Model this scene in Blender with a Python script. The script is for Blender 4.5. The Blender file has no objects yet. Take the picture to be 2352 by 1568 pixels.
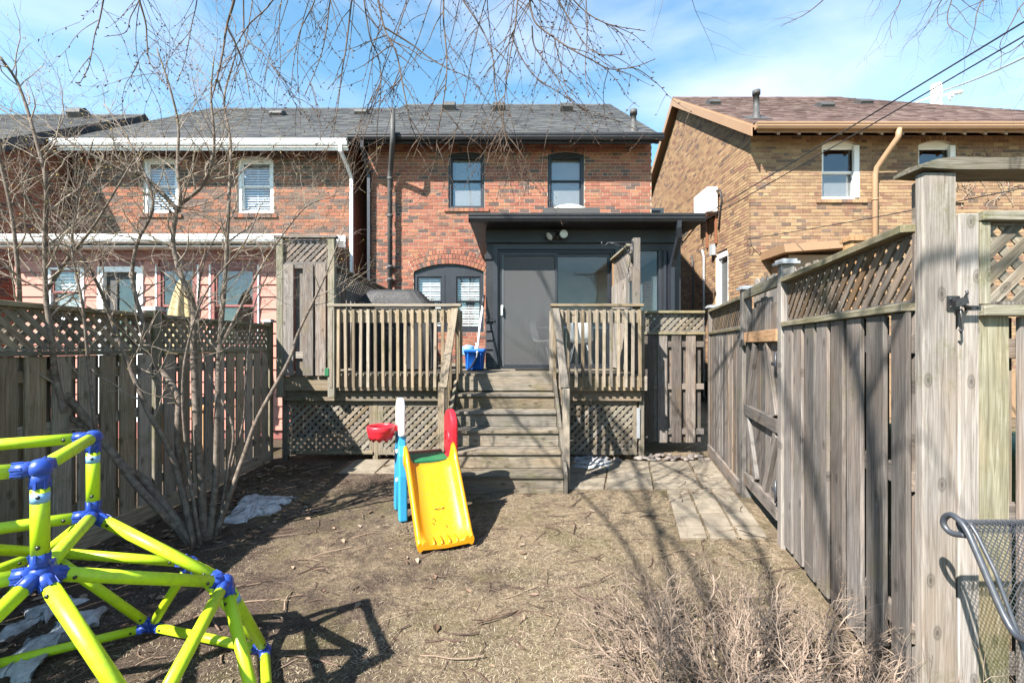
import bpy, bmesh, math, random
from mathutils import Vector, Matrix, noise
random.seed(7)
R = math.radians
V = Vector
# ------------------------------------------------------------------ camera, sky, sun, exposure
sc = bpy.context.scene
C = sc.collection
EYE = 1.57
cam = bpy.data.cameras.new('camera')
cam.sensor_width = 36.0
cam.lens = 16.0
cam.shift_y = 0.0047
cam.clip_start = 0.05
cam.clip_end = 600
cam_o = bpy.data.objects.new('camera', cam)
cam_o.location = (0, 0, EYE)
cam_o.rotation_euler = (R(90), 0, 0)
C.objects.link(cam_o)
sc.camera = cam_o

SUN_DIR = V((0.70, 0.757, -1.0)).normalized()
w = bpy.data.worlds.new('World')
sc.world = w
w.use_nodes = True
nt = w.node_tree
for n in list(nt.nodes):
    nt.nodes.remove(n)
out = nt.nodes.new('ShaderNodeOutputWorld')
bg = nt.nodes.new('ShaderNodeBackground')
sky = nt.nodes.new('ShaderNodeTexSky')
sky.sky_type = 'NISHITA'
sky.sun_disc = False
sky.sun_elevation = math.asin(-SUN_DIR.z)
sky.sun_rotation = math.atan2(-SUN_DIR.x, -SUN_DIR.y)
sky.air_density = 1.0
sky.dust_density = 0.0
sky.ozone_density = 1.0
tc = nt.nodes.new('ShaderNodeTexCoord')
mp = nt.nodes.new('ShaderNodeMapping')
mp.inputs['Scale'].default_value = (1.0, 1.2, 3.2)
mp.inputs['Rotation'].default_value = (R(8), R(-12), R(280))
cn = nt.nodes.new('ShaderNodeTexNoise')
cn.inputs['Scale'].default_value = 1.7
cn.inputs['Detail'].default_value = 6.0
cn.inputs['Roughness'].default_value = 0.52
cn.inputs['Distortion'].default_value = 0.25
cr = nt.nodes.new('ShaderNodeValToRGB')
cr.color_ramp.elements[0].position = 0.43
cr.color_ramp.elements[0].color = (0, 0, 0, 1)
cr.color_ramp.elements[1].position = 0.70
cr.color_ramp.elements[1].color = (0.66, 0.66, 0.66, 1)
cm = nt.nodes.new('ShaderNodeMixRGB')
cm.inputs['Color2'].default_value = (4.5, 4.85, 6.2, 1)
L = nt.links.new
L(tc.outputs['Generated'], mp.inputs['Vector'])
L(mp.outputs['Vector'], cn.inputs['Vector'])
L(cn.outputs['Fac'], cr.inputs['Fac'])
L(cr.outputs['Color'], cm.inputs['Fac'])
wb = nt.nodes.new('ShaderNodeMixRGB')
wb.blend_type = 'MULTIPLY'
wb.inputs['Fac'].default_value = 1.0
wb.inputs['Color2'].default_value = (0.84, 1.16, 1.12, 1)
L(sky.outputs['Color'], wb.inputs['Color1'])
L(wb.outputs['Color'], cm.inputs['Color1'])
L(cm.outputs['Color'], bg.inputs['Color'])
bg.inputs['Strength'].default_value = 0.076
L(bg.outputs['Background'], out.inputs['Surface'])

sun = bpy.data.lights.new('sun', 'SUN')
sun.energy = 5.0
sun.angle = R(0.53)
sun.color = (1.0, 0.955, 0.89)
sun_o = bpy.data.objects.new('sun', sun)
sun_o.rotation_euler = SUN_DIR.to_track_quat('-Z', 'Y').to_euler()
sun_o.location = (-20, -20, 30)
C.objects.link(sun_o)
sc.view_settings.view_transform = 'Standard'
sc.view_settings.look = 'None'
sc.view_settings.gamma = 1.0
sc.view_settings.use_curve_mapping = False
sc.view_settings.exposure = 1.95
sc.render.engine = 'CYCLES'
sc.cycles.use_denoising = True
sc.cycles.max_bounces = 8
sc.cycles.transparent_max_bounces = 16
sc.cycles.caustics_reflective = False
sc.cycles.caustics_refractive = False

# ------------------------------------------------------------------ measuring helpers
FP, U0, V0 = 1045.0, 1176.0, 795.0
def at(u, v, y):
    return V(((u - U0) / FP * y, y, EYE - (v - V0) / FP * y))
def ax(u, y):
    return (u - U0) / FP * y
def az(v, y):
    return EYE - (v - V0) / FP * y
def gy(v):
    return EYE * FP / (v - V0)

# ------------------------------------------------------------------ node material helpers
def new_mat(name, rough=0.8, spec=0.3):
    m = bpy.data.materials.new(name)
    m.use_nodes = True
    t = m.node_tree
    b = t.nodes['Principled BSDF']
    b.inputs['Roughness'].default_value = rough
    b.inputs['Specular IOR Level'].default_value = spec
    return m, t, b
def node(t, kind, **kw):
    n = t.nodes.new(kind)
    for k, val in kw.items():
        if k in n.inputs.keys():
            if hasattr(val, 'node'):
                t.links.new(val, n.inputs[k])
            else:
                n.inputs[k].default_value = val
        else:
            setattr(n, k, val)
    return n
def ramp(t, fac, stops, interp='LINEAR'):
    n = t.nodes.new('ShaderNodeValToRGB')
    n.color_ramp.interpolation = interp
    els = n.color_ramp.elements
    while len(els) < len(stops):
        els.new(0.5)
    for e, (p, c) in zip(els, stops):
        e.position = p
        e.color = (*c, 1) if len(c) == 3 else c
    t.links.new(fac, n.inputs['Fac'])
    return n.outputs['Color']
def mixc(t, fac, a, b, mode='MIX'):
    n = t.nodes.new('ShaderNodeMixRGB')
    n.blend_type = mode
    for i, x in zip(('Fac', 'Color1', 'Color2'), (fac, a, b)):
        if hasattr(x, 'node'):
            t.links.new(x, n.inputs[i])
        elif i == 'Fac':
            n.inputs[i].default_value = x
        else:
            n.inputs[i].default_value = (*x, 1)
    return n.outputs['Color']
def mth(t, op, a, b=0.0):
    n = t.nodes.new('ShaderNodeMath')
    n.operation = op
    for i, x in enumerate((a, b)):
        if hasattr(x, 'node'):
            t.links.new(x, n.inputs[i])
        else:
            n.inputs[i].default_value = x
    return n.outputs[0]
def bump(t, b, h, strength=0.3, dist=0.01):
    n = node(t, 'ShaderNodeBump', Strength=strength, Distance=dist, Height=h)
    t.links.new(n.outputs['Normal'], b.inputs['Normal'])
def noise_n(t, vec, scale, detail=4, rough=0.55, dist=0.0):
    n = node(t, 'ShaderNodeTexNoise', Scale=scale, Detail=detail, Roughness=rough, Distortion=dist)
    if vec is not None:
        t.links.new(vec, n.inputs['Vector'])
    return n.outputs['Fac']

KA = 0.66          # weathered outdoor surfaces are darker than they look in sunlight
def ks(c, k):
    return tuple(x * k for x in c)
def wood(name, dark, mid, light, moss=0.0, warm=(0.42, 0.27, 0.15), warm_amt=0.25):
    dark, mid, light, warm = ks(dark, KA), ks(mid, KA), ks(light, KA), ks(warm, KA)
    m, t, b = new_mat(name, 0.82, 0.25)
    co = node(t, 'ShaderNodeTexCoord')
    oi = node(t, 'ShaderNodeObjectInfo')
    off = node(t, 'ShaderNodeVectorMath', operation='SCALE')
    cv = node(t, 'ShaderNodeCombineXYZ', X=7.3, Y=3.1, Z=19.7)
    t.links.new(cv.outputs[0], off.inputs[0])
    t.links.new(oi.outputs['Random'], off.inputs['Scale'])
    vec = node(t, 'ShaderNodeVectorMath', operation='ADD')
    t.links.new(co.outputs['Object'], vec.inputs[0])
    t.links.new(off.outputs[0], vec.inputs[1])
    def stretched(sx, sz):
        mpn = node(t, 'ShaderNodeMapping')
        mpn.inputs['Scale'].default_value = (sx, sx, sz)
        t.links.new(vec.outputs[0], mpn.inputs['Vector'])
        return mpn.outputs[0]
    g1 = noise_n(t, stretched(42, 2.2), 1.0, 4, 0.6, 2.2)
    g2 = noise_n(t, stretched(170, 4.0), 1.0, 4, 0.6, 0.4)
    big = noise_n(t, stretched(4.5, 1.3), 1.0, 3, 0.55)
    col = ramp(t, g1, [(0.30, dark), (0.50, mid), (0.72, light)])
    fine = ramp(t, g2, [(0.28, (0.62, 0.62, 0.62)), (0.62, (1.08, 1.08, 1.08))])
    col = mixc(t, 0.75, col, fine, 'MULTIPLY')
    wf = ramp(t, big, [(0.5, (0, 0, 0)), (0.72, (1, 1, 1))])
    wf2 = mth(t, 'MULTIPLY', wf, warm_amt)
    col = mixc(t, wf2, col, warm)
    # knots
    sep = node(t, 'ShaderNodeSeparateXYZ')
    t.links.new(vec.outputs[0], sep.inputs[0])
    kv = node(t, 'ShaderNodeCombineXYZ', X=mth(t, 'MULTIPLY', sep.outputs['X'], 6.5), Y=mth(t, 'MULTIPLY', sep.outputs['Z'], 3.6))
    kn = node(t, 'ShaderNodeTexVoronoi', voronoi_dimensions='2D')
    kn.inputs['Scale'].default_value = 1.0
    t.links.new(kv.outputs[0], kn.inputs['Vector'])
    kc = node(t, 'ShaderNodeSeparateColor')
    t.links.new(kn.outputs['Color'], kc.inputs[0])
    pick = mth(t, 'GREATER_THAN', kc.outputs[0], 0.52)
    kd = kn.outputs['Distance']
    ring = ramp(t, kd, [(0.03, (1, 1, 1)), (0.065, (0.35, 0.35, 0.35)), (0.085, (0.8, 0.8, 0.8)), (0.13, (0, 0, 0))])
    col = mixc(t, mth(t, 'MULTIPLY', mth(t, 'MULTIPLY', ring, pick), 0.8), col, tuple(x * 0.4 for x in dark))
    # board to board tone
    tone = node(t, 'ShaderNodeMapRange')
    t.links.new(oi.outputs['Random'], tone.inputs[0])
    tone.inputs[3].default_value = 0.62
    tone.inputs[4].default_value = 1.25
    hs = node(t, 'ShaderNodeHueSaturation')
    t.links.new(tone.outputs[0], hs.inputs['Value'])
    r2 = mth(t, 'FRACT', mth(t, 'MULTIPLY', oi.outputs['Random'], 17.3))
    t.links.new(mth(t, 'ADD', mth(t, 'MULTIPLY', r2, 0.6), 0.75), hs.inputs['Saturation'])
    t.links.new(col, hs.inputs['Color'])
    col = hs.outputs['Color']
    if moss > 0:
        geo = node(t, 'ShaderNodeNewGeometry')
        mn = noise_n(t, geo.outputs['Position'], 3.4, 5, 0.65)
        mf = ramp(t, mn, [(0.60 - 0.16 * moss, (0, 0, 0)), (0.74 - 0.12 * moss, (1, 1, 1))])
        fn = noise_n(t, geo.outputs['Position'], 60, 3, 0.6)
        mf = mth(t, 'MULTIPLY', mf, ramp(t, fn, [(0.35, (0.2, 0.2, 0.2)), (0.65, (1, 1, 1))]))
        col = mixc(t, mth(t, 'MULTIPLY', mf, 0.75), col, (0.08, 0.08, 0.025))
    t.links.new(col, b.inputs['Base Color'])
    hh = mth(t, 'ADD', mth(t, 'MULTIPLY', g1, 0.6), mth(t, 'MULTIPLY', g2, 0.6))
    bump(t, b, hh, 0.55, 0.006)
    return m

def brick_m(name, stops, grime=0.25):
    stops = [(p, ks(c, KA * 1.02)) for p, c in stops]
    m, t, b = new_mat(name, 0.9, 0.2)
    oi = node(t, 'ShaderNodeObjectInfo')
    ge = node(t, 'ShaderNodeNewGeometry')
    r = mth(t, 'FRACT', mth(t, 'ADD', mth(t, 'MULTIPLY', oi.outputs['Random'], 7.31), ge.outputs['Random Per Island']))
    col = ramp(t, r, stops, 'CONSTANT')
    r2 = mth(t, 'FRACT', mth(t, 'MULTIPLY', r, 37.7))
    hs = node(t, 'ShaderNodeHueSaturation')
    mr = node(t, 'ShaderNodeMapRange')
    mr.inputs[3].default_value = 0.85
    mr.inputs[4].default_value = 1.13
    t.links.new(r2, mr.inputs[0])
    t.links.new(mr.outputs[0], hs.inputs['Value'])
    t.links.new(col, hs.inputs['Color'])
    mpn = node(t, 'ShaderNodeMapping')
    mpn.inputs['Scale'].default_value = (75, 75, 6)
    t.links.new(ge.outputs['Position'], mpn.inputs['Vector'])
    g = noise_n(t, mpn.outputs[0], 1.0, 4, 0.65)
    col = mixc(t, 0.6, hs.outputs['Color'], ramp(t, g, [(0.3, (0.62, 0.6, 0.6)), (0.65, (1.1, 1.1, 1.1))]), 'MULTIPLY')
    g3 = noise_n(t, ge.outputs['Position'], 1.1, 5, 0.6)
    col = mixc(t, mth(t, 'MULTIPLY', ramp(t, g3, [(0.45, (0, 0, 0)), (0.75, (1, 1, 1))]), grime), col, (0.085, 0.068, 0.055))
    t.links.new(col, b.inputs['Base Color'])
    bump(t, b, g, 0.7, 0.006)
    return m

def rough_m(name, c1, c2, scale=8, rough=0.85, bmp=0.4, dist=0.01, spec=0.25, detail=6, k=KA):
    c1, c2 = ks(c1, k), ks(c2, k)
    m, t, b = new_mat(name, rough, spec)
    ge = node(t, 'ShaderNodeNewGeometry')
    n = noise_n(t, ge.outputs['Position'], scale, detail, 0.62)
    t.links.new(ramp(t, n, [(0.32, c1), (0.68, c2)]), b.inputs['Base Color'])
    if bmp:
        n2 = noise_n(t, ge.outputs['Position'], scale * 5, 5, 0.65)
        bump(t, b, n2, bmp, dist)
    return m

def paint(name, c, rough=0.45, var=0.12, spec=0.4, dirt=(0.16, 0.14, 0.11), dirt_amt=0.25, bmp=0.05, k=KA):
    c, dirt = ks(c, k), ks(dirt, k)
    m, t, b = new_mat(name, rough, spec)
    ge = node(t, 'ShaderNodeNewGeometry')
    n = noise_n(t, ge.outputs['Position'], 2.3, 6, 0.66)
    n2 = noise_n(t, ge.outputs['Position'], 38, 5, 0.7)
    dk = tuple(x * (1 - var) for x in c)
    col = ramp(t, n, [(0.35, dk), (0.65, c)])
    mn = mth(t, 'MULTIPLY', n, n2)
    col = mixc(t, mth(t, 'MULTIPLY', ramp(t, mn, [(0.24, (0, 0, 0)), (0.42, (1, 1, 1))]), dirt_amt), col, dirt)
    t.links.new(col, b.inputs['Base Color'])
    t.links.new(ramp(t, n2, [(0.3, (rough * 0.8,) * 3), (0.7, (min(1, rough * 1.35),) * 3)]), b.inputs['Roughness'])
    if bmp:
        bump(t, b, n2, bmp, 0.004)
    return m

def shingle_m(name, stops):
    stops = [(p, ks(c, KA * 0.66)) for p, c in stops]
    m, t, b = new_mat(name, 0.95, 0.15)
    ge = node(t, 'ShaderNodeNewGeometry')
    col = ramp(t, ge.outputs['Random Per Island'], stops)
    n = noise_n(t, ge.outputs['Position'], 140, 3, 0.7)
    col = mixc(t, 0.6, col, ramp(t, n, [(0.3, (0.55, 0.55, 0.55)), (0.7, (1.25, 1.25, 1.25))]), 'MULTIPLY')
    n3 = noise_n(t, ge.outputs['Position'], 0.8, 4, 0.6)
    col = mixc(t, 0.5, col, ramp(t, n3, [(0.3, (0.75, 0.75, 0.75)), (0.7, (1.15, 1.15, 1.15))]), 'MULTIPLY')
    t.links.new(col, b.inputs['Base Color'])
    bump(t, b, n, 0.5, 0.004)
    return m

M = {}
M['fence'] = wood('weathered_grey_wood', (0.105, 0.088, 0.076), (0.205, 0.178, 0.158), (0.31, 0.28, 0.254), 0.18, (0.31, 0.205, 0.13), 0.4)
M['lattice_warm'] = wood('brown_lattice_wood', (0.11, 0.078, 0.056), (0.22, 0.165, 0.122), (0.33, 0.265, 0.205), 0.2, (0.33, 0.22, 0.14), 0.4)
M['fence_shade'] = wood('weathered_brown_wood', (0.19, 0.16, 0.122), (0.34, 0.292, 0.23), (0.46, 0.405, 0.33), 0.35)
M['mossy'] = wood('mossy_grey_wood', (0.13, 0.115, 0.075), (0.25, 0.225, 0.165), (0.36, 0.33, 0.26), 0.85)
M['deck'] = wood('deck_wood', (0.220, 0.175, 0.121), (0.345, 0.281, 0.209), (0.450, 0.378, 0.291), 0.3, (0.360, 0.281, 0.184), 0.2)
M['stair'] = wood('stair_wood', (0.13, 0.11, 0.082), (0.235, 0.202, 0.156), (0.34, 0.30, 0.24), 0.42)
M['lattice'] = wood('lattice_wood', (0.14, 0.12, 0.095), (0.255, 0.225, 0.18), (0.38, 0.345, 0.29), 0.3)
M['new_wood'] = wood('fresh_cedar_wood', (0.30, 0.17, 0.085), (0.44, 0.26, 0.14), (0.52, 0.33, 0.19), 0.0)
M['post'] = wood('pale_post_wood', (0.18, 0.152, 0.128), (0.30, 0.265, 0.232), (0.40, 0.365, 0.33), 0.2, (0.38, 0.27, 0.17), 0.3)
M['green_board'] = wood('green_stained_wood', (0.17, 0.158, 0.115), (0.27, 0.252, 0.19), (0.37, 0.35, 0.285), 0.6)
M['brick_red'] = brick_m('red_brick', [(0.0, (0.366, 0.142, 0.092)), (0.17, (0.418, 0.172, 0.109)), (0.36, (0.314, 0.116, 0.080)), (0.50, (0.408, 0.189, 0.109)), (0.60, (0.351, 0.142, 0.097)), (0.71, (0.142, 0.099, 0.088)), (0.82, (0.218, 0.129, 0.097)), (0.90, (0.304, 0.150, 0.097))])
M['brick_dark'] = brick_m('dark_red_brick', [(0.0, (0.349, 0.138, 0.086)), (0.15, (0.388, 0.166, 0.099)), (0.30, (0.194, 0.124, 0.095)), (0.48, (0.291, 0.152, 0.104)), (0.62, (0.150, 0.110, 0.095)), (0.78, (0.330, 0.147, 0.090)), (0.90, (0.223, 0.147, 0.113))], 0.35)
M['brick_buff'] = brick_m('buff_brick', [(0.0, (0.380, 0.244, 0.140)), (0.17, (0.328, 0.202, 0.119)), (0.33, (0.423, 0.284, 0.160)), (0.49, (0.351, 0.220, 0.131)), (0.61, (0.285, 0.160, 0.106)), (0.72, (0.404, 0.268, 0.149)), (0.85, (0.195, 0.134, 0.101)), (0.93, (0.304, 0.187, 0.119))], 0.2)
M['brick_far'] = brick_m('deep_red_brick', [(0.0, (0.42, 0.15, 0.085)), (0.35, (0.36, 0.125, 0.08)), (0.7, (0.17, 0.11, 0.095)), (0.85, (0.38, 0.15, 0.09))])
M['mortar'] = rough_m('pale_mortar', (0.50, 0.42, 0.325), (0.63, 0.55, 0.44), 22)
M['mortar_buff'] = rough_m('buff_mortar', (0.38, 0.31, 0.225), (0.48, 0.395, 0.295), 22)
M['shingle'] = shingle_m('grey_shingles', [(0.0, (0.105, 0.11, 0.12)), (0.5, (0.155, 0.16, 0.17)), (0.8, (0.185, 0.19, 0.175)), (1.0, (0.205, 0.21, 0.215))])
M['shingle_brown'] = shingle_m('brown_shingles', [(0.0, (0.16, 0.10, 0.085)), (0.5, (0.26, 0.175, 0.15)), (1.0, (0.36, 0.26, 0.225))])
M['black'] = paint('black_paint', (0.020, 0.021, 0.025), 0.45, 0.2, 0.4, (0.07, 0.065, 0.06), 0.3)
M['navy'] = paint('slate_blue_black_paint', (0.026, 0.030, 0.040), 0.4, 0.2, 0.45, (0.07, 0.07, 0.07), 0.2)
M['graphite'] = paint('graphite_pipe_paint', (0.075, 0.073, 0.072), 0.6, 0.2)
M['white'] = paint('white_paint', (0.80, 0.80, 0.79), 0.4, 0.06, 0.4, (0.45, 0.42, 0.36), 0.25, k=0.95)
M['tan'] = paint('tan_brown_paint', (0.43, 0.265, 0.155), 0.5, 0.15, 0.35)
M['pink'] = paint('salmon_siding_paint', (0.60, 0.255, 0.195), 0.55, 0.08, 0.3, (0.35, 0.17, 0.14), 0.2)
M['redtrim'] = paint('dull_red_trim', (0.33, 0.115, 0.10), 0.5, 0.12)
M['lime'] = paint('lime_foam_plastic', (0.51, 0.72, 0.015), 0.42, 0.06, 0.4, (0.20, 0.22, 0.06), 0.42, 0.08, k=0.78)
M['blue'] = paint('royal_blue_plastic', (0.02, 0.065, 0.36), 0.35, 0.1, 0.45, (0.10, 0.12, 0.22), 0.2, k=0.78)
M['sky_plastic'] = paint('sky_blue_plastic', (0.035, 0.32, 0.56), 0.4, 0.12, 0.4, (0.07, 0.12, 0.15), 0.45, k=0.78)
M['red'] = paint('red_plastic', (0.64, 0.02, 0.035), 0.35, 0.1, 0.45, (0.30, 0.03, 0.03), 0.3, k=0.78)
M['yellow'] = paint('yellow_plastic', (0.78, 0.335, 0.004), 0.33, 0.07, 0.45, (0.38, 0.22, 0.04), 0.5)
M['offwhite'] = paint('scuffed_white_plastic', (0.74, 0.74, 0.72), 0.5, 0.1, 0.35, (0.33, 0.31, 0.27), 0.55, k=0.9)
M['green'] = paint('green_plastic', (0.02, 0.24, 0.09), 0.5, 0.2, k=0.5)
M['brown_plastic'] = paint('brown_plastic', (0.30, 0.11, 0.05), 0.5, 0.15)
M['bin'] = paint('blue_bin_plastic', (0.01, 0.135, 0.60), 0.35, 0.06, k=0.78)
M['cover'] = paint('black_cover_cloth', (0.022, 0.022, 0.023), 0.6, 0.3, 0.35, (0.09, 0.085, 0.08), 0.4, 0.25)
M['steel'] = paint('galvanised_steel', (0.42, 0.44, 0.46), 0.4, 0.15)
M['iron'] = paint('black_iron', (0.02, 0.02, 0.023), 0.4, 0.2, 0.5)
M['chairmetal'] = paint('slate_grey_enamel', (0.055, 0.063, 0.078), 0.38, 0.2, 0.5)
M['bark'] = rough_m('grey_bark', (0.11, 0.08, 0.06), (0.30, 0.245, 0.20), 24, 0.9, 0.6, 0.006)
M['twig'] = rough_m('pale_twig_bark', (0.241, 0.191, 0.148), (0.430, 0.357, 0.280), 18, 0.85, 0.2)
M['willow'] = rough_m('dark_willow_bark', (0.075, 0.05, 0.036), (0.17, 0.12, 0.085), 20, 0.8, 0.2)
M['bud'] = rough_m('willow_bud', (0.06, 0.03, 0.022), (0.12, 0.065, 0.045), 60, 0.7, 0)
M['tip'] = rough_m('yellow_bud', (0.38, 0.27, 0.06), (0.50, 0.38, 0.12), 60, 0.7, 0)
M['bush'] = rough_m('tan_bush_bark', (0.17, 0.12, 0.09), (0.45, 0.345, 0.265), 9, 0.85, 0.2)
M['stone'] = rough_m('river_stone', (0.150, 0.122, 0.105), (0.360, 0.310, 0.273), 7, 0.75, 0.2)
M['snow'] = rough_m('old_snow', (0.288, 0.288, 0.292), (0.592, 0.600, 0.608), 16, 0.7, 0.8, 0.02, k=0.9)
M['wire'] = paint('black_cable', (0.018, 0.018, 0.02), 0.5, 0.1)
M['pole'] = rough_m('bleached_pole', (0.70, 0.67, 0.62), (0.85, 0.83, 0.80), 7, k=1.0)
M['fabric_tan'] = rough_m('tan_canvas', (0.50, 0.36, 0.185), (0.62, 0.47, 0.26), 12, 0.85, 0.2)
M['mat'] = rough_m('dark_door_mat', (0.02, 0.02, 0.02), (0.06, 0.055, 0.05), 70, 0.95, 0.8, 0.02)
M['interior'] = rough_m('grey_interior_plaster', (0.42, 0.42, 0.41), (0.50, 0.50, 0.49), 3, 0.9, 0, k=0.8)
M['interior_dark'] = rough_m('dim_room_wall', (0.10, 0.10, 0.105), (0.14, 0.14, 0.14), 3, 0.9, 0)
M['blind'] = paint('white_blind', (0.74, 0.75, 0.75), 0.5, 0.04, 0.3, (0.5, 0.5, 0.5), 0.05, 0, k=0.9)
M['film'] = rough_m('frosted_window_film', (0.62, 0.635, 0.64), (0.74, 0.75, 0.755), 2.5, 0.6, 0, k=0.24)
M['lens'] = paint('lamp_lens', (0.62, 0.60, 0.55), 0.25, 0.1, 0.5, k=0.9)
M['bag'] = paint('pale_blue_bag', (0.22, 0.42, 0.70), 0.3, 0.1, 0.5, k=0.9)

def leaf_like(name, stops, rough=0.8):
    stops = [(p, ks(c, KA)) for p, c in stops]
    m, t, b = new_mat(name, rough, 0.2)
    ge = node(t, 'ShaderNodeNewGeometry')
    t.links.new(ramp(t, ge.outputs['Random Per Island'], stops), b.inputs['Base Color'])
    return m
M['straw'] = leaf_like('straw_grass', [(0.0, (0.25, 0.19, 0.12)), (0.45, (0.46, 0.37, 0.25)), (0.85, (0.62, 0.52, 0.38)), (0.95, (0.25, 0.23, 0.10)), (1.0, (0.18, 0.19, 0.07))])
M['leaf'] = leaf_like('dead_leaf', [(0.0, (0.09, 0.055, 0.035)), (0.4, (0.20, 0.13, 0.085)), (0.8, (0.31, 0.225, 0.16)), (1.0, (0.36, 0.28, 0.21))])
M['litter'] = leaf_like('fallen_twig', [(0.0, (0.06, 0.038, 0.03)), (0.5, (0.15, 0.095, 0.07)), (1.0, (0.36, 0.27, 0.19))])

def ground_m():
    m, t, b = new_mat('dirt_moss_lawn', 0.95, 0.15)
    ge = node(t, 'ShaderNodeNewGeometry')
    P = ge.outputs['Position']
    n1 = noise_n(t, P, 0.75, 6, 0.6, 0.4)
    n2 = noise_n(t, P, 6, 6, 0.68)
    n3 = noise_n(t, P, 70, 5, 0.75)
    n6 = noise_n(t, P, 26, 5, 0.7, 0.8)
    sx = node(t, 'ShaderNodeSeparateXYZ')
    t.links.new(P, sx.inputs[0])
    dirt = ramp(t, n3, [(0.30, (0.032, 0.023, 0.017)), (0.48, (0.104, 0.077, 0.058)), (0.62, (0.168, 0.128, 0.100)), (0.80, (0.30, 0.243, 0.195))])
    dirt = mixc(t, 0.6, dirt, ramp(t, n2, [(0.3, (0.62, 0.60, 0.58)), (0.7, (1.25, 1.2, 1.16))]), 'MULTIPLY')
    straw = ramp(t, n6, [(0.30, (0.115, 0.083, 0.052)), (0.48, (0.245, 0.188, 0.122)), (0.68, (0.38, 0.305, 0.208))])
    straw = mixc(t, 0.5, straw, ramp(t, n3, [(0.3, (0.6, 0.58, 0.56)), (0.7, (1.25, 1.22, 1.2))]), 'MULTIPLY')
    xg = node(t, 'ShaderNodeMapRange')
    t.links.new(sx.outputs['X'], xg.inputs[0])
    xg.inputs[1].default_value = -2.6
    xg.inputs[2].default_value = 1.6
    xg.inputs[3].default_value = -0.11
    xg.inputs[4].default_value = 0.09
    sf = mth(t, 'ADD', mth(t, 'ADD', mth(t, 'MULTIPLY', n1, 0.55), mth(t, 'ADD', mth(t, 'MULTIPLY', n2, 0.33), mth(t, 'MULTIPLY', n6, 0.12))), xg.outputs[0])
    col = mixc(t, ramp(t, sf, [(0.425, (0, 0, 0)), (0.545, (1, 1, 1))]), dirt, straw)
    n4 = noise_n(t, P, 1.5, 6, 0.66)
    mossf = mth(t, 'MULTIPLY', ramp(t, n4, [(0.50, (0, 0, 0)), (0.64, (1, 1, 1))]), ramp(t, n3, [(0.35, (0.1, 0.1, 0.1)), (0.6, (0.8, 0.8, 0.8))]))
    moss = ramp(t, n3, [(0.3, (0.030, 0.032, 0.008)), (0.7, (0.115, 0.108, 0.034))])
    col = mixc(t, mossf, col, moss)
    t.links.new(col, b.inputs['Base Color'])
    bump(t, b, mth(t, 'ADD', n3, mth(t, 'ADD', mth(t, 'MULTIPLY', n2, 0.5), mth(t, 'MULTIPLY', n6, 0.8))), 1.0, 0.045)
    return m
M['ground'] = ground_m()
def slab_m():
    m, t, b = new_mat('paving_concrete', 0.9, 0.2)
    ge = node(t, 'ShaderNodeNewGeometry')
    oi = node(t, 'ShaderNodeObjectInfo')
    P = ge.outputs['Position']
    n = noise_n(t, P, 6, 6, 0.65)
    n3 = noise_n(t, P, 90, 4, 0.7)
    col = ramp(t, n, [(0.3, (0.155, 0.130, 0.098)), (0.7, (0.26, 0.225, 0.175))])
    col = mixc(t, 0.5, col, ramp(t, n3, [(0.3, (0.6, 0.6, 0.6)), (0.7, (1.15, 1.15, 1.15))]), 'MULTIPLY')
    col = mixc(t, 0.35, col, ramp(t, oi.outputs['Random'], [(0, (0.7, 0.7, 0.7)), (1, (1.15, 1.13, 1.1))]), 'MULTIPLY')
    n5 = noise_n(t, P, 2.2, 5, 0.65)
    col = mixc(t, mth(t, 'MULTIPLY', ramp(t, n5, [(0.5, (0, 0, 0)), (0.7, (1, 1, 1))]), 0.45), col, (0.099, 0.079, 0.050))
    t.links.new(col, b.inputs['Base Color'])
    bump(t, b, n3, 0.6, 0.006)
    return m
M['slab'] = slab_m()
def glass_m(name, tint=(0.86, 0.88, 0.88), refl=0.16, rough=0.0):
    m = bpy.data.materials.new(name)
    m.use_nodes = True
    t = m.node_tree
    for n in list(t.nodes):
        t.nodes.remove(n)
    o = t.nodes.new('ShaderNodeOutputMaterial')
    tr = node(t, 'ShaderNodeBsdfTransparent', Color=(*tint, 1))
    gl = node(t, 'ShaderNodeBsdfGlossy', Color=(0.95, 0.97, 1.0, 1), Roughness=rough)
    lw = node(t, 'ShaderNodeLayerWeight', Blend=0.5)
    mx = t.nodes.new('ShaderNodeMixShader')
    f = mth(t, 'ADD', mth(t, 'MULTIPLY', mth(t, 'POWER', lw.outputs['Facing'], 5.0), 0.85), refl * 0.45)
    t.links.new(f, mx.inputs[0])
    t.links.new(tr.outputs[0], mx.inputs[1])
    t.links.new(gl.outputs[0], mx.inputs[2])
    # old glass is never quite flat
    ge = node(t, 'ShaderNodeNewGeometry')
    nn = noise_n(t, ge.outputs['Position'], 1.6, 2, 0.5)
    bp = node(t, 'ShaderNodeBump', Strength=0.12, Distance=0.03, Height=nn)
    t.links.new(bp.outputs['Normal'], gl.inputs['Normal'])
    t.links.new(mx.outputs[0], o.inputs['Surface'])
    return m
M['glass'] = glass_m('window_glass', (0.96, 0.97, 0.97), 0.16)
M['door_glass'] = glass_m('door_glass', (0.93, 0.94, 0.94), 0.06)
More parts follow.
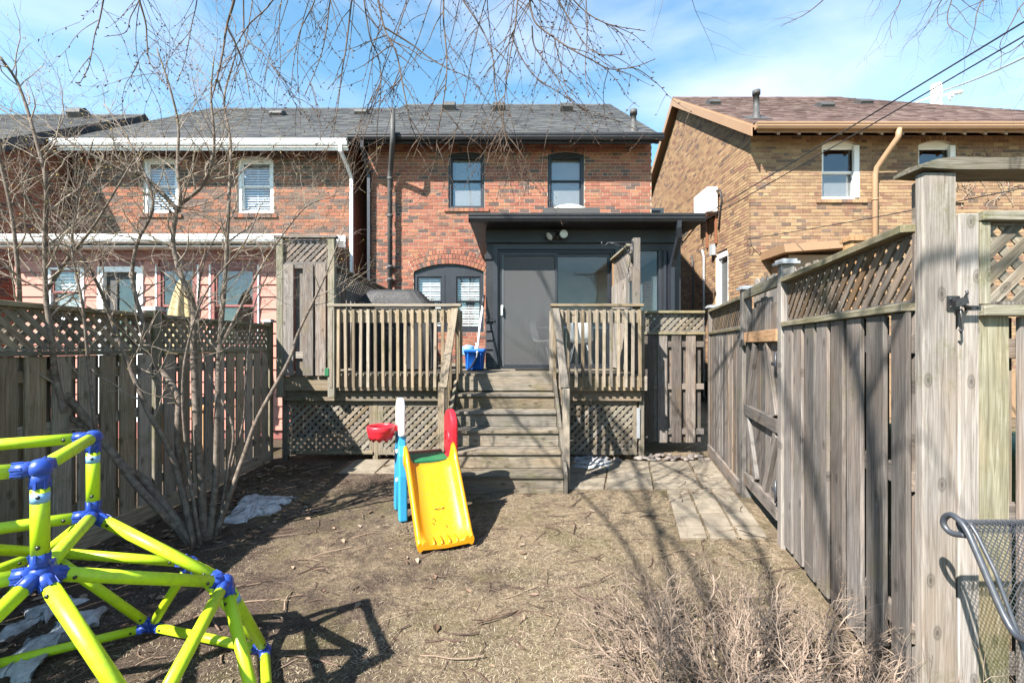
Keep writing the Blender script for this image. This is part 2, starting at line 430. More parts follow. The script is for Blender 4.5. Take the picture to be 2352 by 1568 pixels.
def screen_m():
    m = bpy.data.materials.new('insect_screen')
    m.use_nodes = True
    t = m.node_tree
    for n in list(t.nodes):
        t.nodes.remove(n)
    o = t.nodes.new('ShaderNodeOutputMaterial')
    tr = node(t, 'ShaderNodeBsdfTransparent', Color=(1, 1, 1, 1))
    df = node(t, 'ShaderNodeBsdfDiffuse', Color=(0.105, 0.105, 0.107, 1))
    mx = t.nodes.new('ShaderNodeMixShader')
    mx.inputs[0].default_value = 0.40
    t.links.new(tr.outputs[0], mx.inputs[1])
    t.links.new(df.outputs[0], mx.inputs[2])
    t.links.new(mx.outputs[0], o.inputs['Surface'])
    return m
M['screen'] = screen_m()
# ------------------------------------------------------------------ mesh helpers
class MB:
    def __init__(s):
        s.v, s.f, s.sm = [], [], []
    def add(s, vs, fs, smooth=False):
        k = len(s.v)
        s.v.extend([tuple(p) for p in vs])
        for f in fs:
            s.f.append(tuple(i + k for i in f))
            s.sm.append(smooth)
        return s
    def box(s, x0, x1, y0, y1, z0, z1):
        return s.add([(x0, y0, z0), (x1, y0, z0), (x1, y1, z0), (x0, y1, z0), (x0, y0, z1), (x1, y0, z1), (x1, y1, z1), (x0, y1, z1)],
                     [(3, 2, 1, 0), (4, 5, 6, 7), (0, 1, 5, 4), (1, 2, 6, 5), (2, 3, 7, 6), (3, 0, 4, 7)])
    def mbox(s, o, a, b, c):
        o, a, b, c = V(o), V(a), V(b), V(c)
        p = [o, o + a, o + a + b, o + b, o + c, o + a + c, o + a + b + c, o + b + c]
        fs = [(3, 2, 1, 0), (4, 5, 6, 7), (0, 1, 5, 4), (1, 2, 6, 5), (2, 3, 7, 6), (3, 0, 4, 7)]
        if a.cross(b).dot(c) < 0:
            fs = [tuple(reversed(f)) for f in fs]
        return s.add(p, fs)
    def cbox(s, w_, t_, l_, c=0.003):
        # chamfered box centred in x and y, running 0..l along z
        hx, hy = w_ / 2, t_ / 2
        c = min(c, hx * 0.45, hy * 0.45, l_ * 0.3)
        prof = [(-hx + c, -hy), (hx - c, -hy), (hx, -hy + c), (hx, hy - c), (hx - c, hy), (-hx + c, hy), (-hx, hy - c), (-hx, -hy + c)]
        ins = [(-hx + c, -hy + c), (hx - c, -hy + c), (hx - c, -hy + c), (hx - c, hy - c), (hx - c, hy - c), (-hx + c, hy - c), (-hx + c, hy - c), (-hx + c, -hy + c)]
        vs = [(x, y, c) for x, y in prof] + [(x, y, l_ - c) for x, y in prof]
        e = [(-hx + c, -hy + c), (hx - c, -hy + c), (hx - c, hy - c), (-hx + c, hy - c)]
        vs += [(x, y, 0) for x, y in e] + [(x, y, l_) for x, y in e]
        fs = [(i, (i + 1) % 8, 8 + (i + 1) % 8, 8 + i) for i in range(8)]
        mapc = {0: 0, 1: 1, 2: 1, 3: 2, 4: 2, 5: 3, 6: 3, 7: 0}
        for i in range(8):
            j = (i + 1) % 8
            a, b2 = mapc[i], mapc[j]
            if a == b2:
                fs.append((16 + a, j, i))
                fs.append((20 + a, 8 + i, 8 + j))
            else:
                fs.append((16 + a, 16 + b2, j, i))
                fs.append((8 + i, 8 + j, 20 + b2, 20 + a))
        fs += [(19, 18, 17, 16), (20, 21, 22, 23)]
        return s.add(vs, fs)
    def tube(s, pts, rad, n=6, smooth=True, cap=True, flat=None, roll=0.0, up=None):
        pts = [V(p) for p in pts]
        m = len(pts)
        if not hasattr(rad, '__len__'):
            rad = [rad] * m
        d = (pts[1] - pts[0]).normalized()
        u = V(up) if up is not None else (V((0, 0, 1)) if abs(d.z) < 0.9 else V((1, 0, 0)))
        x = d.cross(u).normalized()
        vs, fs = [], []
        for i in range(m):
            if i == 0:
                dd = pts[1] - pts[0]
            elif i == m - 1:
                dd = pts[-1] - pts[-2]
            else:
                dd = (pts[i + 1] - pts[i]).normalized() + (pts[i] - pts[i - 1]).normalized()
            if dd.length < 1e-9:
                dd = d.copy()
            dd.normalize()
            x = (x - dd * x.dot(dd))
            if x.length < 1e-6:
                x = dd.orthogonal()
            x.normalize()
            y = dd.cross(x)
            for k in range(n):
                a = 2 * math.pi * k / n + roll
                ca, sa = math.cos(a), math.sin(a)
                if flat:
                    ca, sa = ca * flat[0], sa * flat[1]
                vs.append(pts[i] + (x * ca + y * sa) * rad[i])
        for i in range(m - 1):
            for k in range(n):
                fs.append((i * n + k, i * n + (k + 1) % n, (i + 1) * n + (k + 1) % n, (i + 1) * n + k))
        s.add(vs, fs, smooth)
        if cap and n > 3:
            k = len(s.v) - m * n
            s.f.append(tuple(k + i for i in reversed(range(n)))); s.sm.append(False)
            k += (m - 1) * n
            s.f.append(tuple(k + i for i in range(n))); s.sm.append(False)
        return s
    def prism(s, poly, o, a, b, c):
        # poly of (p,q) in the plane o + p*a + q*b, thickness vector c
        o, a, b, c = V(o), V(a), V(b), V(c)
        n = len(poly)
        vs = [o + a * p + b * q for p, q in poly] + [o + a * p + b * q + c for p, q in poly]
        area = sum(poly[i][0] * poly[(i + 1) % n][1] - poly[(i + 1) % n][0] * poly[i][1] for i in range(n))
        flip = (area > 0) == (a.cross(b).dot(c) > 0)
        f1 = tuple(range(n)); f2 = tuple(range(n, 2 * n))
        fs = [tuple(reversed(f1)) if flip else f1, f2 if flip else tuple(reversed(f2))]
        for i in range(n):
            j = (i + 1) % n
            q = (i, j, n + j, n + i)
            fs.append(q if flip else tuple(reversed(q)))
        return s.add(vs, fs)
    def lathe(s, prof, o, n=16, smooth=True, axis=None, sx=1.0, sy=1.0):
        o = V(o)
        ax_ = V(axis).normalized() if axis is not None else V((0, 0, 1))
        x = ax_.orthogonal().normalized() if axis is not None else V((1, 0, 0))
        y = ax_.cross(x)
        vs, fs = [], []
        for r_, z_ in prof:
            for k in range(n):
                a = 2 * math.pi * k / n
                vs.append(o + x * (r_ * sx * math.cos(a)) + y * (r_ * sy * math.sin(a)) + ax_ * z_)
        for i in range(len(prof) - 1):
            for k in range(n):
                fs.append((i * n + k, i * n + (k + 1) % n, (i + 1) * n + (k + 1) % n, (i + 1) * n + k))
        return s.add(vs, fs, smooth)
    def grid(s, pts, smooth=True, close=False):
        m, n = len(pts), len(pts[0])
        vs = [p for row in pts for p in row]
        fs = []
        for i in range(m - 1):
            for j in range(n if close else n - 1):
                j2 = (j + 1) % n
                fs.append((i * n + j, i * n + j2, (i + 1) * n + j2, (i + 1) * n + j))
        return s.add(vs, fs, smooth)
    def mesh(s, name):
        me = bpy.data.meshes.new(name)
        me.from_pydata(s.v, [], s.f)
        if any(s.sm):
            me.polygons.foreach_set('use_smooth', s.sm)
        me.update()
        return me
    def build(s, name, mat, parent=None, **props):
        me = s.mesh(name)
        if mat is not None:
            me.materials.append(M[mat] if isinstance(mat, str) else mat)
        return link(name, me, parent, None, **props)

WM = {}
I4 = Matrix.Identity(4)
def link(name, me, parent=None, mw=None, **props):
    o = bpy.data.objects.new(name, me)
    C.objects.link(o)
    if parent is not None:
        o.parent = parent
        o.matrix_parent_inverse = WM[parent.name].inverted()
    mw = mw if mw is not None else I4
    o.matrix_basis = mw
    WM[o.name] = mw.copy()
    for k, val in props.items():
        o[k] = val
    return o
def thing(name, label, cat, loc=(0, 0, 0), group=None):
    o = bpy.data.objects.new(name, None)
    C.objects.link(o)
    o.empty_display_size = 0.2
    o.location = loc
    WM[o.name] = Matrix.Translation(V(loc))
    o['label'] = label
    o['category'] = cat
    if group:
        o['group'] = group
    return o
def tag(o, label, cat, group=None, kind=None):
    o['label'] = label
    o['category'] = cat
    if group:
        o['group'] = group
    if kind:
        o['kind'] = kind
    return o
_bc = {}
def board(name, parent, mat, p0, p1, wdir, w_, t_, c=0.003, jit=0.0):
    p0, p1 = V(p0), V(p1)
    z = p1 - p0
    L_ = z.length
    z.normalize()
    x = V(wdir)
    x = (x - z * x.dot(z)).normalized()
    y = z.cross(x)
    key = (round(w_, 4), round(t_, 4), round(L_, 3), mat, round(c, 4))
    me = _bc.get(key)
    if me is None:
        me = MB().cbox(w_, t_, L_, c).mesh(name)
        me.materials.append(M[mat])
        _bc[key] = me
    mw = Matrix(((x.x, y.x, z.x, p0.x), (x.y, y.y, z.y, p0.y), (x.z, y.z, z.z, p0.z), (0, 0, 0, 1)))
    if jit:
        mw = mw @ Matrix.Rotation(random.uniform(-jit, jit), 4, 'Z') @ Matrix.Rotation(random.uniform(-jit, jit) * 0.12, 4, 'Y')
    return link(name, me, parent, mw)
def bevel(o, wd=0.01, seg=2):
    b = o.modifiers.new('bevel', 'BEVEL')
    b.width = wd
    b.segments = seg
    b.limit_method = 'ANGLE'
    b.angle_limit = R(40)
    return o
def lattice(parent, o, ud, vd, nd, W, H_, sw=0.045, pitch=0.100, mat='lattice', frame=0.0, fmat='fence', t_=0.008, name='lattice_panel'):
    # a lattice panel: a thin perimeter frame (the part) and two crossing layers of slats (its pieces)
    o, ud, vd, nd = V(o), V(ud).normalized(), V(vd).normalized(), V(nd).normalized()
    mb = MB()
    fw = max(frame, 0.012)
    th = 0.022
    for a, b_, la, lb in ((0, 0, W, fw), (0, H_ - fw, W, fw), (0, fw, fw, H_ - 2 * fw), (W - fw, fw, fw, H_ - 2 * fw)):
        mb.mbox(o + ud * a + vd * b_ - nd * th / 2, ud * la, vd * lb, nd * th)
    p = mb.build(name, fmat, parent)
    k = 0
    for layer, sg in ((1, 1), (-1, -1)):
        q = -H_ if sg > 0 else 0.0
        q += random.uniform(0, pitch)
        while q < (W if sg > 0 else W + H_):
            # centre line u = q + sg*s , v = s , s in [0,H]
            s0, s1 = 0.0, H_
            if sg > 0:
                s0 = max(s0, -q); s1 = min(s1, W - q)
            else:
                s0 = max(s0, q - W); s1 = min(s1, q)
            if s1 - s0 > 0.03:
                a = o + ud * (q + sg * s0) + vd * s0 + nd * (layer * (t_ / 2 + 0.0004))
                b_ = o + ud * (q + sg * s1) + vd * s1 + nd * (layer * (t_ / 2 + 0.0004))
                board('slat', p, mat, a, b_, (vd - ud * sg), sw, t_, 0.0015)
            q += pitch
    return p

def curve_pts(pts, n=6):
    # Catmull-Rom through points
    pts = [V(p) for p in pts]
    res = []
    q = [pts[0] * 2 - pts[1]] + pts + [pts[-1] * 2 - pts[-2]]
    for i in range(1, len(q) - 2):
        for k in range(n):
            t_ = k / n
            a, b2, c2, d2 = q[i - 1], q[i], q[i + 1], q[i + 2]
            res.append(0.5 * ((2 * b2) + (c2 - a) * t_ + (2 * a - 5 * b2 + 4 * c2 - d2) * t_ * t_ + (3 * b2 - a - 3 * c2 + d2) * t_ ** 3))
    res.append(pts[-1])
    return res
# ------------------------------------------------------------------ wall of real bricks
_brick_cache = {}
def brick_wall(parent, O, ud, nd, W, z0, z1, openings, bm, mm, arches=(), n_ind=0, focus=(0, 0), lim=None, course=0.073, bl=0.222, header=6, depth=0.09):
    O, ud, nd = V(O), V(ud), V(nd)
    up = V((0, 0, 1))
    mort, bricks = MB(), []
    rnd = random.Random(hash((round(O.x, 2), round(O.y, 2), W)) & 0xffff)
    nC = int(math.ceil((z1 - z0) / course))
    for i in range(nC):
        za = z0 + i * course
        zb = min(za + course, z1)
        zc = (za + zb) / 2
        lo, hi = lim(zc) if lim else (0.0, W)
        if hi - lo < 0.02:
            continue
        def cut(blocks):
            iv = [(lo, hi)]
            for a, b_ in blocks:
                nv = []
                for p, q in iv:
                    if b_ <= p or a >= q:
                        nv.append((p, q))
                        continue
                    if a > p:
                        nv.append((p, a))
                    if b_ < q:
                        nv.append((b_, q))
                iv = nv
            return iv
        blk = []
        for ua, ub, oa, ob, rise in openings:
            if zc < oa:
                continue
            if zc <= ob:
                blk.append((ua, ub))
            elif rise and za < ob + rise:
                h = (ub - ua) / 2 * math.sqrt(max(0, min(1, 1 - (za - ob) / rise)))
                blk.append(((ua + ub) / 2 - h, (ua + ub) / 2 + h))
        for p, q in cut(blk):
            p2, q2 = (p + 0.007 if p == lo else p), (q - 0.007 if q == hi else q)
            mort.mbox(O + ud * p2 + up * za - nd * 0.09, ud * (q2 - p2), up * (zb - za), nd * 0.083)
        bb = list(blk)
        for uc, half, zs, rise, ring in arches:
            # keep the ordinary bricks clear of the arch ring
            Rr = (half * half + rise * rise) / (2 * rise)
            cz = zs + rise - Rr
            if zc > cz:
                d2 = (Rr + ring) ** 2 - (zb - 0.012 - cz) ** 2
                if d2 > 0 and zc > zs - 0.02:
                    h = min(math.sqrt(d2), (zc - cz) * half / (Rr - rise) + 0.004)
                    bb.append((uc - h, uc + h))
        hd = header and i % header == header - 1
        step = bl / 2 if hd else bl
        off = (0.25 * bl) if hd else ((i % 2) * bl / 2)
        for p, q in cut(bb):
            k = math.floor((p - off) / step)
            while True:
                a = max(p, off + k * step)
                b_ = min(q, off + (k + 1) * step)
                k += 1
                if off + (k - 1) * step >= q:
                    break
                if b_ - a > 0.03:
                    bricks.append((a - (0.0045 if a == lo else 0), b_ + (0.0045 if b_ == hi else 0), za, zb))
    mort.build('wall', mm, parent)
    bricks.sort(key=lambda t: (abs((t[0] + t[1]) / 2 - focus[0])) ** 2 + ((t[2] - focus[1])) ** 2)
    bricks = [x for x in bricks if x[1] - x[0] > 0.09] + [x for x in bricks if x[1] - x[0] <= 0.09]
    rest = MB()
    for n_, (a, b_, za, zb) in enumerate(bricks):
        j = 0.0078
        pr = rnd.uniform(-0.002, 0.003)
        a2, b2, c2, d2 = a + j * 0.7, b_ - j * 0.7, za + j, zb - j * 0.55
        if n_ < n_ind:
            ln, ht = round((b2 - a2) * 100) / 100, round(d2 - c2, 3)
            key = (ln, ht, bm)
            me = _brick_cache.get(key)
            if me is None:
                me = MB().box(0, ln, 0, depth, 0, ht).mesh('brick')
                me.materials.append(M[bm])
                _brick_cache[key] = me
            yv = -nd
            p = O + ud * a2 + up * c2 + nd * pr
            xv = ud
            mw = Matrix(((xv.x, yv.x, 0, p.x), (xv.y, yv.y, 0, p.y), (xv.z, yv.z, 1, p.z), (0, 0, 0, 1)))
            link('brick', me, parent, mw)
        else:
            p = O + ud * a2 + up * c2 + nd * pr
            A, B_, D_ = ud * (b2 - a2), up * (d2 - c2), nd * (-depth)
            vs = [p, p + A, p + A + B_, p + B_, p + D_, p + A + D_, p + A + B_ + D_, p + B_ + D_]
            fs = [(0, 1, 2, 3), (3, 2, 6, 7), (1, 0, 4, 5), (0, 3, 7, 4), (2, 1, 5, 6)]
            if A.cross(B_).dot(nd) < 0:
                fs = [tuple(reversed(f)) for f in fs]
            rest.add(vs, fs)
    if rest.v:
        rest.build('bricks', bm, parent, kind='stuff')
def arch_bricks(parent, xc, yw, half, zs, rise, rows, bm, bw=0.068, bh=0.1, depth=0.1):
    Rr = (half * half + rise * rise) / (2 * rise)
    cz = zs + rise - Rr
    th = math.asin(half / Rr)
    for r_ in range(rows):
        rr = Rr + r_ * (bh + 0.01)
        n = max(3, int(round(2 * th * rr / (bw + 0.01))))
        wd = 2 * th * rr / n - 0.01
        me = MB().box(-wd / 2, wd / 2, 0, depth, 0.004, bh).mesh('arch_brick')
        me.materials.append(M[bm])
        for k in range(n):
            a = -th + (k + 0.5) * 2 * th / n
            mw = Matrix.Translation((xc + rr * math.sin(a), yw - 0.006 - random.uniform(0, 0.004), cz + rr * math.cos(a))) @ Matrix.Rotation(a, 4, 'Y')
            link('arch_brick', me, parent, mw)
    mb = MB()
    # mortar bed behind the ring
    n = 24
    ro = Rr + rows * (bh + 0.01)
    poly = [((Rr + 0.002) * math.sin(-th + 2 * th * k / n), cz + (Rr + 0.002) * math.cos(-th + 2 * th * k / n)) for k in range(n + 1)]
    poly += [(ro * math.sin(th - 2 * th * k / n), cz + ro * math.cos(th - 2 * th * k / n)) for k in range(n + 1)]
    for k in range(n):
        q = [poly[k], poly[k + 1], poly[2 * n - k], poly[2 * n + 1 - k]]
        mb.prism(q, (xc, yw + 0.006, 0), (1, 0, 0), (0, 0, 1), (0, 0.08, 0))
    mb.build('arch_mortar', 'mortar', parent)

def shingles(parent, O, ud, sd, W, S, mat, expo=0.145, tab=0.30, lim=None, name='shingles'):
    # O eave corner, ud along eave, sd unit up-slope
    O, ud, sd = V(O), V(ud).normalized(), V(sd).normalized()
    n = ud.cross(sd).normalized()
    if n.z < 0:
        n = -n
    mb = MB()
    k = 0
    rr = random.Random(5)
    while k * expo < S:
        s0 = k * expo
        s1 = min(s0 + expo * 1.25, S + 0.03)
        lo, hi = lim(s0) if lim else (0.0, W)
        x = lo - rr.uniform(0, tab)
        while x < hi:
            wd = tab * rr.choice((0.4, 0.55, 0.8, 1.0))
            a, b_ = max(x, lo), min(x + wd, hi)
            x += wd
            if b_ - a < 0.02:
                continue
            h = rr.choice((0.005, 0.007, 0.010))
            d = rr.uniform(-0.008, 0.008)
            p0 = O + ud * a + sd * (s0 + d) + n * (h + 0.004)
            p1 = O + ud * (b_ - 0.003) + sd * (s0 + d) + n * (h + 0.004)
            p2 = O + ud * (b_ - 0.003) + sd * s1 + n * 0.003
            p3 = O + ud * a + sd * s1 + n * 0.003
            q0, q1 = p0 - n * (h + 0.004), p1 - n * (h + 0.004)
            fs = [(0, 1, 2, 3), (4, 5, 1, 0), (5, 2, 1), (4, 0, 3)]
            if (p1 - p0).cross(p3 - p0).dot(n) < 0:
                fs = [tuple(reversed(f)) for f in fs]
            mb.add([p0, p1, p2, p3, q0, q1], fs)
        k += 1
    return mb.build(name, mat, parent, kind='stuff')

def gutter(parent, x0, x1, yf, zt, mat, size=0.125, name='gutter'):
    s_ = size
    prof = [(0, 0), (0, -s_ * 0.25), (s_ * 0.1, -s_ * 0.33), (s_ * 0.1, -s_ * 0.6), (s_ * 0.3, -s_ * 0.95), (s_ * 0.35, -s_), (s_ * 0.95, -s_), (s_ * 0.95, -s_ + 0.006), (s_ * 0.4, -s_ + 0.006), (s_ * 0.14, -s_ * 0.6), (s_ * 0.14, -s_ * 0.1), (s_ * 0.1, 0)]
    mb = MB().prism(prof, (x0, yf, zt), (0, 1, 0), (0, 0, 1), (x1 - x0, 0, 0))
    for xx in (x0, x1 - 0.004):
        mb.box(xx, xx + 0.004, yf + 0.012, yf + s_ * 0.95, zt - s_, zt - 0.01)
    return mb.build(name, mat, parent)
def downspout(parent, pts, mat, w_=0.075, name='downspout'):
    return MB().tube(pts, w_ * 0.62, 4, smooth=False, flat=(1.15, 0.85), roll=math.pi / 4).build(name, mat, parent)

def sash_window(parent, x0, x1, y, z0, z1, rise, fm, inner, pane='glass', fw=0.075, upper=None, lower=None, depth=0.035, sash=0.035, blind=False, sill=True, sides_only=False):
    # frame (part) with sashes, panes and what hangs behind the glass as its pieces; y is the wall face
    y0 = y + depth
    mb = MB()
    mb.box(x0, x0 + fw, y0, y0 + 0.09, z0, z1)
    mb.box(x1 - fw, x1, y0, y0 + 0.09, z0, z1)
    mb.box(x0 + fw, x1 - fw, y0, y0 + 0.09, z0, z0 + fw * 0.8)
    n = 12
    xc, h = (x0 + x1) / 2, (x1 - x0) / 2
    top = [(xc - h + 2 * h * k / n, z1 + rise * (1 - ((k - n / 2) / (n / 2)) ** 2)) for k in range(n + 1)]
    zt = z1 - fw * 0.6
    poly = [(x0, z1), (x0 + fw, z1), (x0 + fw, zt), (x1 - fw, zt), (x1 - fw, z1), (x1, z1)]
    if rise > 0.001:
        poly = poly + list(reversed(top))[1:-1]
        mb.prism(poly, (0, y0 - 0.004, 0), (1, 0, 0), (0, 0, 1), (0, 0.09, 0))
    else:
        mb.box(x0 + fw, x1 - fw, y0, y0 + 0.09, zt, z1)
    win = mb.build('window', fm, parent)
    a, b_ = x0 + fw, x1 - fw
    zlo, zhi = z0 + fw * 0.8, zt
    zm = (zlo + zhi) / 2 + 0.03
    for (sa, sb, yy) in ((zlo, zm, y0 + 0.052), (zm - 0.02, zhi, y0 + 0.022)):
        m2 = MB()
        m2.box(a, a + sash, yy, yy + 0.028, sa, sb)
        m2.box(b_ - sash, b_, yy, yy + 0.028, sa, sb)
        m2.box(a + sash, b_ - sash, yy, yy + 0.028, sa, sa + sash)
        m2.box(a + sash, b_ - sash, yy, yy + 0.028, sb - sash, sb)
        m2.build('sash', inner, win)
        MB().box(a + sash, b_ - sash, yy + 0.012, yy + 0.016, sa + sash, sb - sash).build('pane', pane, win)
    if upper:
        MB().box(a, b_, y0 + 0.13, y0 + 0.135, zm, zhi).build('shade', upper, win)
    if lower:
        MB().box(a, b_, y0 + 0.084, y0 + 0.087, zlo, zm - 0.002).build('shade', lower, win)
    if blind:
        m3 = MB()
        zz = zlo + 0.05
        while zz < zhi - 0.04:
            m3.mbox((a + 0.01, y0 + 0.085, zz), (b_ - a - 0.02, 0, 0), (0, 0.024, 0.030), (0, 0.002, -0.003))
            zz += 0.055
        for xx in (a + (b_ - a) * 0.5,):
            m3.box(xx - 0.004, xx + 0.004, y0 + 0.0815, y0 + 0.0835, zlo, zhi)
        m3.build('blind', 'blind', win)
    return win

# ================================================================== GROUND AND PAVING
def fence_x(y):
    return 2.10 + 0.25 * (y - 3.6)
def gz(x, y):
    if not (-3.4 < x < 2.9 and 0.2 < y < 6.6):
        return -0.01
    e = min(1, (x + 3.4) / 0.3, (2.9 - x) / 0.3, (6.6 - y) / 0.5)
    return max(0, e) * (0.035 * noise.noise(V((x * 0.9, y * 0.9, 3.1))) + 0.014 * noise.noise(V((x * 4, y * 4, 8.0))) + 0.006 * noise.noise(V((x * 13, y * 13, 1.0)))) - 0.008
xs = [-150, -80, -40, -20, -12, -8, -5.5, -4.2] + [-3.6 + 0.05 * i for i in range(int(6.6 / 0.05) + 1)] + [3.3, 4, 5.5, 8, 12, 20, 40, 80, 150]
ys = [-60, -25, -10, -4, -1.5, -0.5, 0] + [0.2 + 0.05 * i for i in range(int(6.6 / 0.05) + 1)] + [7.2, 8, 10, 14, 20, 40, 80, 160, 300]
MB().grid([[(x, y, gz(x, y)) for x in xs] for y in ys]).build('ground', 'ground', None, kind='structure')

paving = MB().prism([(0.55, 4.93), (fence_x(4.93) - 0.74, 4.93), (fence_x(3.67) - 0.77, 3.67), (fence_x(3.67) - 0.02, 3.67), (fence_x(6.2) - 0.02, 6.2), (0.55, 6.2)], (0, 0, -0.06), (1, 0, 0), (0, 1, 0), (0, 0, 0.064))
paving = paving.build('path', 'ground', None, kind='structure')
def slab(x0a, x1a, x0b, x1b, ya, yb, z=0.022):
    j = 0.011
    dz = random.uniform(-0.005, 0.006)
    poly = [(x0a + j, ya + j), (x1a - j, ya + j), (x1b - j, yb - j), (x0b + j, yb - j)]
    poly = [(p + random.uniform(-.004, .004), q + random.uniform(-.004, .004)) for p, q in poly]
    o = MB().prism(poly, (0, 0, -0.02), (1, 0, 0), (0, 1, 0), (0, 0, 0.02 + z + dz)).build('paving_slab', 'slab', paving)
    bevel(o, 0.006, 2)
rows = [3.68, 3.94, 4.23, 4.55, 4.80, 4.95]
for a, b_ in zip(rows, rows[1:]):
    for k in range(3):
        fa, fb = fence_x(a) - 0.03, fence_x(b_) - 0.03
        slab(fa - 0.245 * (k + 1), fa - 0.245 * k, fb - 0.245 * (k + 1), fb - 0.245 * k, a, b_)
for a, b_ in ((4.96, 5.57), (5.57, 6.15)):
    fa, fb = fence_x(a) - 0.03, fence_x(b_) - 0.03
    cuts = [0, 0.33, 0.86, 1.40, 1.9]
    for k in range(4):
        slab(max(.58, fa - cuts[k + 1]), fa - cuts[k], max(.58, fb - cuts[k + 1]), fb - cuts[k], a, b_, 0.026)
paving2 = MB().box(-2.16, -1.18, 5.56, 6.28, -0.06, 0.003).build('path', 'ground', None, kind='structure')
paving = paving2
slab(-2.14, -1.68, -2.14, -1.68, 5.58, 6.26, 0.018)
slab(-1.68, -1.2, -1.68, -1.2, 5.58, 6.26, 0.018)

# ================================================================== RED BRICK HOUSE (the subject)
YW = 10.0
SL = 0.66
house = thing('brick_house', 'red brick house with black gutters behind the wooden deck', 'house', (0, YW, 0))
HX0, HX1 = -3.17, 3.07
W1 = (-1.40, -0.605, 4.60, 5.78)
W2 = (0.785, 1.585, 4.60, 5.78)
WL = (-2.16, -0.62, 1.86, 3.21)
ops = [(W1[0] - HX0, W1[1] - HX0, W1[2], W1[3], 0.06), (W2[0] - HX0, W2[1] - HX0, W2[2], W2[3], 0.06), (WL[0] - HX0, WL[1] - HX0, WL[2], WL[3], 0.17)]
arcs = [((W1[0] + W1[1]) / 2 - HX0, 0.40, W1[3], 0.06, 0.12), ((W2[0] + W2[1]) / 2 - HX0, 0.40, W2[3], 0.06, 0.12), ((WL[0] + WL[1]) / 2 - HX0, 0.77, WL[3], 0.17, 0.325)]
brick_wall(house, (HX0, YW, 0), (1, 0, 0), (0, -1, 0), HX1 - HX0, 1.0, 6.08, ops, 'brick_red', 'mortar', arcs, 300, (2.6, 4.2))
arch_bricks(house, -1.0025, YW, 0.40, W1[3], 0.06, 1, 'brick_red')
arch_bricks(house, 1.185, YW, 0.40, W2[3], 0.06, 1, 'brick_red')
arch_bricks(house, -1.39, YW, 0.77, WL[3], 0.17, 3, 'brick_red')
# other walls, plain brick in shade: right side real bricks, left side and back
brick_wall(house, (HX1, YW + 0.09, 0), (0, 1, 0), (1, 0, 0), 8.4, 1.0, 9.2, [], 'brick_red', 'mortar', (), 0, lim=lambda z: (0, 8.4) if z < 6.08 else (max(0.0, (z - 6.15) / SL), 8.4 - max(0.0, (z - 6.15) / SL)))
MB().box(HX0, HX0 + 0.1, YW + 0.1, YW + 8.5, 0, 6.1).box(HX0 + .1, HX1 - .1, YW + 8.4, YW + 8.5, 0, 6.1).box(HX0, HX1, YW + 0.005, YW + 0.09, 0, 1.0).build('rear_wall', 'brick_dark', house)
MB().box(HX0 + .1, HX1 - .1, YW + 0.1, YW + 8.4, 4.0, 4.1).box(HX0 + .1, HX1 - .1, YW + 2.5, YW + 2.6, 1.1, 4.0).box(HX0 + .1, HX1 - .1, YW + 2.5, YW + 2.6, 4.1, 6.3).build('room_wall', 'interior_dark', house)
for (x0, x1) in ((W1[0] - 0.09, W1[1] + 0.10), (W2[0] - 0.09, W2[1] + 0.10)):
    for a in range(9):
        wdt = (x1 - x0) / 9
        bb = MB().box(x0 + a * wdt + 0.004, x0 + (a + 1) * wdt - 0.004, YW - 0.035 - random.uniform(0, .003), YW + 0.06, W1[2] - 0.078, W1[2] - 0.004).build('sill_brick', 'brick_red', house)
sash_window(house, *W1[:2], YW, *W1[2:], 0.06, 'navy', 'navy', 'glass', 0.06, 'film', 'film', sash=0.03)
sash_window(house, *W2[:2], YW, *W2[2:], 0.06, 'navy', 'navy', 'glass', 0.06, 'film', 'film', sash=0.03)
# lower twin window under the brick arch
mb = MB()
n = 16
xc, h = (WL[0] + WL[1]) / 2, (WL[1] - WL[0]) / 2
top = [(xc - h + 2 * h * k / n, WL[3] + 0.168 * (1 - ((k - n / 2) / (n / 2)) ** 2)) for k in range(n + 1)]
mb.prism([(WL[0], WL[3] - 0.06)] + top + [(WL[1], WL[3] - 0.06)], (0, YW + 0.05, 0), (1, 0, 0), (0, 0, 1), (0, 0.08, 0))
mb.box(xc - 0.09, xc + 0.09, YW + 0.045, YW + 0.14, WL[2] + 0.06, WL[3] - 0.06)
mb.box(WL[0], WL[1], YW + 0.02, YW + 0.15, WL[2], WL[2] + 0.06)
mb.build('window_surround', 'navy', house)
sash_window(house, WL[0], xc - 0.09, YW, WL[2] + 0.06, WL[3] - 0.06, 0, 'navy', 'navy', 'glass', 0.07, blind=True)
sash_window(house, xc + 0.09, WL[1], YW, WL[2] + 0.06, WL[3] - 0.06, 0, 'navy', 'navy', 'glass', 0.07, blind=True)
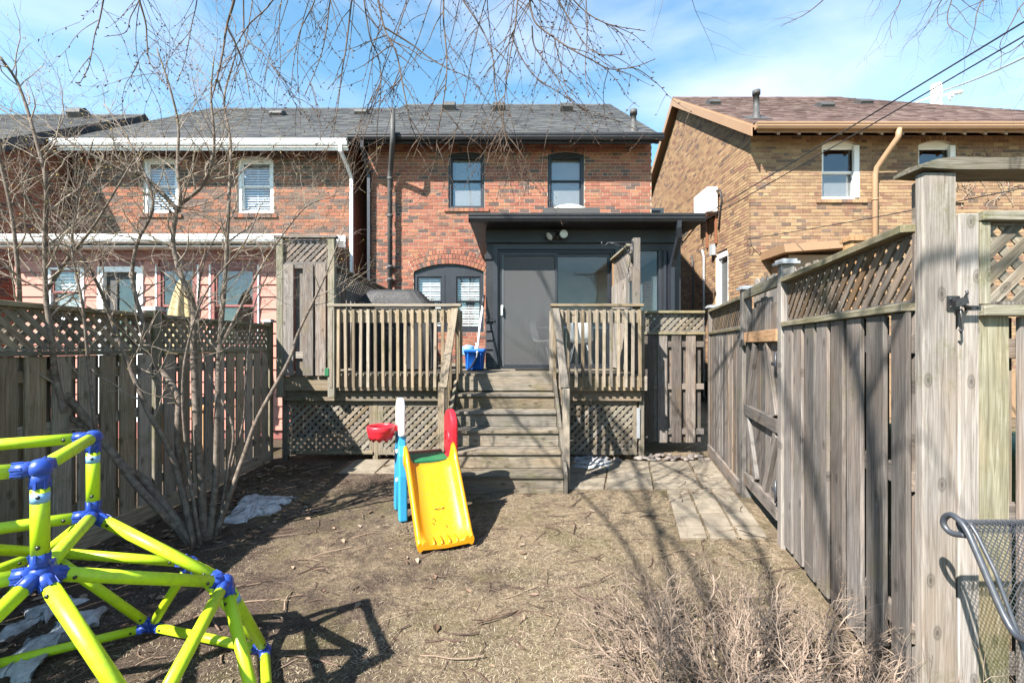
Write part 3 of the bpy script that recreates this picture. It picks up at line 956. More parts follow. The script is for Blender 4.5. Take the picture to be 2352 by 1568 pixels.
# roof
YE, YR = 9.55, 14.3
ZE = 5.98
def roof_planes(parent, x0, x1, ze, mat, fasc, hipx=None, ye=YE, yr=YR, sl=SL, name='roof', th=0.08):
    zr = ze + sl * (yr - ye)
    mb = MB()
    hx = x1 - (hipx or 0)
    yb = 2 * yr - ye
    T = [(x0, ye, ze), (x1, ye, ze), (hx, yr, zr), (x0, yr, zr), (x0, yb, ze), (x1, yb, ze)]
    B_ = [(p[0], p[1], p[2] - th) for p in T]
    mb.add(T + B_, [(0, 1, 2, 3), (3, 2, 5, 4), (0, 6, 7, 1), (6, 9, 8, 7), (9, 10, 11, 8), (4, 10, 9, 3), (0, 3, 9, 6), (5, 11, 10, 4)] + ([(1, 5, 2), (1, 7, 11, 5), (7, 8, 11)] if hipx else [(1, 7, 8, 2), (2, 8, 11, 5)]))
    o = mb.build(name, fasc, parent)
    sd = V((0, yr - ye, zr - ze))
    S = sd.length
    W = x1 - x0
    sh = shingles(o, (x0, ye - 0.02, ze - 0.012), (1, 0, 0), sd, W, S, mat, lim=(lambda s: (0.0, W - (hipx or 0) * min(1, s / S))))
    # ridge caps
    rc = MB()
    k = x0
    while k < hx - 0.05:
        rc.prism([(-0.13, -0.09 * sl * 1.3), (0, 0.022), (0.13, -0.09 * sl * 1.3), (0.13, -0.09 * sl * 1.3 - .01), (0, 0.01), (-0.13, -0.09 * sl * 1.3 - .01)], (k, yr, zr + 0.012), (0, 1, 0), (0, 0, 1), (min(0.2, hx - k) - 0.006, 0, 0))
        k += 0.2
    rc.build('ridge_cap', mat, o)
    return o, sd.normalized(), zr
roof, sdv, ZR = roof_planes(house, -3.36, 3.11, ZE + 0.03, 'shingle', 'black')
gutter(house, -3.42, 3.16, YE - 0.115, ZE + 0.02, 'black', 0.13)
mb = MB().box(-3.34, 3.09, YE + 0.01, YE + 0.03, ZE - 0.15, ZE - 0.06)
mb.build('fascia', 'black', house)
for i in range(15):
    x = -3.0 + i * 0.43
    MB().prism([(0, -0.16), (0, -0.06), (0.5, -0.06 + 0.5 * SL), (0.5, -0.16 + 0.5 * SL)], (x, YE + 0.03, ZE + .0), (0, 1, 0), (0, 0, 1), (0.045, 0, 0)).build('rafter_tail', 'black', house)
def on_roof(u, v, ye=YE, ze=ZE + 0.03, sl=SL):
    # where the sight line through a photo point meets a front roof slope
    k = -(v - V0) / FP
    y = (ze - sl * ye - EYE) / (k - sl)
    return V(((u - U0) / FP * y, y, EYE + k * y))
def roof_vent(parent, p, mat='graphite', w_=0.42, name='roof_vent', hk=1.0):
    d = sdv
    n_ = V((0, -d.z, d.y))
    p = V(p)
    mb = MB()
    mb.mbox(p - V((w_ / 2, 0, 0)) - d * 0.2 + n_ * 0.012, V((w_, 0, 0)), d * 0.42, n_ * 0.01)
    prof = [(0.0, 0.02), (0.0, 0.16 * hk), (0.05, 0.22 * hk), (0.24, 0.22 * hk), (0.34, 0.02)]
    mb.prism(prof, p - V((w_ * 0.42, 0, 0)) - d * 0.16, d, n_, V((w_ * 0.84, 0, 0)))
    o = mb.build(name, mat, parent)
    return bevel(o, 0.02, 2)
def vent_pipe(parent, p, h_, r_=0.06, mat='graphite'):
    p = V(p)
    mb = MB().lathe([(r_ * 1.9, -0.1), (r_ * 1.6, 0.02), (r_ * 1.15, 0.10), (r_ * 1.15, 0.12), (r_, 0.12), (r_, h_ - 0.1), (r_ * 1.35, h_ - 0.1), (r_ * 1.35, h_), (r_ * 1.0, h_), (r_ * 0.9, h_ - 0.1), (0, h_ - 0.12)], p, 14)
    d = sdv
    n_ = V((0, -d.z, d.y))
    mb.mbox(p - V((0.25, 0, 0)) - d * 0.25 + n_ * 0.01, V((0.5, 0, 0)), d * 0.5, n_ * 0.012)
    return mb.build('vent_pipe', mat, parent)
for u, v in ((1033, 254), (1147, 255), (1300, 257)):
    roof_vent(house, on_roof(u, v))
p = on_roof(1455, 302)
vent_pipe(house, p, 0.46)
# black downspout and the soil pipe that rises past the eave
xd = ax(846, 9.9)
downspout(house, [(xd, YE - 0.05, ZE - 0.12), (xd, YE - 0.04, ZE - 0.25), (xd + 0.005, 9.86, ZE - 0.55), (xd + 0.01, 9.92, ZE - 0.68), (xd + 0.01, 9.93, 2.3)], 'navy', 0.085)
xp = ax(896, 9.85)
xt = ax(902, 9.36)
pp = [(xt, 9.36, 6.46), (xt, 9.36, 5.85), (xt * .9 + xp * .1, 9.40, 5.72), (xt * .2 + xp * .8, 9.78, 5.42), (xp, 9.84, 5.30), (xp, 9.85, 1.2)]
pipe = MB().tube(pp, 0.052, 14)
for zc in (5.15, 4.35, 3.25, 2.98):
    pipe.tube([(xp, 9.85, zc), (xp, 9.85, zc + 0.07)], 0.062, 14)
pipe.build('drain_pipe', 'graphite', house)
for zc in (3.28, 3.0):
    MB().box(xp - 0.11, xp + 0.08, 9.90, 9.995, zc, zc + 0.025).build('pipe_bracket', 'steel', house)

# ================================================================== BLACK SUNROOM
YS = 7.5
sun_r = thing('sunroom', 'black painted sunroom with sliding glass doors opening on the deck', 'sunroom', (1.2, YS, 1.2))
SX0, SX1 = -0.42, 2.78
ZD = 1.2
DX0, DX1 = ax(1143, YS), ax(1412, YS)
DZT = az(573, YS)
mb = MB()
mb.box(SX0, DX0, YS, YS + 0.12, ZD, az(590, YS))                      # pier
mb.box(SX0, SX1, YS, YS + 0.12, DZT, 3.499)                             # header
WX0, WX1 = ax(1425, YS), ax(1520, YS)
mb.box(DX1, WX0, YS, YS + 0.12, ZD, DZT)
mb.box(WX1, SX1, YS, YS + 0.12, ZD, DZT)
mb.box(WX0, WX1, YS, YS + 0.12, ZD, 1.9)
mb.box(SX0, DX0, YS, YS + 0.12, az(590, YS), DZT)
mb.box(SX0, SX0 + 0.1, YS + 0.12, YW - 0.012, ZD, 3.5)
mb.box(SX1 - 0.1, SX1, YS + 0.12, YW - 0.012, 2.9, 3.5)
mb.box(SX1 - 0.1, SX1, YS + 0.12, YW - 0.012, 0, 1.9)
mb.box(SX0, SX1, YS, YS + 0.12, 0, ZD - 0.05)
mb.build('wall', 'black', sun_r)
MB().box(SX0 - 0.012, SX1 + 0.01, YS - 0.03, YS - 0.002, 3.302, 3.482).build('header_board', 'black', sun_r)
MB().box(SX0 - 0.02, SX1 + 0.02, YS - 0.055, YS - 0.002, 3.265, 3.298).build('header_moulding', 'black', sun_r)
MB().box(SX0 - 0.03, DX0 - 0.05, YS - 0.05, YS - 0.002, az(596, YS), az(584, YS)).build('pier_capital', 'black', sun_r)
MB().box(SX0 - 0.01, DX0 - 0.05, YS - 0.024, YS - 0.002, az(732, YS), az(597, YS)).build('pier_panel', 'black', sun_r)
MB().box(SX0 - 0.03, DX0 - 0.045, YS - 0.05, YS - 0.002, az(738, YS) , az(733, YS)).build('pier_ledge', 'black', sun_r)
zz = az(739, YS)
for k in range(5):
    MB().mbox((SX0 - 0.015, YS - 0.006, zz), (DX0 - 0.05 - SX0 + 0.015, 0, 0), (0, -0.028, -0.147), (0, 0.012, 0)).build('lap_board', 'black', sun_r)
    zz -= 0.152
# floor and interior, seen through the glass
mb = MB()
mb.box(SX0 + 0.1, SX1 - 0.1, YS + 0.12, YW - 0.02, ZD - 0.05, ZD + 0.01)
mb.build('floor', 'interior', sun_r)
mb = MB()
mb.box(SX0 + 0.1, SX1 - 0.1, YW - 0.12, YW - 0.03, ZD, 3.4)
mb.box(SX0 + 0.101, SX0 + 0.13, YS + 0.12, YW - 0.12, ZD, 3.4)
mb.box(SX0 + 0.1, SX1 - 0.1, YS + 0.12, YW - 0.12, 3.2, 3.25)
mb.build('interior_wall', 'interior', sun_r)
# right side window band
mb = MB()
for y0, y1 in ((YS + 0.12, YS + 0.2), (YS + 1.15, YS + 1.25), (YW - 0.3, YW - 0.2)):
    mb.box(SX1 - 0.1, SX1, y0, y1, 1.9, 2.9)
mb.build('mullion', 'white', sun_r)
MB().box(SX1 - 0.05, SX1 - 0.045, YS + 0.2, YW - 0.3, 1.9, 2.9).build('side_pane', 'glass', sun_r)
# sliding door
dr = MB()
c_ = 0.075
dr.box(DX0 - c_, DX0, YS - 0.03, YS + 0.1, ZD, DZT + c_)
dr.box(DX1, DX1 + c_, YS - 0.03, YS + 0.1, ZD, DZT + c_)
dr.box(DX0, DX1, YS - 0.03, YS + 0.1, DZT, DZT + c_)
for k, (e, yy) in enumerate(((0.028, 0.0), (0.056, 0.02))):
    dr.box(DX0 + e - 0.02, DX0 + e, YS + yy, YS + 0.1, ZD + 0.03, DZT - e + 0.02)
    dr.box(DX1 - e, DX1 - e + 0.02, YS + yy, YS + 0.1, ZD + 0.03, DZT - e + 0.02)
    dr.box(DX0 + e, DX1 - e, YS + yy, YS + 0.1, DZT - e, DZT - e + 0.02)
dr.box(DX0, DX1, YS - 0.045, YS + 0.1, ZD, ZD + 0.03)
door = dr.build('sliding_door', 'navy', sun_r)
dm = ax(1278, YS)
def sash(x0, x1, y, z0, z1, t_, mat, name, th=0.03):
    mb = MB().box(x0, x0 + t_, y, y + th, z0, z1).box(x1 - t_, x1, y, y + th, z0, z1).box(x0 + t_, x1 - t_, y, y + th, z0, z0 + t_).box(x0 + t_, x1 - t_, y, y + th, z1 - t_, z1)
    return mb.build(name, mat, door)
d0, d1, zb_, zt_ = DX0 + 0.058, DX1 - 0.058, ZD + 0.032, DZT - 0.058
sash(dm - 0.03, d1, YS + 0.062, zb_, zt_, 0.05, 'navy', 'door_leaf')
sash(d0, dm + 0.03, YS + 0.066, zb_, zt_, 0.05, 'navy', 'door_leaf', 0.028)
sash(d0, dm + 0.015, YS + 0.018, zb_, zt_, 0.035, 'navy', 'screen_frame', 0.02)
MB().box(dm + 0.022, d1 - 0.05, YS + 0.075, YS + 0.08, zb_ + 0.05, zt_ - 0.05).build('pane', 'door_glass', door)
MB().box(d0 + 0.052, dm - 0.022, YS + 0.08, YS + 0.085, zb_ + 0.05, zt_ - 0.05).build('pane', 'door_glass', door)
MB().box(d0 + 0.034, dm - 0.018, YS + 0.027, YS + 0.0275, zb_ + 0.034, zt_ - 0.034).build('insect_screen', 'screen', door)
MB().box(d0 + 0.028, d0 + 0.034, YS + 0.012, YS + 0.0175, zb_ + 0.01, zt_ - 0.034).build('screen_edge', 'steel', door)
o = MB().box(d0 - 0.002, d0 + 0.033, YS - 0.012, YS + 0.0175, az(724, YS), az(701, YS)).box(d0 + 0.008, d0 + 0.02, YS - 0.035, YS - 0.012, az(721, YS), az(705, YS)).build('handle', 'white', door)
# fixed window right of the door
wn = MB()
wn.box(WX0, WX0 + 0.05, YS + 0.01, YS + 0.1, 1.9, az(575, YS)).box(WX1 - 0.05, WX1, YS + 0.01, YS + 0.1, 1.9, az(575, YS))
wn.box(WX0 + .05, WX1 - .05, YS + 0.01, YS + 0.1, 1.9, 1.95).box(WX0, WX1, YS + 0.01, YS + 0.1, az(575, YS), DZT)
wn = wn.build('window', 'navy', sun_r)
MB().box(WX0 + .05, WX1 - .05, YS + 0.05, YS + 0.055, 1.95, az(575, YS)).build('pane', 'door_glass', wn)
for k, x in enumerate((WX1 + 0.02, WX1 + 0.09)):
    MB().box(x, x + 0.045, YS - 0.03 - 0.012 * k, YS - 0.002, ZD - .3, DZT - 0.03).build('corner_board', 'navy', sun_r)
# roof, soffit, gutter
YG = 7.0
GX0, GX1 = ax(1076, YG), ax(1620, YG)
zg = az(490, YG)
mb = MB()
T = [(GX0 + 0.02, YG + 0.1, zg - 0.03), (GX1 - 0.02, YG + 0.1, zg - 0.03), (GX1 - 0.02, YW - 0.012, 4.47), (GX0 + 0.02, YW - 0.012, 4.47)]
mb.add(T + [(p[0], p[1], 3.5) for i, p in enumerate(T)], [(0, 1, 2, 3), (7, 6, 5, 4), (0, 4, 5, 1), (1, 5, 6, 2), (3, 7, 4, 0), (2, 6, 7, 3)])
sroof = mb.build('roof', 'black', sun_r)
MB().mbox((GX0 + 0.05, YG + 0.12, zg - 0.015), (GX1 - GX0 - 0.1, 0, 0), (0, YW - YG - 0.15, 0.872), (0, 0, 0.012)).build('roof_membrane', 'graphite', sroof)
gutter(sun_r, GX0, GX1, YG - 0.02, zg, 'black', 0.125)
MB().box(GX0 + 0.015, GX1 - 0.015, YG + 0.1, YS - 0.003, 3.486, 3.499).build('soffit', 'black', sun_r)
sl = MB().lathe([(0.44, 0.0), (0.44, 0.03), (0.40, 0.04), (0.37, 0.085), (0.29, 0.135), (0.16, 0.17), (0.0, 0.185)], (ax(1305, 8.6), 8.6, 4.03), 28, sx=1.0, sy=1.0)
sl.build('skylight_dome', 'lens', sroof)
MB().box(ax(1305, 8.6) - 0.5, ax(1305, 8.6) + 0.5, 8.1, 9.1, 3.75, 4.035).build('skylight_curb', 'graphite', sroof)
xs_ = ax(1556, 7.1)
downspout(sun_r, [(xs_, 7.05, zg - 0.1), (xs_, 7.06, zg - 0.2), (xs_ + 0.03, 7.12, zg - 0.33), (xs_ + 0.03, 7.34, zg - 0.62), (xs_ + 0.02, 7.41, zg - 0.75), (xs_ + 0.02, 7.42, 0.3)], 'navy', 0.085)
# flood light
fl = MB().lathe([(0, 0), (0.055, 0), (0.055, 0.03), (0, 0.03)], (ax(1278, YS) , YS - 0.03, 3.37), 16, axis=(0, -1, 0))
fl.tube([(ax(1270, YS), YS - 0.06, 3.37), (ax(1282, YS), YS - 0.12, 3.365)], 0.018, 8)
lamp = fl.build('flood_light', 'graphite', sun_r)
def lamp_head(p, d):
    p, d = V(p), V(d).normalized()
    h_ = MB().lathe([(0.0, -0.15), (0.035, -0.15), (0.045, -0.08), (0.072, 0.0), (0.076, 0.02), (0.066, 0.02)], p, 18, axis=d)
    h_.build('lamp_head', 'graphite', lamp)
    MB().lathe([(0.067, 0.012), (0.05, 0.018), (0.0, 0.02)], p, 18, axis=d).build('lens', 'lens', lamp)
lamp_head((ax(1263, YS - .15), YS - 0.17, 3.345), (-0.7, -0.5, -0.55))
lamp_head((ax(1294, YS - .15), YS - 0.19, 3.37), (0.05, -1, -0.05))

# ================================================================== LEFT NEIGHBOUR: brick house with white gutters
lh = thing('brick_house', 'dark red brick house with white gutters and white upstairs windows', 'house', (-6.5, YW, 0))
LX0, LX1 = -9.67, -3.52
LW = [(-8.10, -7.34, 4.47, 5.66), (-6.03, -5.25, 4.47, 5.66)]
ops = [(a - LX0, b_ - LX0, c_, d_, 0.08) for a, b_, c_, d_ in LW]
arcs = [((a + b_) / 2 - LX0, (b_ - a) / 2, d_, 0.08, 0.11) for a, b_, c_, d_ in LW]
brick_wall(lh, (LX0, YW, 0), (1, 0, 0), (0, -1, 0), LX1 - LX0, 2.9, 5.97, ops, 'brick_dark', 'mortar', arcs, 300, (3.2, 4.7))
for a, b_, c_, d_ in LW:
    arch_bricks(lh, (a + b_) / 2, YW, (b_ - a) / 2, d_, 0.08, 1, 'brick_dark')
    sash_window(lh, a, b_, YW, c_, d_, 0.075, 'white', 'white', 'glass', 0.07, None, None, blind=True, depth=0.03)
    for k in range(8):
        wdt = (b_ - a + 0.2) / 8
        MB().box(a - 0.1 + k * wdt + .004, a - 0.1 + (k + 1) * wdt - .004, YW - 0.035 - random.uniform(0, .003), YW + 0.05, c_ - 0.078, c_ - 0.004).build('sill_brick', 'brick_dark', lh)
MB().box(LX0, LX1, YW + 0.005, YW + 0.09, 0, 2.9).box(LX1 - 0.1, LX1, YW + 0.09, YW + 8.5, 0, 6.0).box(LX0, LX0 + 0.1, YW + 0.09, YW + 8.5, 0, 6.0).box(LX0 + .1, LX1 - .1, YW + 8.4, YW + 8.5, 0, 6.0).build('rear_wall', 'brick_dark', lh)
MB().box(LX0 + .1, LX1 - .1, YW + 2.5, YW + 2.6, 0.5, 6.2).build('room_wall', 'interior_dark', lh)
lro, _, _ = roof_planes(lh, -9.52, -3.38, ZE - 0.09, 'shingle', 'graphite')
gutter(lh, -9.62, -3.44, YE - 0.115, ZE - 0.10, 'white', 0.125)
MB().box(-9.56, -3.44, YE + 0.01, YE + 0.03, ZE - 0.30, ZE - 0.16).build('fascia', 'white', lh)
xw = ax(793, 9.6)
downspout(lh, [(xw - 0.06, YE - 0.05, ZE - 0.22), (xw - 0.06, YE - 0.05, ZE - 0.34), (xw + 0.0, 9.8, ZE - 0.6), (xw + 0.02, 9.93, ZE - 0.75), (xw + 0.02, 9.93, 1.2)], 'white', 0.085)
for u, v in ((640, 266), (832, 263)):
    roof_vent(lh, on_roof(u, v, ze=ZE - 0.09), hk=0.6)

# pink addition at the back of it
YP = 7.7
ad = thing('siding_addition', 'salmon pink clapboard addition with white gutter behind the lattice fence', 'house extension', (-6, YP, 0))
PX0, PX1 = ax(36, YP), -3.75
def pz(v):
    return az(v, YP)
holes = [(ax(112, YP), ax(196, YP), pz(735), pz(615)), (ax(228, YP), ax(332, YP), 0.3, pz(613)), (ax(364, YP), ax(456, YP), pz(800), pz(613)), (ax(487, YP), ax(594, YP), pz(800), pz(613))]
zz = 0.15
lap = 0.205
while zz < 3.1:
    iv = [(PX0, PX1)]
    for a, b_, za, zb in holes:
        if zz + lap > za and zz < zb:
            nv = []
            for p, q in iv:
                if a > p: nv.append((p, min(a, q)))
                if b_ < q: nv.append((max(b_, p), q))
            iv = [(p, q) for p, q in nv if q - p > 0.01]
    for p, q in iv:
        MB().mbox((p, YP, zz + lap), (q - p, 0, 0), (0, -0.022, -lap + 0.006), (0, 0.014, 0)).build('siding_board', 'pink', ad)
    zz += lap
MB().box(PX0, PX0 + 0.1, YP + 0.02, YW - 0.012, 0, 3.15).box(PX1 - 0.1, PX1, YP + 0.02, YW - 0.012, 0, 3.15).box(PX0, PX1, YP + 0.02, YP + 0.1, 0, 0.3).box(PX0, PX1, YP + 0.02, YP + 0.1, pz(613), 3.15).build('wall', 'redtrim', ad)
MB().box(PX0 + 0.1, PX1 - 0.1, YW - 0.3, YW - 0.2, 0, 3.1).box(PX0 + 0.1, PX1 - 0.1, YP + 0.1, YW - 0.3, 3.0, 3.05).build('room_wall', 'interior', ad)
MB().box(PX0 - 0.02, PX1, YP - 0.035, YP - 0.003, pz(592), pz(572)).build('frieze_board', 'redtrim', ad)
for k, (a, b_, za, zb) in enumerate(holes):
    if k == 1:
        f = MB().box(a, a + 0.1, YP - 0.04, YP + 0.08, za, zb).box(b_ - 0.1, b_, YP - 0.04, YP + 0.08, za, zb).box(a + .1, b_ - .1, YP - 0.04, YP + 0.08, zb - 0.09, zb)
        f = f.build('door', 'white', ad)
        MB().box(a + 0.1, a + 0.28, YP + 0.03, YP + 0.07, za, zb - 0.09).box(b_ - 0.2, b_ - 0.1, YP + 0.03, YP + 0.07, za, zb - 0.09).box(a + 0.28, b_ - 0.2, YP + 0.03, YP + 0.07, za, 1.3).box(a + 0.28, b_ - 0.2, YP + 0.03, YP + 0.07, zb - 0.2, zb - 0.09).build('door_leaf', 'graphite', f)
        MB().box(a + 0.28, b_ - 0.2, YP + 0.05, YP + 0.055, 1.3, zb - 0.2).build('pane', 'glass', f)
    else:
        sash_window(ad, a, b_, YP - 0.03, za, zb, 0, 'white' if k == 0 else 'redtrim', 'redtrim', 'glass', 0.06, depth=0.0, blind=(k == 0), lower=('film' if k == 0 else None), upper=None)
        if k != 0:
            MB().box(a - 0.025, a - 0.002, YP - 0.04, YP - 0.005, za, zb + .03).box(b_ + 0.002, b_ + 0.025, YP - 0.04, YP - 0.005, za, zb + .03).build('window_trim', 'white', ad)
zt = pz(553)
mb = MB()
T = [(PX0 - 0.12, YP - 0.32, zt), (PX1 + 0.1, YP - 0.32, zt), (PX1 + 0.1, YW - 0.012, zt + 0.5), (PX0 - 0.12, YW - 0.012, zt + 0.5)]
mb.add(T + [(p[0], p[1], p[2] - 0.12) for p in T], [(0, 1, 2, 3), (7, 6, 5, 4), (0, 4, 5, 1), (1, 5, 6, 2), (3, 7, 4, 0), (2, 6, 7, 3)])
ar = mb.build('roof', 'white', ad)
MB().mbox((PX0 - 0.1, YP - 0.3, zt + 0.012), (PX1 - PX0 + 0.18, 0, 0), (0, YW - YP + 0.28, 0.495), (0, 0, 0.008)).build('roofing', 'graphite', ar)
MB().box(ax(225, 9.85), PX1 + 0.1, YW - 0.05, YW - 0.008, zt + 0.47, zt + 0.64).build('flashing', 'white', ar)
gutter(ad, PX0 - 0.18, PX1 + 0.12, YP - 0.43, zt + 0.01, 'white', 0.12)
MB().box(PX0 - 0.1, PX1 + 0.1, YP - 0.3, YP - 0.04, zt - 0.165, zt - 0.145).build('soffit', 'white', ad)

# far left house: only its side gable shows
fh = thing('brick_house', 'red brick house whose shaded gable wall with navy fascia shows at far left', 'house', (-12, 12, 0))
FXW = -9.92
brick_wall(fh, (FXW, 8.3, 0), (0, 1, 0), (1, 0, 0), 7.4, 0.5, 7.3, [], 'brick_far', 'mortar', (), 300, (1.2, 4.6), lim=lambda z: (0, 7.4) if z < 5.05 else (max(0.0, (z - 5.05) / 0.64), 7.4 - max(0.0, (z - 5.05) / 0.64)))
MB().box(-20, FXW - 0.1, 8.3, 8.4, 0, 5.1).box(-20, -19.9, 8.4, 15.6, 0, 5.1).box(-20, FXW - 0.1, 15.6, 15.7, 0, 5.1).build('rear_wall', 'brick_dark', fh)
fro, _, _ = roof_planes(fh, -20.2, -9.66, 5.06, 'shingle', 'navy', ye=7.95, yr=12.0, sl=0.64, th=0.24)
gutter(fh, -20.2, -9.64, 7.84, 5.06, 'navy', 0.12)
vp = V((ax(270, 11.0), 11.0, 7.05))
roof_vent(fh, (-10.9, 11.5, 5.06 + 0.64 * 3.55))

# ================================================================== RIGHT NEIGHBOUR: buff brick house
rh = thing('brick_house', 'buff brick house with tan gutters and brown shingle roof', 'house', (9, YW, 0))
RX0, RX1 = 5.25, 14.2
RW = [(ax(1888, YW), ax(1975, YW), az(458, YW), az(333, YW)), (ax(2110, YW), ax(2196, YW), az(458, YW), az(333, YW))]
ops = [(a - RX0, b_ - RX0, c_, d_, 0.10) for a, b_, c_, d_ in RW]
arcs = [((a + b_) / 2 - RX0, (b_ - a) / 2, d_, 0.10, 0.1) for a, b_, c_, d_ in RW]
ZRE = 6.2
brick_wall(rh, (RX0, YW, 0), (1, 0, 0), (0, -1, 0), RX1 - RX0, 1.0, 6.2, ops, 'brick_buff', 'mortar_buff', arcs, 300, (1.3, 4.6))
for a, b_, c_, d_ in RW:
    arch_bricks(rh, (a + b_) / 2, YW, (b_ - a) / 2, d_, 0.10, 1, 'brick_buff')
    sash_window(rh, a, b_, YW, c_, d_, 0.10, 'white', 'white', 'glass', 0.055, None, 'film', depth=0.07)
    MB().box(b_ - 0.115, b_ - 0.002, YW + 0.012, YW + 0.07, c_ + 0.05, d_).box(a + .002, b_ - 0.115, YW + 0.004, YW + 0.07, c_, c_ + 0.05).build('window_reveal', 'white', rh)
    for k in range(10):
        wdt = (b_ - a + 0.28) / 10
        MB().box(a - 0.14 + k * wdt + .004, a - 0.14 + (k + 1) * wdt - .004, YW - 0.035 - random.uniform(0, .003), YW + 0.05, c_ - 0.078, c_ - 0.004).build('sill_brick', 'brick_buff', rh)
SWo = (11.06 - YW - 0.09, 11.75 - YW - 0.09, 2.55, 3.86)
brick_wall(rh, (RX0, YW + 0.09, 0), (0, 1, 0), (-1, 0, 0), 8.4, 0.6, 9.25, [(SWo[0], SWo[1], SWo[2], SWo[3], 0.08)], 'brick_buff', 'mortar_buff', (), 0, lim=lambda z: (0, 8.4) if z < 6.3 else (max(0.0, (z - 6.3) / SL), 8.4 - max(0.0, (z - 6.3) / SL)))
MB().box(RX0 + 0.09, RX1, YW + 0.005, YW + 0.09, 0, 1.0).box(RX1 - 0.1, RX1, YW + 0.09, YW + 8.5, 0, 6.2).box(RX0, RX1 - .1, YW + 8.5, YW + 8.6, 0, 6.2).build('rear_wall', 'brick_buff', rh)
MB().box(RX0 + 0.8, RX0 + 0.9, YW + 0.6, YW + 8.4, 0.6, 6.2).box(RX0 + 0.9, RX1 - 0.1, YW + 2.5, YW + 2.6, 0.6, 6.2).build('room_wall', 'interior_dark', rh)
# side window
mb = MB()
y0, y1 = SWo[0] + YW + 0.09, SWo[1] + YW + 0.09
for a, b_, c_, d_ in ((y0, y0 + 0.08, 2.55, 3.92), (y1 - 0.08, y1, 2.55, 3.92), (y0 + .08, y1 - .08, 2.55, 2.63), (y0 + .08, y1 - .08, 3.8, 3.93)):
    mb.box(RX0 + 0.03, RX0 + 0.12, a, b_, c_, d_)
sw_ = mb.build('window', 'white', rh)
MB().box(RX0 + 0.08, RX0 + 0.085, y0 + .08, y1 - .08, 2.63, 3.8).build('pane', 'glass', sw_)
MB().box(RX0 + 0.12, RX0 + 0.125, y0 + .04, y1 - .04, 2.6, 3.8).build('shade', 'film', sw_)
MB().box(RX0 - 0.03, RX0 + 0.03, y0 - 0.03, y1 + 0.03, 2.49, 2.55).build('sill', 'white', sw_)
rro, _, rzr = roof_planes(rh, RX0 - 0.2, RX1 + 0.35, ZRE + 0.04, 'shingle_brown', 'tan', hipx=4.2)
gutter(rh, RX0 - 0.16, RX1 + 0.35, YE - 0.115, ZRE + 0.03, 'tan', 0.13)
MB().box(RX0 - 0.1, RX1 + .3, YE + 0.01, YE + 0.03, ZRE - 0.14, ZRE - 0.05).build('fascia', 'tan', rh)
for i in range(22):
    x = RX0 + 0.32 + i * 0.435
    MB().prism([(-0.02, -0.19), (-0.02, -0.09), (0.5, -0.06 + 0.5 * SL), (0.5, -0.16 + 0.5 * SL)], (x, YE + 0.03, ZRE), (0, 1, 0), (0, 0, 1), (0.06, 0, 0)).build('rafter_tail', 'tan', rh)
for sgn in (1, -1):
    yy0 = YE if sgn > 0 else 2 * YR - YE
    MB().prism([(0, -0.27), (0, -0.05), (4.75, -0.05 + 4.75 * SL), (4.75, -0.27 + 4.75 * SL)], (RX0 - 0.23, yy0, ZRE + 0.05), (0, sgn, 0), (0, 0, 1), (0.028, 0, 0)).build('rake_board', 'tan', rh)
for u, v in ((1893, 246), (1982, 238)):
    roof_vent(rh, on_roof(u, v, ze=ZRE + 0.04), hk=0.5)
roof_vent(rh, on_roof(1637, 240, ze=ZRE + 0.04), w_=0.36, hk=0.55)
vent_pipe(rh, on_roof(1737, 272, ze=ZRE + 0.04), 0.62, 0.062)
xq = ax(2032, 9.7)
tp = [(xq + 0.13, YE - 0.05, ZRE - 0.08), (xq + 0.13, YE - 0.04, ZRE - 0.25), (xq + 0.06, YE + 0.15, ZRE - 0.5), (xq - 0.02, YE + 0.33, ZRE - 0.75), (xq - 0.03, YE + 0.37, ZRE - 0.9), (xq - 0.03, YE + 0.37, 1.0)]
dsp = MB().tube(tp, 0.055, 12)
for zc in (4.75, 3.3):
    dsp.tube([(xq - 0.03, YE + 0.37, zc), (xq - 0.03, YE + 0.37, zc + 0.03)], 0.066, 12)
dsp.build('downspout', 'tan', rh)
# small side-door canopy
cy0, cy1 = 9.1, YW - 0.012
xa, xb = ax(1800, 9.1), ax(2010, 9.1)
mb = MB()
za, zb = az(575, 9.1), az(548, 9.1)
mb.prism([(xa, az(560, 9.1)), (ax(1985, 9.1), az(548, 9.1)), (xb, az(548, 9.1)), (xb, az(562, 9.1)), (ax(1985, 9.1), az(565, 9.1)), (xa + .03, az(579, 9.1))], (0, cy0, 0), (1, 0, 0), (0, 0, 1), (0, cy1 - cy0, 0))
cano = mb.build('canopy', 'tan', rh)
MB().box(ax(1815, 9.3), xb, 9.35, YW - .014, 2.6, az(582, 9.2)).build('canopy_siding', 'tan', rh)
# service pipes on the side wall
for y, r_, mt, z1 in ((12.35, 0.03, 'steel', 4.2), (13.1, 0.025, 'graphite', 4.2)):
    MB().tube([(RX0 - 0.045, y, 0.2), (RX0 - 0.045, y, z1 - 0.2), (RX0 - 0.05, y + 0.1, z1)], r_, 8).build('conduit', mt, rh)

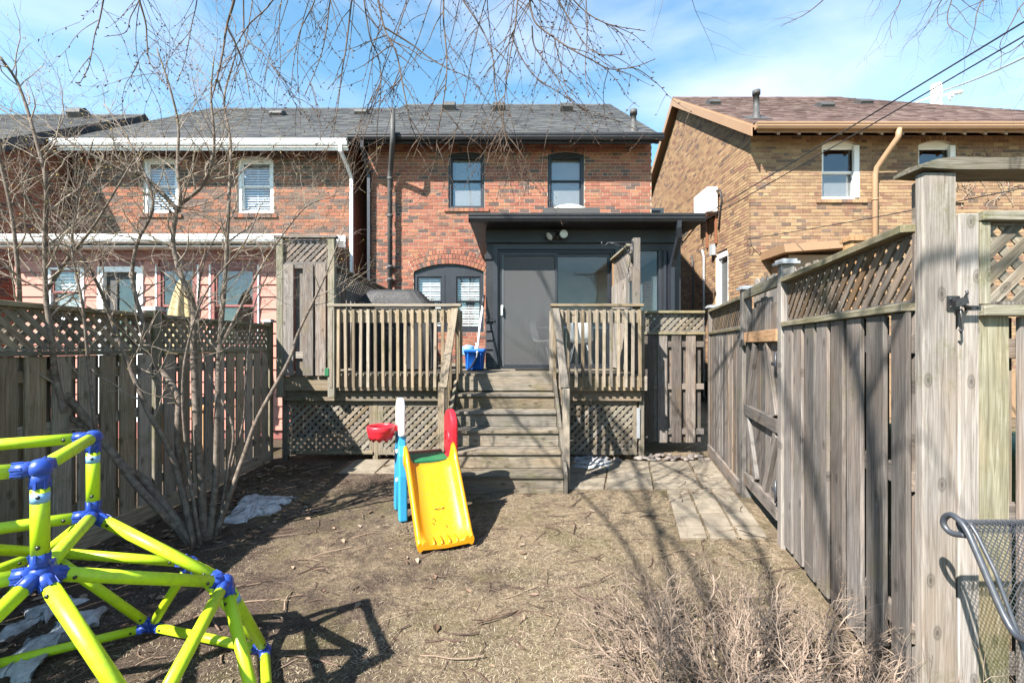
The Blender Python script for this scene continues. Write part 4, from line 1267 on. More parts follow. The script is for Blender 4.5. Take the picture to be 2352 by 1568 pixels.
# air conditioner on its bracket
ac = thing('air_conditioner', 'white outdoor air conditioner on a bracket high on the buff brick wall', 'air conditioner', (5.05, 11.9, 4.95))
o = MB().box(4.93, 5.20, 11.5, 12.35, 4.97, 5.6).build('housing', 'white', ac)
bevel(o, 0.02, 2)
MB().box(5.0, 5.10, 11.493, 11.499, 5.42, 5.52).build('access_panel', 'steel', ac)
MB().box(4.9, 5.24, 11.62, 11.67, 4.91, 4.965).box(4.9, 5.24, 12.15, 12.2, 4.91, 4.965).box(5.19, 5.235, 11.62, 11.67, 4.2, 4.91).box(5.19, 5.235, 12.15, 12.2, 4.2, 4.91).build('bracket', 'brown_plastic', ac)
MB().tube([(5.16, 11.5, 5.5), (5.2, 11.36, 5.46), (5.22, 11.33, 5.2), (5.22, 11.4, 5.0), (5.22, 11.5, 4.5)], 0.022, 8).build('hose', 'wire', ac)
MB().tube([(5.1, 12.36, 5.45), (5.1, 12.6, 5.5), (5.2, 13.0, 5.35), (5.2, 14.2, 4.9), (5.2, 14.5, 4.95)], 0.03, 8).build('hose', 'wire', ac)
MB().tube([(5.19, 12.4, 5.2), (5.19, 14.3, 4.75)], 0.022, 8).build('drain_line', 'steel', ac)
MB().box(5.14, 5.235, 11.7, 11.85, 3.92, 4.2).build('switch_box', 'steel', ac)
cu = thing('air_conditioner', 'dark slatted condenser just showing between the two houses above the black gutter', 'air conditioner', (4.1, 12.6, 4))
# stands on a shelf against the red house's side wall
MB().box(3.08, 3.77, 11.3, 12.1, 4.3, 5.0).build('housing', 'steel', cu)
for k in range(8):
    MB().box(3.3, 3.68, 11.27, 11.295, 4.4 + k * 0.07, 4.44 + k * 0.07).build('slat', 'black', cu)
MB().box(3.08, 3.79, 11.28, 12.12, 4.25, 4.295).build('shelf', 'black', cu)

# ================================================================== FENCES
def post_cap(parent, x, y, z, s_=0.11):
    o = MB().box(x - s_ / 2 - 0.015, x + s_ / 2 + 0.015, y - s_ / 2 - 0.015, y + s_ / 2 + 0.015, z, z + 0.02).box(x - s_ / 2, x + s_ / 2, y - s_ / 2, y + s_ / 2, z + 0.02, z + 0.04).build('post_cap', 'steel', parent)
    return o
def fence_run(parent, A, B_, side, zb, zm, zt, mat, pitch, bw, posts=(), kick=True, lat=True, topmat='mossy', skip_last=False, latmat='lattice', back=True):
    # straight run from A to B on the ground; side = unit vector towards the yard
    A, B_ = V((*A, 0)), V((*B_, 0))
    d = B_ - A
    L_ = d.length
    d.normalize()
    n_ = V((*side, 0)).normalized()
    up = V((0, 0, 1))
    # rails (behind the yard-side boards)
    for z in (0.32, 0.98, zm - 0.14):
        board('rail', parent, mat, A + up * z, B_ + up * z, up, 0.085, 0.036)
    board('lattice_rail', parent, topmat, A + up * (zm + 0.02) + n_ * 0.0, B_ + up * (zm + 0.02), n_, 0.115, 0.036)
    board('top_rail', parent, topmat, A + up * (zt - 0.018), B_ + up * (zt - 0.018), n_, 0.12, 0.036)
    if kick:
        board('kick_board', parent, mat, A + up * 0.075 + n_ * 0.05, B_ + up * 0.075 + n_ * 0.05, up, 0.14, 0.034)
    s_ = pitch * 0.5
    while s_ < L_ - 0.02:
        w_ = min(bw, (L_ - s_) * 2)
        p = A + d * s_ + n_ * 0.0295
        j = random.uniform(-0.004, 0.004)
        board('board', parent, mat, p + up * zb + d * j, p + up * (zm - 0.002) + d * (j + random.uniform(-.004, .004)), d, w_, 0.02, 0.003, 0.02)
        if back and s_ + pitch / 2 < L_ - 0.05:
            p = A + d * (s_ + pitch / 2) - n_ * 0.0295
            board('board', parent, mat, p + up * zb, p + up * (zm - 0.002), d, bw, 0.02, 0.003, 0.02)
        s_ += pitch
    if lat:
        lattice(parent, A + up * (zm + 0.041), d, up, n_, L_, zt - 0.04 - zm - 0.041, mat=latmat, fmat=mat)

XF = -3.36
lf = thing('lattice_top_fence', 'shaded wooden fence with lattice top beside the bare shrub and climbing dome', 'fence', (XF, 4, 0))
LP = [6.28, 4.27, 2.22, 0.2]
for a, b_ in zip(LP, LP[1:]):
    fence_run(lf, (XF, a - 0.05), (XF, b_ + 0.05), (1, 0), 0.10, 1.50, 1.87, 'fence_shade', 0.19, 0.14)
for y in LP:
    board('post', lf, 'mossy', (XF, y, -0.2), (XF, y, 1.90), (1, 0, 0), 0.092, 0.092, 0.006)
    post_cap(lf, XF, y, 1.9)

def fx(y):
    return fence_x(y) + 0.06
rf = thing('lattice_top_fence', 'tall sunlit grey wooden fence with lattice top along the paved path', 'fence', (2.3, 4, 0))
nside = V((-1, 0.25, 0)).normalized()
fence_run(rf, (fx(6.62), 6.62), (fx(4.83), 4.83), nside[:2], 0.14, 1.74, 2.10, 'fence', 0.185, 0.14, latmat='lattice_warm')
fence_run(rf, (fx(3.52), 3.52), (fx(1.97), 1.97), nside[:2], 0.04, 1.72, 2.10, 'fence', 0.205, 0.156, kick=False, latmat='lattice_warm')
for y, h_ in ((6.66, 2.13), (4.77, 2.16), (3.58, 2.21)):
    board('post', rf, 'post', (fx(y), y, -0.2), (fx(y), y, h_), nside, 0.095, 0.095, 0.006)
    post_cap(rf, fx(y), y, h_)
board('header_beam', rf, 'mossy', (fx(4.72) - .02, 4.72, 2.10), (fx(3.64) - .02, 3.64, 2.10), (0, 0, 1), 0.09, 0.04)

rt = thing('lattice_top_fence', 'short grey board fence with lattice top between deck and sunlit fence', 'fence', (2.35, 6.7, 0))
fence_run(rt, (1.9, 6.70), (2.82, 6.70), (0, -1), 0.16, 1.74, 2.09, 'fence', 0.205, 0.14, kick=False)
board('post', rt, 'mossy', (1.86, 6.70, -0.2), (1.86, 6.70, 2.06), (1, 0, 0), 0.08, 0.08, 0.005)

# garden gate in the sunlit fence
gt = thing('wooden_gate', 'arched wooden gate with crossed braces and one fresh cedar rail', 'gate', (fx(4.2), 4.2, 0))
gd = (V((fx(3.66), 3.66, 0)) - V((fx(4.70), 4.70, 0)))
gL = gd.length
gd.normalize()
ga = V((fx(4.70), 4.70, 0))
UPV = V((0, 0, 1))
nb = 7
for k in range(nb):
    s_ = (k + 0.5) * gL / nb
    t_ = (k + 0.5 - nb / 2) / (nb / 2)
    hz = 1.60 + 0.42 * math.sqrt(max(0, 1 - t_ * t_))
    p = ga + gd * s_ - nside * 0.01
    board('board', gt, 'fence', p + UPV * 0.12, p + UPV * hz, gd, gL / nb - 0.004, 0.02, 0.003, 0.01)
q0, q1 = ga + gd * 0.02 + nside * 0.022, ga + gd * (gL - 0.02) + nside * 0.022
board('rail', gt, 'new_wood', q0 + UPV * 1.66, q1 + UPV * 1.66, UPV, 0.10, 0.04)
board('rail', gt, 'fence', q0 + UPV * 0.92, q1 + UPV * 0.92, UPV, 0.11, 0.04)
board('rail', gt, 'fence', q0 + UPV * 0.22, q1 + UPV * 0.22, UPV, 0.12, 0.04)
for (z0, z1) in ((0.99, 1.59), (0.30, 0.85)):
    zm_ = (z0 + z1) / 2
    fl_ = 1 if z0 > 0.5 else -1
    for sgn in (0, 1):
        # braces meet towards the middle, as a V above and an inverted V below
        top_s, bot_s = (0.36, 0.10) if sgn == 0 else (gL - 0.36, gL - 0.10)
        if fl_ < 0:
            top_s, bot_s = (0.08, 0.40) if sgn == 0 else (gL - 0.08, gL - 0.40)
        board('brace', gt, 'fence', ga + gd * bot_s + nside * 0.018 + UPV * z0, ga + gd * top_s + nside * 0.018 + UPV * z1, gd, 0.085, 0.036)
board('frame_stile', gt, 'fence', q0 + UPV * 0.28 - nside * .012 + gd * .03, q0 + UPV * 1.6 - nside * .012 + gd * .03, gd, 0.08, 0.02)
for z in (1.35, 0.32):
    hz_ = MB()
    b0 = ga + gd * (gL - 0.02) + nside * 0.047
    hz_.mbox(b0 + UPV * z, gd * 0.03, UPV * 0.16, nside * 0.006)
    hz_.mbox(b0 + UPV * (z + 0.06) - gd * 0.09, gd * 0.09, UPV * 0.03, nside * 0.005)
    hz_.tube([b0 + UPV * (z - .01) + gd * 0.03 + nside * .006, b0 + UPV * (z + 0.17) + gd * 0.03 + nside * .006], 0.009, 8)
    hz_.build('hinge', 'chairmetal', gt)
lt = MB()
b0 = ga - gd * 0.02 + nside * 0.05 + UPV * 1.58
lt.mbox(b0, gd * 0.07, UPV * 0.06, nside * 0.015)
lt.tube([b0 + gd * 0.03 + UPV * 0.03, b0 - gd * 0.05 + nside * 0.03 + UPV * 0.05, b0 - gd * 0.09 + nside * 0.02 + UPV * 0.09], 0.008, 6)
lt.build('latch', 'iron', gt)

# neighbour's dog-eared pickets beyond that fence
pk = thing('picket_fence', 'pale scalloped picket fence just showing above the lattice of the sunlit fence', 'fence', (2.6, 4.2, 0))
for k in range(13):
    y = 3.62 + k * 0.105
    zt_ = 2.30 + random.uniform(-0.012, 0.012)
    x = 2.62
    MB().prism([(-0.047, 0.1), (0.047, 0.1), (0.047, zt_ - 0.05), (0.02, zt_), (-0.02, zt_), (-0.047, zt_ - 0.05)], (x, y, 0), (0, 1, 0), (0, 0, 1), (0.018, 0, 0)).build('picket', 'post', pk)
for z in (0.5, 1.9):
    board('rail', pk, 'fence', (2.66, 3.5, z), (2.66, 5.0, z), (0, 0, 1), 0.085, 0.036)
board('post', pk, 'new_wood', (2.62, 3.5, 0), (2.62, 3.5, 2.37), (1, 0, 0), 0.09, 0.09)
MB().box(2.56, 2.68, 3.44, 3.56, 2.37, 2.40).box(2.575, 2.665, 3.455, 3.545, 2.40, 2.415).build('post_cap', 'new_wood', pk)

# foreground post, arbour beam and lattice gate at the right edge
pg = thing('arbour_gate', 'big pale gatepost with mossy beam and lattice topped gate at right edge', 'gate', (1.54, 1.73, 0))
YPG = 1.87
PZ = az(395, YPG)
board('post', pg, 'post', (1.759, YPG + 0.021, -0.2), (1.759, YPG + 0.021, PZ), (1, 0, 0), 0.14, 0.042, 0.006)
board('post', pg, 'fence', (1.80, YPG + 0.09, -0.2), (1.80, YPG + 0.09, PZ - 0.004), (1, 0, 0), 0.09, 0.09, 0.006)
bm_ = MB()
pts_ = []
for i in range(24):
    x = 1.668 + 1.5 * i / 23
    pr = []
    for k, (yy, zz) in enumerate(((YPG - 0.02, PZ + 0.003), (YPG + 0.12, PZ + 0.003), (YPG + 0.12, PZ + 0.052), (YPG + 0.05, PZ + 0.058), (YPG - 0.022, PZ + 0.052))):
        f = noise.noise(V((x * 14, k * 3.1, 0.5))) * 0.006
        e_ = max(0, 1 - (x - 1.668) / 0.09)
        zz2 = zz + f + (0.008 * e_ if k < 2 else -0.026 * e_)
        pr.append((yy + f, zz2, x))
    pts_.append(pr)
bm_.grid(pts_, False, True)
for e in (0, 23):
    k0 = e * 5
    bm_.f.append(tuple(k0 + i for i in (range(5) if e == 0 else reversed(range(5))))); bm_.sm.append(False)
me_ = bm_.mesh('beam')
me_.materials.append(M['mossy'])
link('beam', me_, pg, Matrix(((0, 0, 1, 0), (1, 0, 0, 0), (0, 1, 0, 0), (0, 0, 0, 1))))
board('stile', pg, 'post', (ax(2224, YPG + 0.03), YPG + 0.05, -0.1), (ax(2224, YPG + 0.03), YPG + 0.05, az(490, YPG + .03)), (1, 0, 0), 0.088, 0.05, 0.006)
gx0 = ax(2251, YPG + 0.04)
gx1 = 2.78
yg_ = YPG + 0.06
board('gate_top_rail', pg, 'mossy', (gx0, yg_, az(500, yg_)), (gx1, yg_, az(500, yg_)), (0, 0, 1), 0.040, 0.07)
board('gate_mid_rail', pg, 'green_board', (gx0, yg_ - 0.01, az(714, yg_)), (gx1, yg_ - 0.01, az(714, yg_)), (0, 0, 1), 0.045, 0.06)
board('gate_frame', pg, 'green_board', (gx0 + 0.024, yg_, az(700, yg_)), (gx0 + 0.024, yg_, az(512, yg_)), (1, 0, 0), 0.045, 0.04)
board('gate_frame', pg, 'green_board', (gx1 - 0.024, yg_, az(700, yg_)), (gx1 - 0.024, yg_, az(512, yg_)), (1, 0, 0), 0.045, 0.04)
lattice(pg, (gx0 + 0.048, yg_ + 0.012, az(699, yg_)), (1, 0, 0), (0, 0, 1), (0, -1, 0), gx1 - gx0 - 0.096, az(512, yg_) - az(699, yg_), 0.045, 0.108, 'lattice', fmat='fence')
x = gx0 + 0.004
for k in range(5):
    bwid = 0.137
    board('board', pg, 'green_board' if k == 0 else 'fence', (x + bwid / 2, yg_ + 0.006, 0.06), (x + bwid / 2, yg_ + 0.006, az(727, yg_)), (1, 0, 0), bwid, 0.02)
    x += bwid + 0.045
for z in (1.56, 0.85, 0.2):
    board('rail', pg, 'fence', (gx0, yg_ + 0.04, z), (gx1, yg_ + 0.04, z), (0, 0, 1), 0.085, 0.036)
for k in range(4):
    board('board', pg, 'fence_shade', (gx0 + 0.16 + k * 0.182, yg_ + 0.075, 0.06), (gx0 + 0.16 + k * 0.182, yg_ + 0.075, az(727, yg_)), (1, 0, 0), 0.137, 0.02)
lat_ = MB()
lx, lz = ax(2188, YPG), az(700, YPG)
lat_.box(lx - 0.028, lx + 0.022, YPG - 0.008, YPG - 0.002, lz - 0.022, lz + 0.036)
lat_.mbox((lx - 0.012, YPG - 0.03, lz - 0.012), (0.05, 0, 0.015), (0, 0.022, 0), (-0.006, 0, 0.028))
lat_.tube([(lx + 0.02, YPG - 0.022, lz + 0.01), (lx + 0.034, YPG - 0.026, lz + 0.045), (lx + 0.03, YPG - 0.026, lz + 0.055)], 0.005, 6)
lat_.tube([(lx + 0.01, YPG - 0.02, lz), (lx + 0.06, YPG - 0.012, lz - 0.012)], 0.007, 8)
lat_.box(lx + 0.045, lx + 0.104, YPG - 0.012, YPG - 0.003, lz - 0.024, lz - 0.004)
for dx, dz in ((-0.016, 0.024), (-0.016, -0.01), (0.062, -0.014), (0.09, -0.014)):
    lat_.lathe([(0.0, 0.012), (0.004, 0.012), (0.005, 0.008)], (lx + dx, YPG, lz + dz), 8, axis=(0, -1, 0))
lat_.tube([(lx + 0.016, YPG - 0.014, lz - 0.02), (lx + 0.028, YPG - 0.01, lz - 0.06), (lx + 0.03, YPG - 0.01, lz - 0.1), (lx + 0.024, YPG - 0.01, lz - 0.115), (lx + 0.018, YPG - 0.01, lz - 0.1)], 0.0045, 6)
lat_.build('latch', 'iron', pg)

# ================================================================== DECK
YD = 6.2
dk = thing('wooden_deck', 'raised weathered wooden deck with spindle railings and lattice skirt', 'deck', (-0.7, YD, 0))
DKX0, DKX1 = -3.18, 1.80
y = YD
k = 0
while y < YS - 0.1:
    board('deck_board', dk, 'stair', (DKX0, y + 0.07, ZD - 0.018), (DKX1, y + 0.07, ZD - 0.018), (0, 1, 0), 0.138, 0.034)
    y += 0.144
while y < YW - 0.16:
    board('deck_board', dk, 'stair', (DKX0, y + 0.07, ZD - 0.018), (SX0 - 0.01, y + 0.07, ZD - 0.018), (0, 1, 0), 0.138, 0.034)
    y += 0.144
for x0, x1 in ((DKX0, -0.74), (0.56, DKX1)):
    board('fascia', dk, 'deck', (x0, YD + 0.0, ZD - 0.135), (x1, YD + 0.0, ZD - 0.135), (0, 0, 1), 0.195, 0.036)
    board('beam', dk, 'stair', (x0 + 0.02, YD + 0.07, ZD - 0.30), (x1 - 0.02, YD + 0.07, ZD - 0.30), (0, 0, 1), 0.16, 0.036)
board('fascia', dk, 'stair', (-0.735, YD + 0.0, ZD - 0.135), (0.555, YD + 0.0, ZD - 0.135), (0, 0, 1), 0.195, 0.034)
board('side_fascia', dk, 'deck', (DKX1 + 0.02, YD - 0.018, ZD - 0.135), (DKX1 + 0.02, YS - 0.04, ZD - 0.135), (0, 0, 1), 0.195, 0.036)
# lattice skirt
ysk = YD + 0.12
zs0, zs1 = 0.07, ZD - 0.39
for x0, x1, fm_ in ((DKX0, ax(858, ysk), 0.055), (ax(868, ysk), -0.78, 0.075), (0.60, ax(1462, ysk), 0.05)):
    lattice(dk, (x0, ysk, zs0), (1, 0, 0), (0, 0, 1), (0, -1, 0), x1 - x0, zs1 - zs0, 0.045, 0.103, 'lattice', frame=fm_, fmat='stair', name='lattice_skirt')
for x in (DKX0 + 0.03, ax(863, ysk), -0.79, 0.59, ax(1470, ysk) + .02):
    board('support_post', dk, 'stair', (x, ysk + 0.02, -0.05), (x, ysk + 0.02, ZD - 0.22), (1, 0, 0), 0.07, 0.07)
board('bottom_board', dk, 'stair', (DKX0 + 0.2, ysk - 0.02, 0.10), (ax(858, ysk), ysk - 0.02, 0.10), (0, 0, 1), 0.04, 0.03)
MB().box(ax(1466, ysk) - 0.03, ax(1466, ysk) + 0.012, ysk - 0.036, ysk - 0.022, 0.3, 0.72).build('metal_strap', 'steel', dk)
# railings
def railing(parent, x0, x1, y, n):
    board('cap_rail', parent, 'deck', (x0 - 0.02, y + 0.03, az(701, y)), (x1 + 0.02, y + 0.03, az(701, y)), (0, 1, 0), 0.135, 0.036)
    board('rail', parent, 'deck', (x0, y + 0.021, az(725, y)), (x1, y + 0.021, az(725, y)), (0, 0, 1), 0.19, 0.034)
    for i in range(n):
        x = x0 + 0.03 + (x1 - x0 - 0.06) * i / (n - 1)
        board('baluster', parent, 'deck', (x + random.uniform(-.004, .004), y - 0.018, az(889, y) + random.uniform(-.006, .006)), (x + random.uniform(-.004, .004), y - 0.018, az(711, y)), (1, 0, 0), 0.04, 0.036, 0.003, 0.05)
YRL = YD - 0.04
railing(dk, ax(757, YRL), ax(1056, YRL), YRL, 18)
railing(dk, ax(1268, YRL), ax(1474, YRL), YRL, 13)
for x in (ax(764, YD) , -0.73, 0.56, DKX1 - 0.03):
    board('rail_post', dk, 'deck', (x, YD + 0.07, ZD - 0.02), (x, YD + 0.07, ZD + 0.86), (1, 0, 0), 0.088, 0.088, 0.005)
# right return railing post beside the stairs is part of the stair handrails below

# privacy screens
s1 = thing('privacy_screen', 'tall narrow board screen with lattice top at the deck end nearest the shrub', 'screen', (-2.8, YD, 0))
for u in (648, 765):
    board('post', s1, 'mossy', (ax(u, YD), YD - 0.03, ZD - 0.32), (ax(u, YD), YD - 0.03, az(549, YD)), (1, 0, 0), 0.092, 0.08, 0.005)
xa, xb = ax(656, YD), ax(757, YD)
board('top_rail', s1, 'fence', (xa - 0.12, YD - 0.03, az(546, YD)), (xb + 0.12, YD - 0.03, az(546, YD)), (0, 1, 0), 0.11, 0.034)
board('rail', s1, 'fence', (xa, YD - 0.03, az(611, YD)), (xb, YD - 0.03, az(611, YD)), (0, 0, 1), 0.085, 0.036)
board('rail', s1, 'post', (xa, YD - 0.02, az(815, YD)), (xb, YD - 0.02, az(815, YD)), (0, 0, 1), 0.09, 0.036)
lattice(s1, (xa, YD - 0.02, az(604, YD)), (1, 0, 0), (0, 0, 1), (0, -1, 0), xb - xa, az(553, YD) - az(604, YD), 0.038, 0.085, 'fence', fmat='fence')
for k, (u, yy) in enumerate(((667, -0.055), (712, -0.055), (741, -0.055), (690, 0.01), (728, 0.01))):
    board('board', s1, 'fence', (ax(u, YD), YD + yy, az(862, YD)), (ax(u, YD), YD + yy, az(609, YD)), (1, 0, 0), 0.14, 0.02, 0.003, 0.02)
MB().box(ax(757, YD) - .03, ax(757, YD) + 0.02, YD - 0.085, YD - 0.072, az(862, YD), az(845, YD)).build('bracket', 'green', s1)

s2 = thing('privacy_screen', 'grey lattice topped screen running back from the deck corner behind the barbecue', 'screen', (-2.5, 7.5, 0))
xs2 = -2.56
zt2 = 2.72
board('top_rail', s2, 'mossy', (xs2, YD + 0.14, zt2), (xs2, 9.8, zt2), (1, 0, 0), 0.1, 0.034)
board('rail', s2, 'fence', (xs2, YD + 0.14, zt2 - 0.34), (xs2, 9.8, zt2 - 0.34), (0, 0, 1), 0.085, 0.034)
lattice(s2, (xs2, YD + 0.14, zt2 - 0.295), (0, 1, 0), (0, 0, 1), (1, 0, 0), 3.64, 0.275, 0.038, 0.082, 'fence', fmat='fence')
for k in range(19):
    board('board', s2, 'fence', (xs2 + 0.03, YD + 0.25 + k * 0.19, ZD + 0.03), (xs2 + 0.03, YD + 0.25 + k * 0.19, zt2 - 0.3), (0, 1, 0), 0.14, 0.02, 0.003, 0.02)
for y in (9.85,):
    board('post', s2, 'fence', (xs2, y, ZD), (xs2, y, zt2 + 0.05), (1, 0, 0), 0.09, 0.09)

s3 = thing('privacy_screen', 'grey lattice topped screen from the tall post to the sliding door', 'screen', (1.65, 6.8, 0))
xs3 = 1.66
board('post', s3, 'post', (ax(1461, 6.27), 6.27, ZD), (ax(1461, 6.27), 6.27, az(547, 6.25)), (1, 0, 0), 0.098, 0.09, 0.005)
zt3 = 2.98
board('top_rail', s3, 'mossy', (xs3 - .01, 6.33, zt3), (xs3 - .01, YS - 0.04, zt3), (1, 0, 0), 0.1, 0.034)
board('rail', s3, 'fence', (xs3, 6.33, zt3 - 0.47), (xs3, YS - 0.05, zt3 - 0.47), (0, 0, 1), 0.07, 0.03)
board('post', s3, 'new_wood', (xs3 + 0.01, YS - 0.09, ZD), (xs3 + 0.01, YS - 0.09, zt3 - 0.02), (1, 0, 0), 0.07, 0.07)
lattice(s3, (xs3, 6.33, zt3 - 0.43), (0, 1, 0), (0, 0, 1), (-1, 0, 0), YS - 0.14 - 6.33, 0.41, 0.038, 0.082, 'fence', fmat='fence')
for k in range(6):
    board('board', s3, 'post', (xs3 - 0.03, 6.42 + k * 0.185, ZD + 0.03), (xs3 - 0.03, 6.42 + k * 0.185, zt3 - 0.44), (0, 1, 0), 0.14, 0.02, 0.003, 0.04)

# plant hook on that post
hk = thing('plant_hook', 'black scrolled iron plant hook on the tall deck post', 'hook', (ax(1452, 6.22), 6.22, 3.0))
hp = lambda u, v: at(u, v, 6.22)
hm = MB()
hm.tube([hp(1452, 557), hp(1405, 557), hp(1396, 558), hp(1391, 563), hp(1386, 564), hp(1382, 560), hp(1382, 555)], 0.010, 8)
hm.tube([hp(1400, 558), hp(1415, 560), hp(1430, 566), hp(1440, 575), hp(1448, 588), hp(1451, 600)], 0.009, 8)
for (cu_, cv_, rr) in ((1443, 563, 6), (1447, 578, 5), (1418, 563, 3)):
    hm.tube([hp(cu_ + rr * math.cos(a * 0.6), cv_ + rr * math.sin(a * 0.6)) for a in range(11)], 0.006, 6)
hm.build('arm', 'iron', hk)
MB().tube([hp(1452, 553), hp(1452, 606)], 0.011, 8).build('mounting_bar', 'iron', hk)

# ================================================================== STAIRS
st = thing('wooden_stairs', 'six step weathered wooden stairs leading up to the deck', 'stairs', (-0.1, 5.5, 0))
SXL, SXR = -0.735, 0.555
RISE, RUN, YB = 0.19, 0.262, 4.88
for k in range(5):
    zt_ = RISE * (k + 1)
    yf = YB + RUN * k
    board('tread', st, 'stair', (SXL, yf + 0.065, zt_ - 0.018), (SXR, yf + 0.065, zt_ - 0.018), (0, 1, 0), 0.138, 0.036, 0.004)
    board('tread', st, 'stair', (SXL, yf + 0.209, zt_ - 0.018), (SXR, yf + 0.209, zt_ - 0.018), (0, 1, 0), 0.138, 0.036, 0.004)
    if k == 0:
        board('riser', st, 'stair', (SXL, yf + 0.03, 0.085), (SXR, yf + 0.03, 0.085), (0, 0, 1), 0.135, 0.02)
        board('riser', st, 'stair', (SXL, yf + 0.01, 0.012), (SXR, yf + 0.01, 0.012), (0, 0, 1), 0.045, 0.03)
    else:
        board('riser', st, 'stair', (SXL, yf + 0.03, zt_ - 0.115), (SXR, yf + 0.03, zt_ - 0.115), (0, 0, 1), 0.148, 0.02)
for x in (SXL - 0.022, SXR + 0.022):
    o = MB().prism([(YB - 0.01, -0.02), (YB - 0.01, 0.20), (YD - 0.03, ZD - 0.04), (YD - 0.03, ZD - 0.34), (YB + 0.45, -0.02)], (x - 0.018, 0, 0), (0, 1, 0), (0, 0, 1), (0.036, 0, 0)).build('stringer', 'stair', st)
    sg = -1 if x < 0 else 1
    xo = x + sg * 0.045
    # handrail board, its post and balusters on the outside of the stringer
    h0 = V((xo - sg * .03, 5.08, 1.10))
    h1 = V((xo - sg * .03, YD + 0.03, az(699, YD + 0.03)))
    board('handrail', st, 'deck', h0, h1, (1, 0, 0), 0.09, 0.036)
    board('handrail_edge', st, 'deck', h0 + V((sg * .03, .02, -.07)), h1 + V((sg * .03, 0, -.07)), (0, 0, 1), 0.085, 0.034)
    board('newel_post', st, 'deck', (xo - sg * 0.02, 5.06, -0.02), (xo - sg * 0.02, 5.06, 1.10), (1, 0, 0), 0.075, 0.075, 0.005)
    for k in range(8):
        yb = 5.2 + k * 0.125
        zs = 0.12 + (yb - YB) * (ZD - 0.25) / (YD - YB)
        zh = 1.10 + (yb - 5.08) / (YD + 0.03 - 5.08) * (h1.z - 1.10) - 0.05
        board('baluster', st, 'deck', (xo + sg * 0.022, yb, zs), (xo + sg * 0.022, yb, zh), (1, 0, 0), 0.036, 0.036)

# ================================================================== THINGS ON THE DECK
bq = thing('barbecue', 'barbecue under a creased black cover behind the deck railing', 'barbecue', (-1.85, 7.3, ZD))
def cover_row(z, hx, hy, wav, n=64):
    row = []
    for k in range(n):
        a = 2 * math.pi * k / n
        ca, sa = math.cos(a), math.sin(a)
        e = 0.32
        x = hx * math.copysign(abs(ca) ** e, ca)
        y = hy * math.copysign(abs(sa) ** e, sa)
        f = noise.noise(V((x * 5.5, y * 5.5, z * 1.6))) * wav + 0.5 * wav * math.sin(k * 1.9 + z * 3)
        row.append((-1.86 + x * (1 + f), 7.3 + y * (1 + f * 1.6), z + f * 0.1))
    return row
cov = MB()
rows_ = [cover_row(ZD + 0.02, 0.66, 0.34, 0.05), cover_row(ZD + 0.15, 0.66, 0.335, 0.06), cover_row(ZD + 0.35, 0.655, 0.33, 0.07), cover_row(ZD + 0.55, 0.65, 0.325, 0.06), cover_row(ZD + 0.72, 0.645, 0.32, 0.04), cover_row(ZD + 0.9, 0.64, 0.32, 0.02), cover_row(ZD + 0.98, 0.63, 0.31, 0.01), cover_row(ZD + 1.03, 0.60, 0.30, 0.01), cover_row(ZD + 1.13, 0.51, 0.27, 0.012), cover_row(ZD + 1.24, 0.40, 0.22, 0.012), cover_row(ZD + 1.265, 0.37, 0.18, 0.012), cover_row(ZD + 1.26, 0.15, 0.08, 0.01), cover_row(ZD + 1.258, 0.01, 0.01, 0.0)]
cov.grid(rows_, True, True)
cv = cov.build('cover', 'cover', bq)
cv.modifiers.new('sub', 'SUBSURF').render_levels = 1
for x in (-2.42, -1.32):
    MB().lathe([(0.0, -0.02), (0.06, -0.02), (0.07, 0), (0.06, 0.02), (0, 0.02)], (x, 7.05, ZD + 0.072), 14, axis=(1, 0, 0)).build('wheel', 'iron', bq)

rb = thing('recycling_bin', 'blue plastic recycling box beside the black sunroom pier', 'bin', (-0.58, 7.25, ZD))
def rect_ring(cx, cy, z, hx, hy, r_=0.03, n=5):
    row = []
    for qx, qy, a0 in ((1, 1, 0), (-1, 1, 90), (-1, -1, 180), (1, -1, 270)):
        for k in range(n):
            a = R(a0 + 90 * k / (n - 1))
            row.append((cx + qx * (hx - r_) + r_ * math.cos(a), cy + qy * (hy - r_) + r_ * math.sin(a), z))
    return row
b_ = MB()
cx, cy = -0.585, 7.22
b_.grid([rect_ring(cx, cy, ZD + z, hx, hy) for z, hx, hy in ((0.006, 0.05, 0.05), (0.006, 0.125, 0.175), (0.02, 0.13, 0.18), (0.27, 0.15, 0.20), (0.275, 0.165, 0.215), (0.33, 0.167, 0.217), (0.335, 0.16, 0.21), (0.33, 0.147, 0.197), (0.05, 0.125, 0.175), (0.04, 0.02, 0.02))], True, True)
b_.build('box', 'bin', rb)
for xx in (-0.1, 0.1):
    MB().mbox((cx + xx - 0.01, cy - 0.192, ZD + 0.03), (0.02, 0, 0), (0, -0.012, 0.235), (0, 0.012, 0)).build('rib', 'bin', rb)
bg_ = MB()
bg_.grid([[(cx - 0.11 + r_ * math.cos(a * 0.45) * (1 + 0.3 * math.sin(a * 3 + z * 20)), cy - 0.08 + r_ * 1.2 * math.sin(a * 0.45), ZD + z) for a in range(15)] for z, r_ in ((0.24, 0.085), (0.32, 0.10), (0.37, 0.085), (0.39, 0.03))], True, True)
tag(bg_.build('plastic_bag', 'bag'), 'pale blue plastic bag spilling over the blue recycling box', 'bag')
bt = MB().lathe([(0, 0.1), (0.038, 0.1), (0.04, 0.3), (0.036, 0.34), (0.016, 0.38), (0.016, 0.40), (0.02, 0.40), (0.02, 0.425), (0, 0.425)], (cx + 0.02, cy + 0.05, ZD), 14)
tag(bt.build('bottle', 'offwhite'), 'clear white bottle standing up in the blue recycling box', 'bottle')
sh = thing('snow_shovel', 'snow shovel with white handle leaning against the black pier', 'shovel', (-0.6, 7.0, ZD))
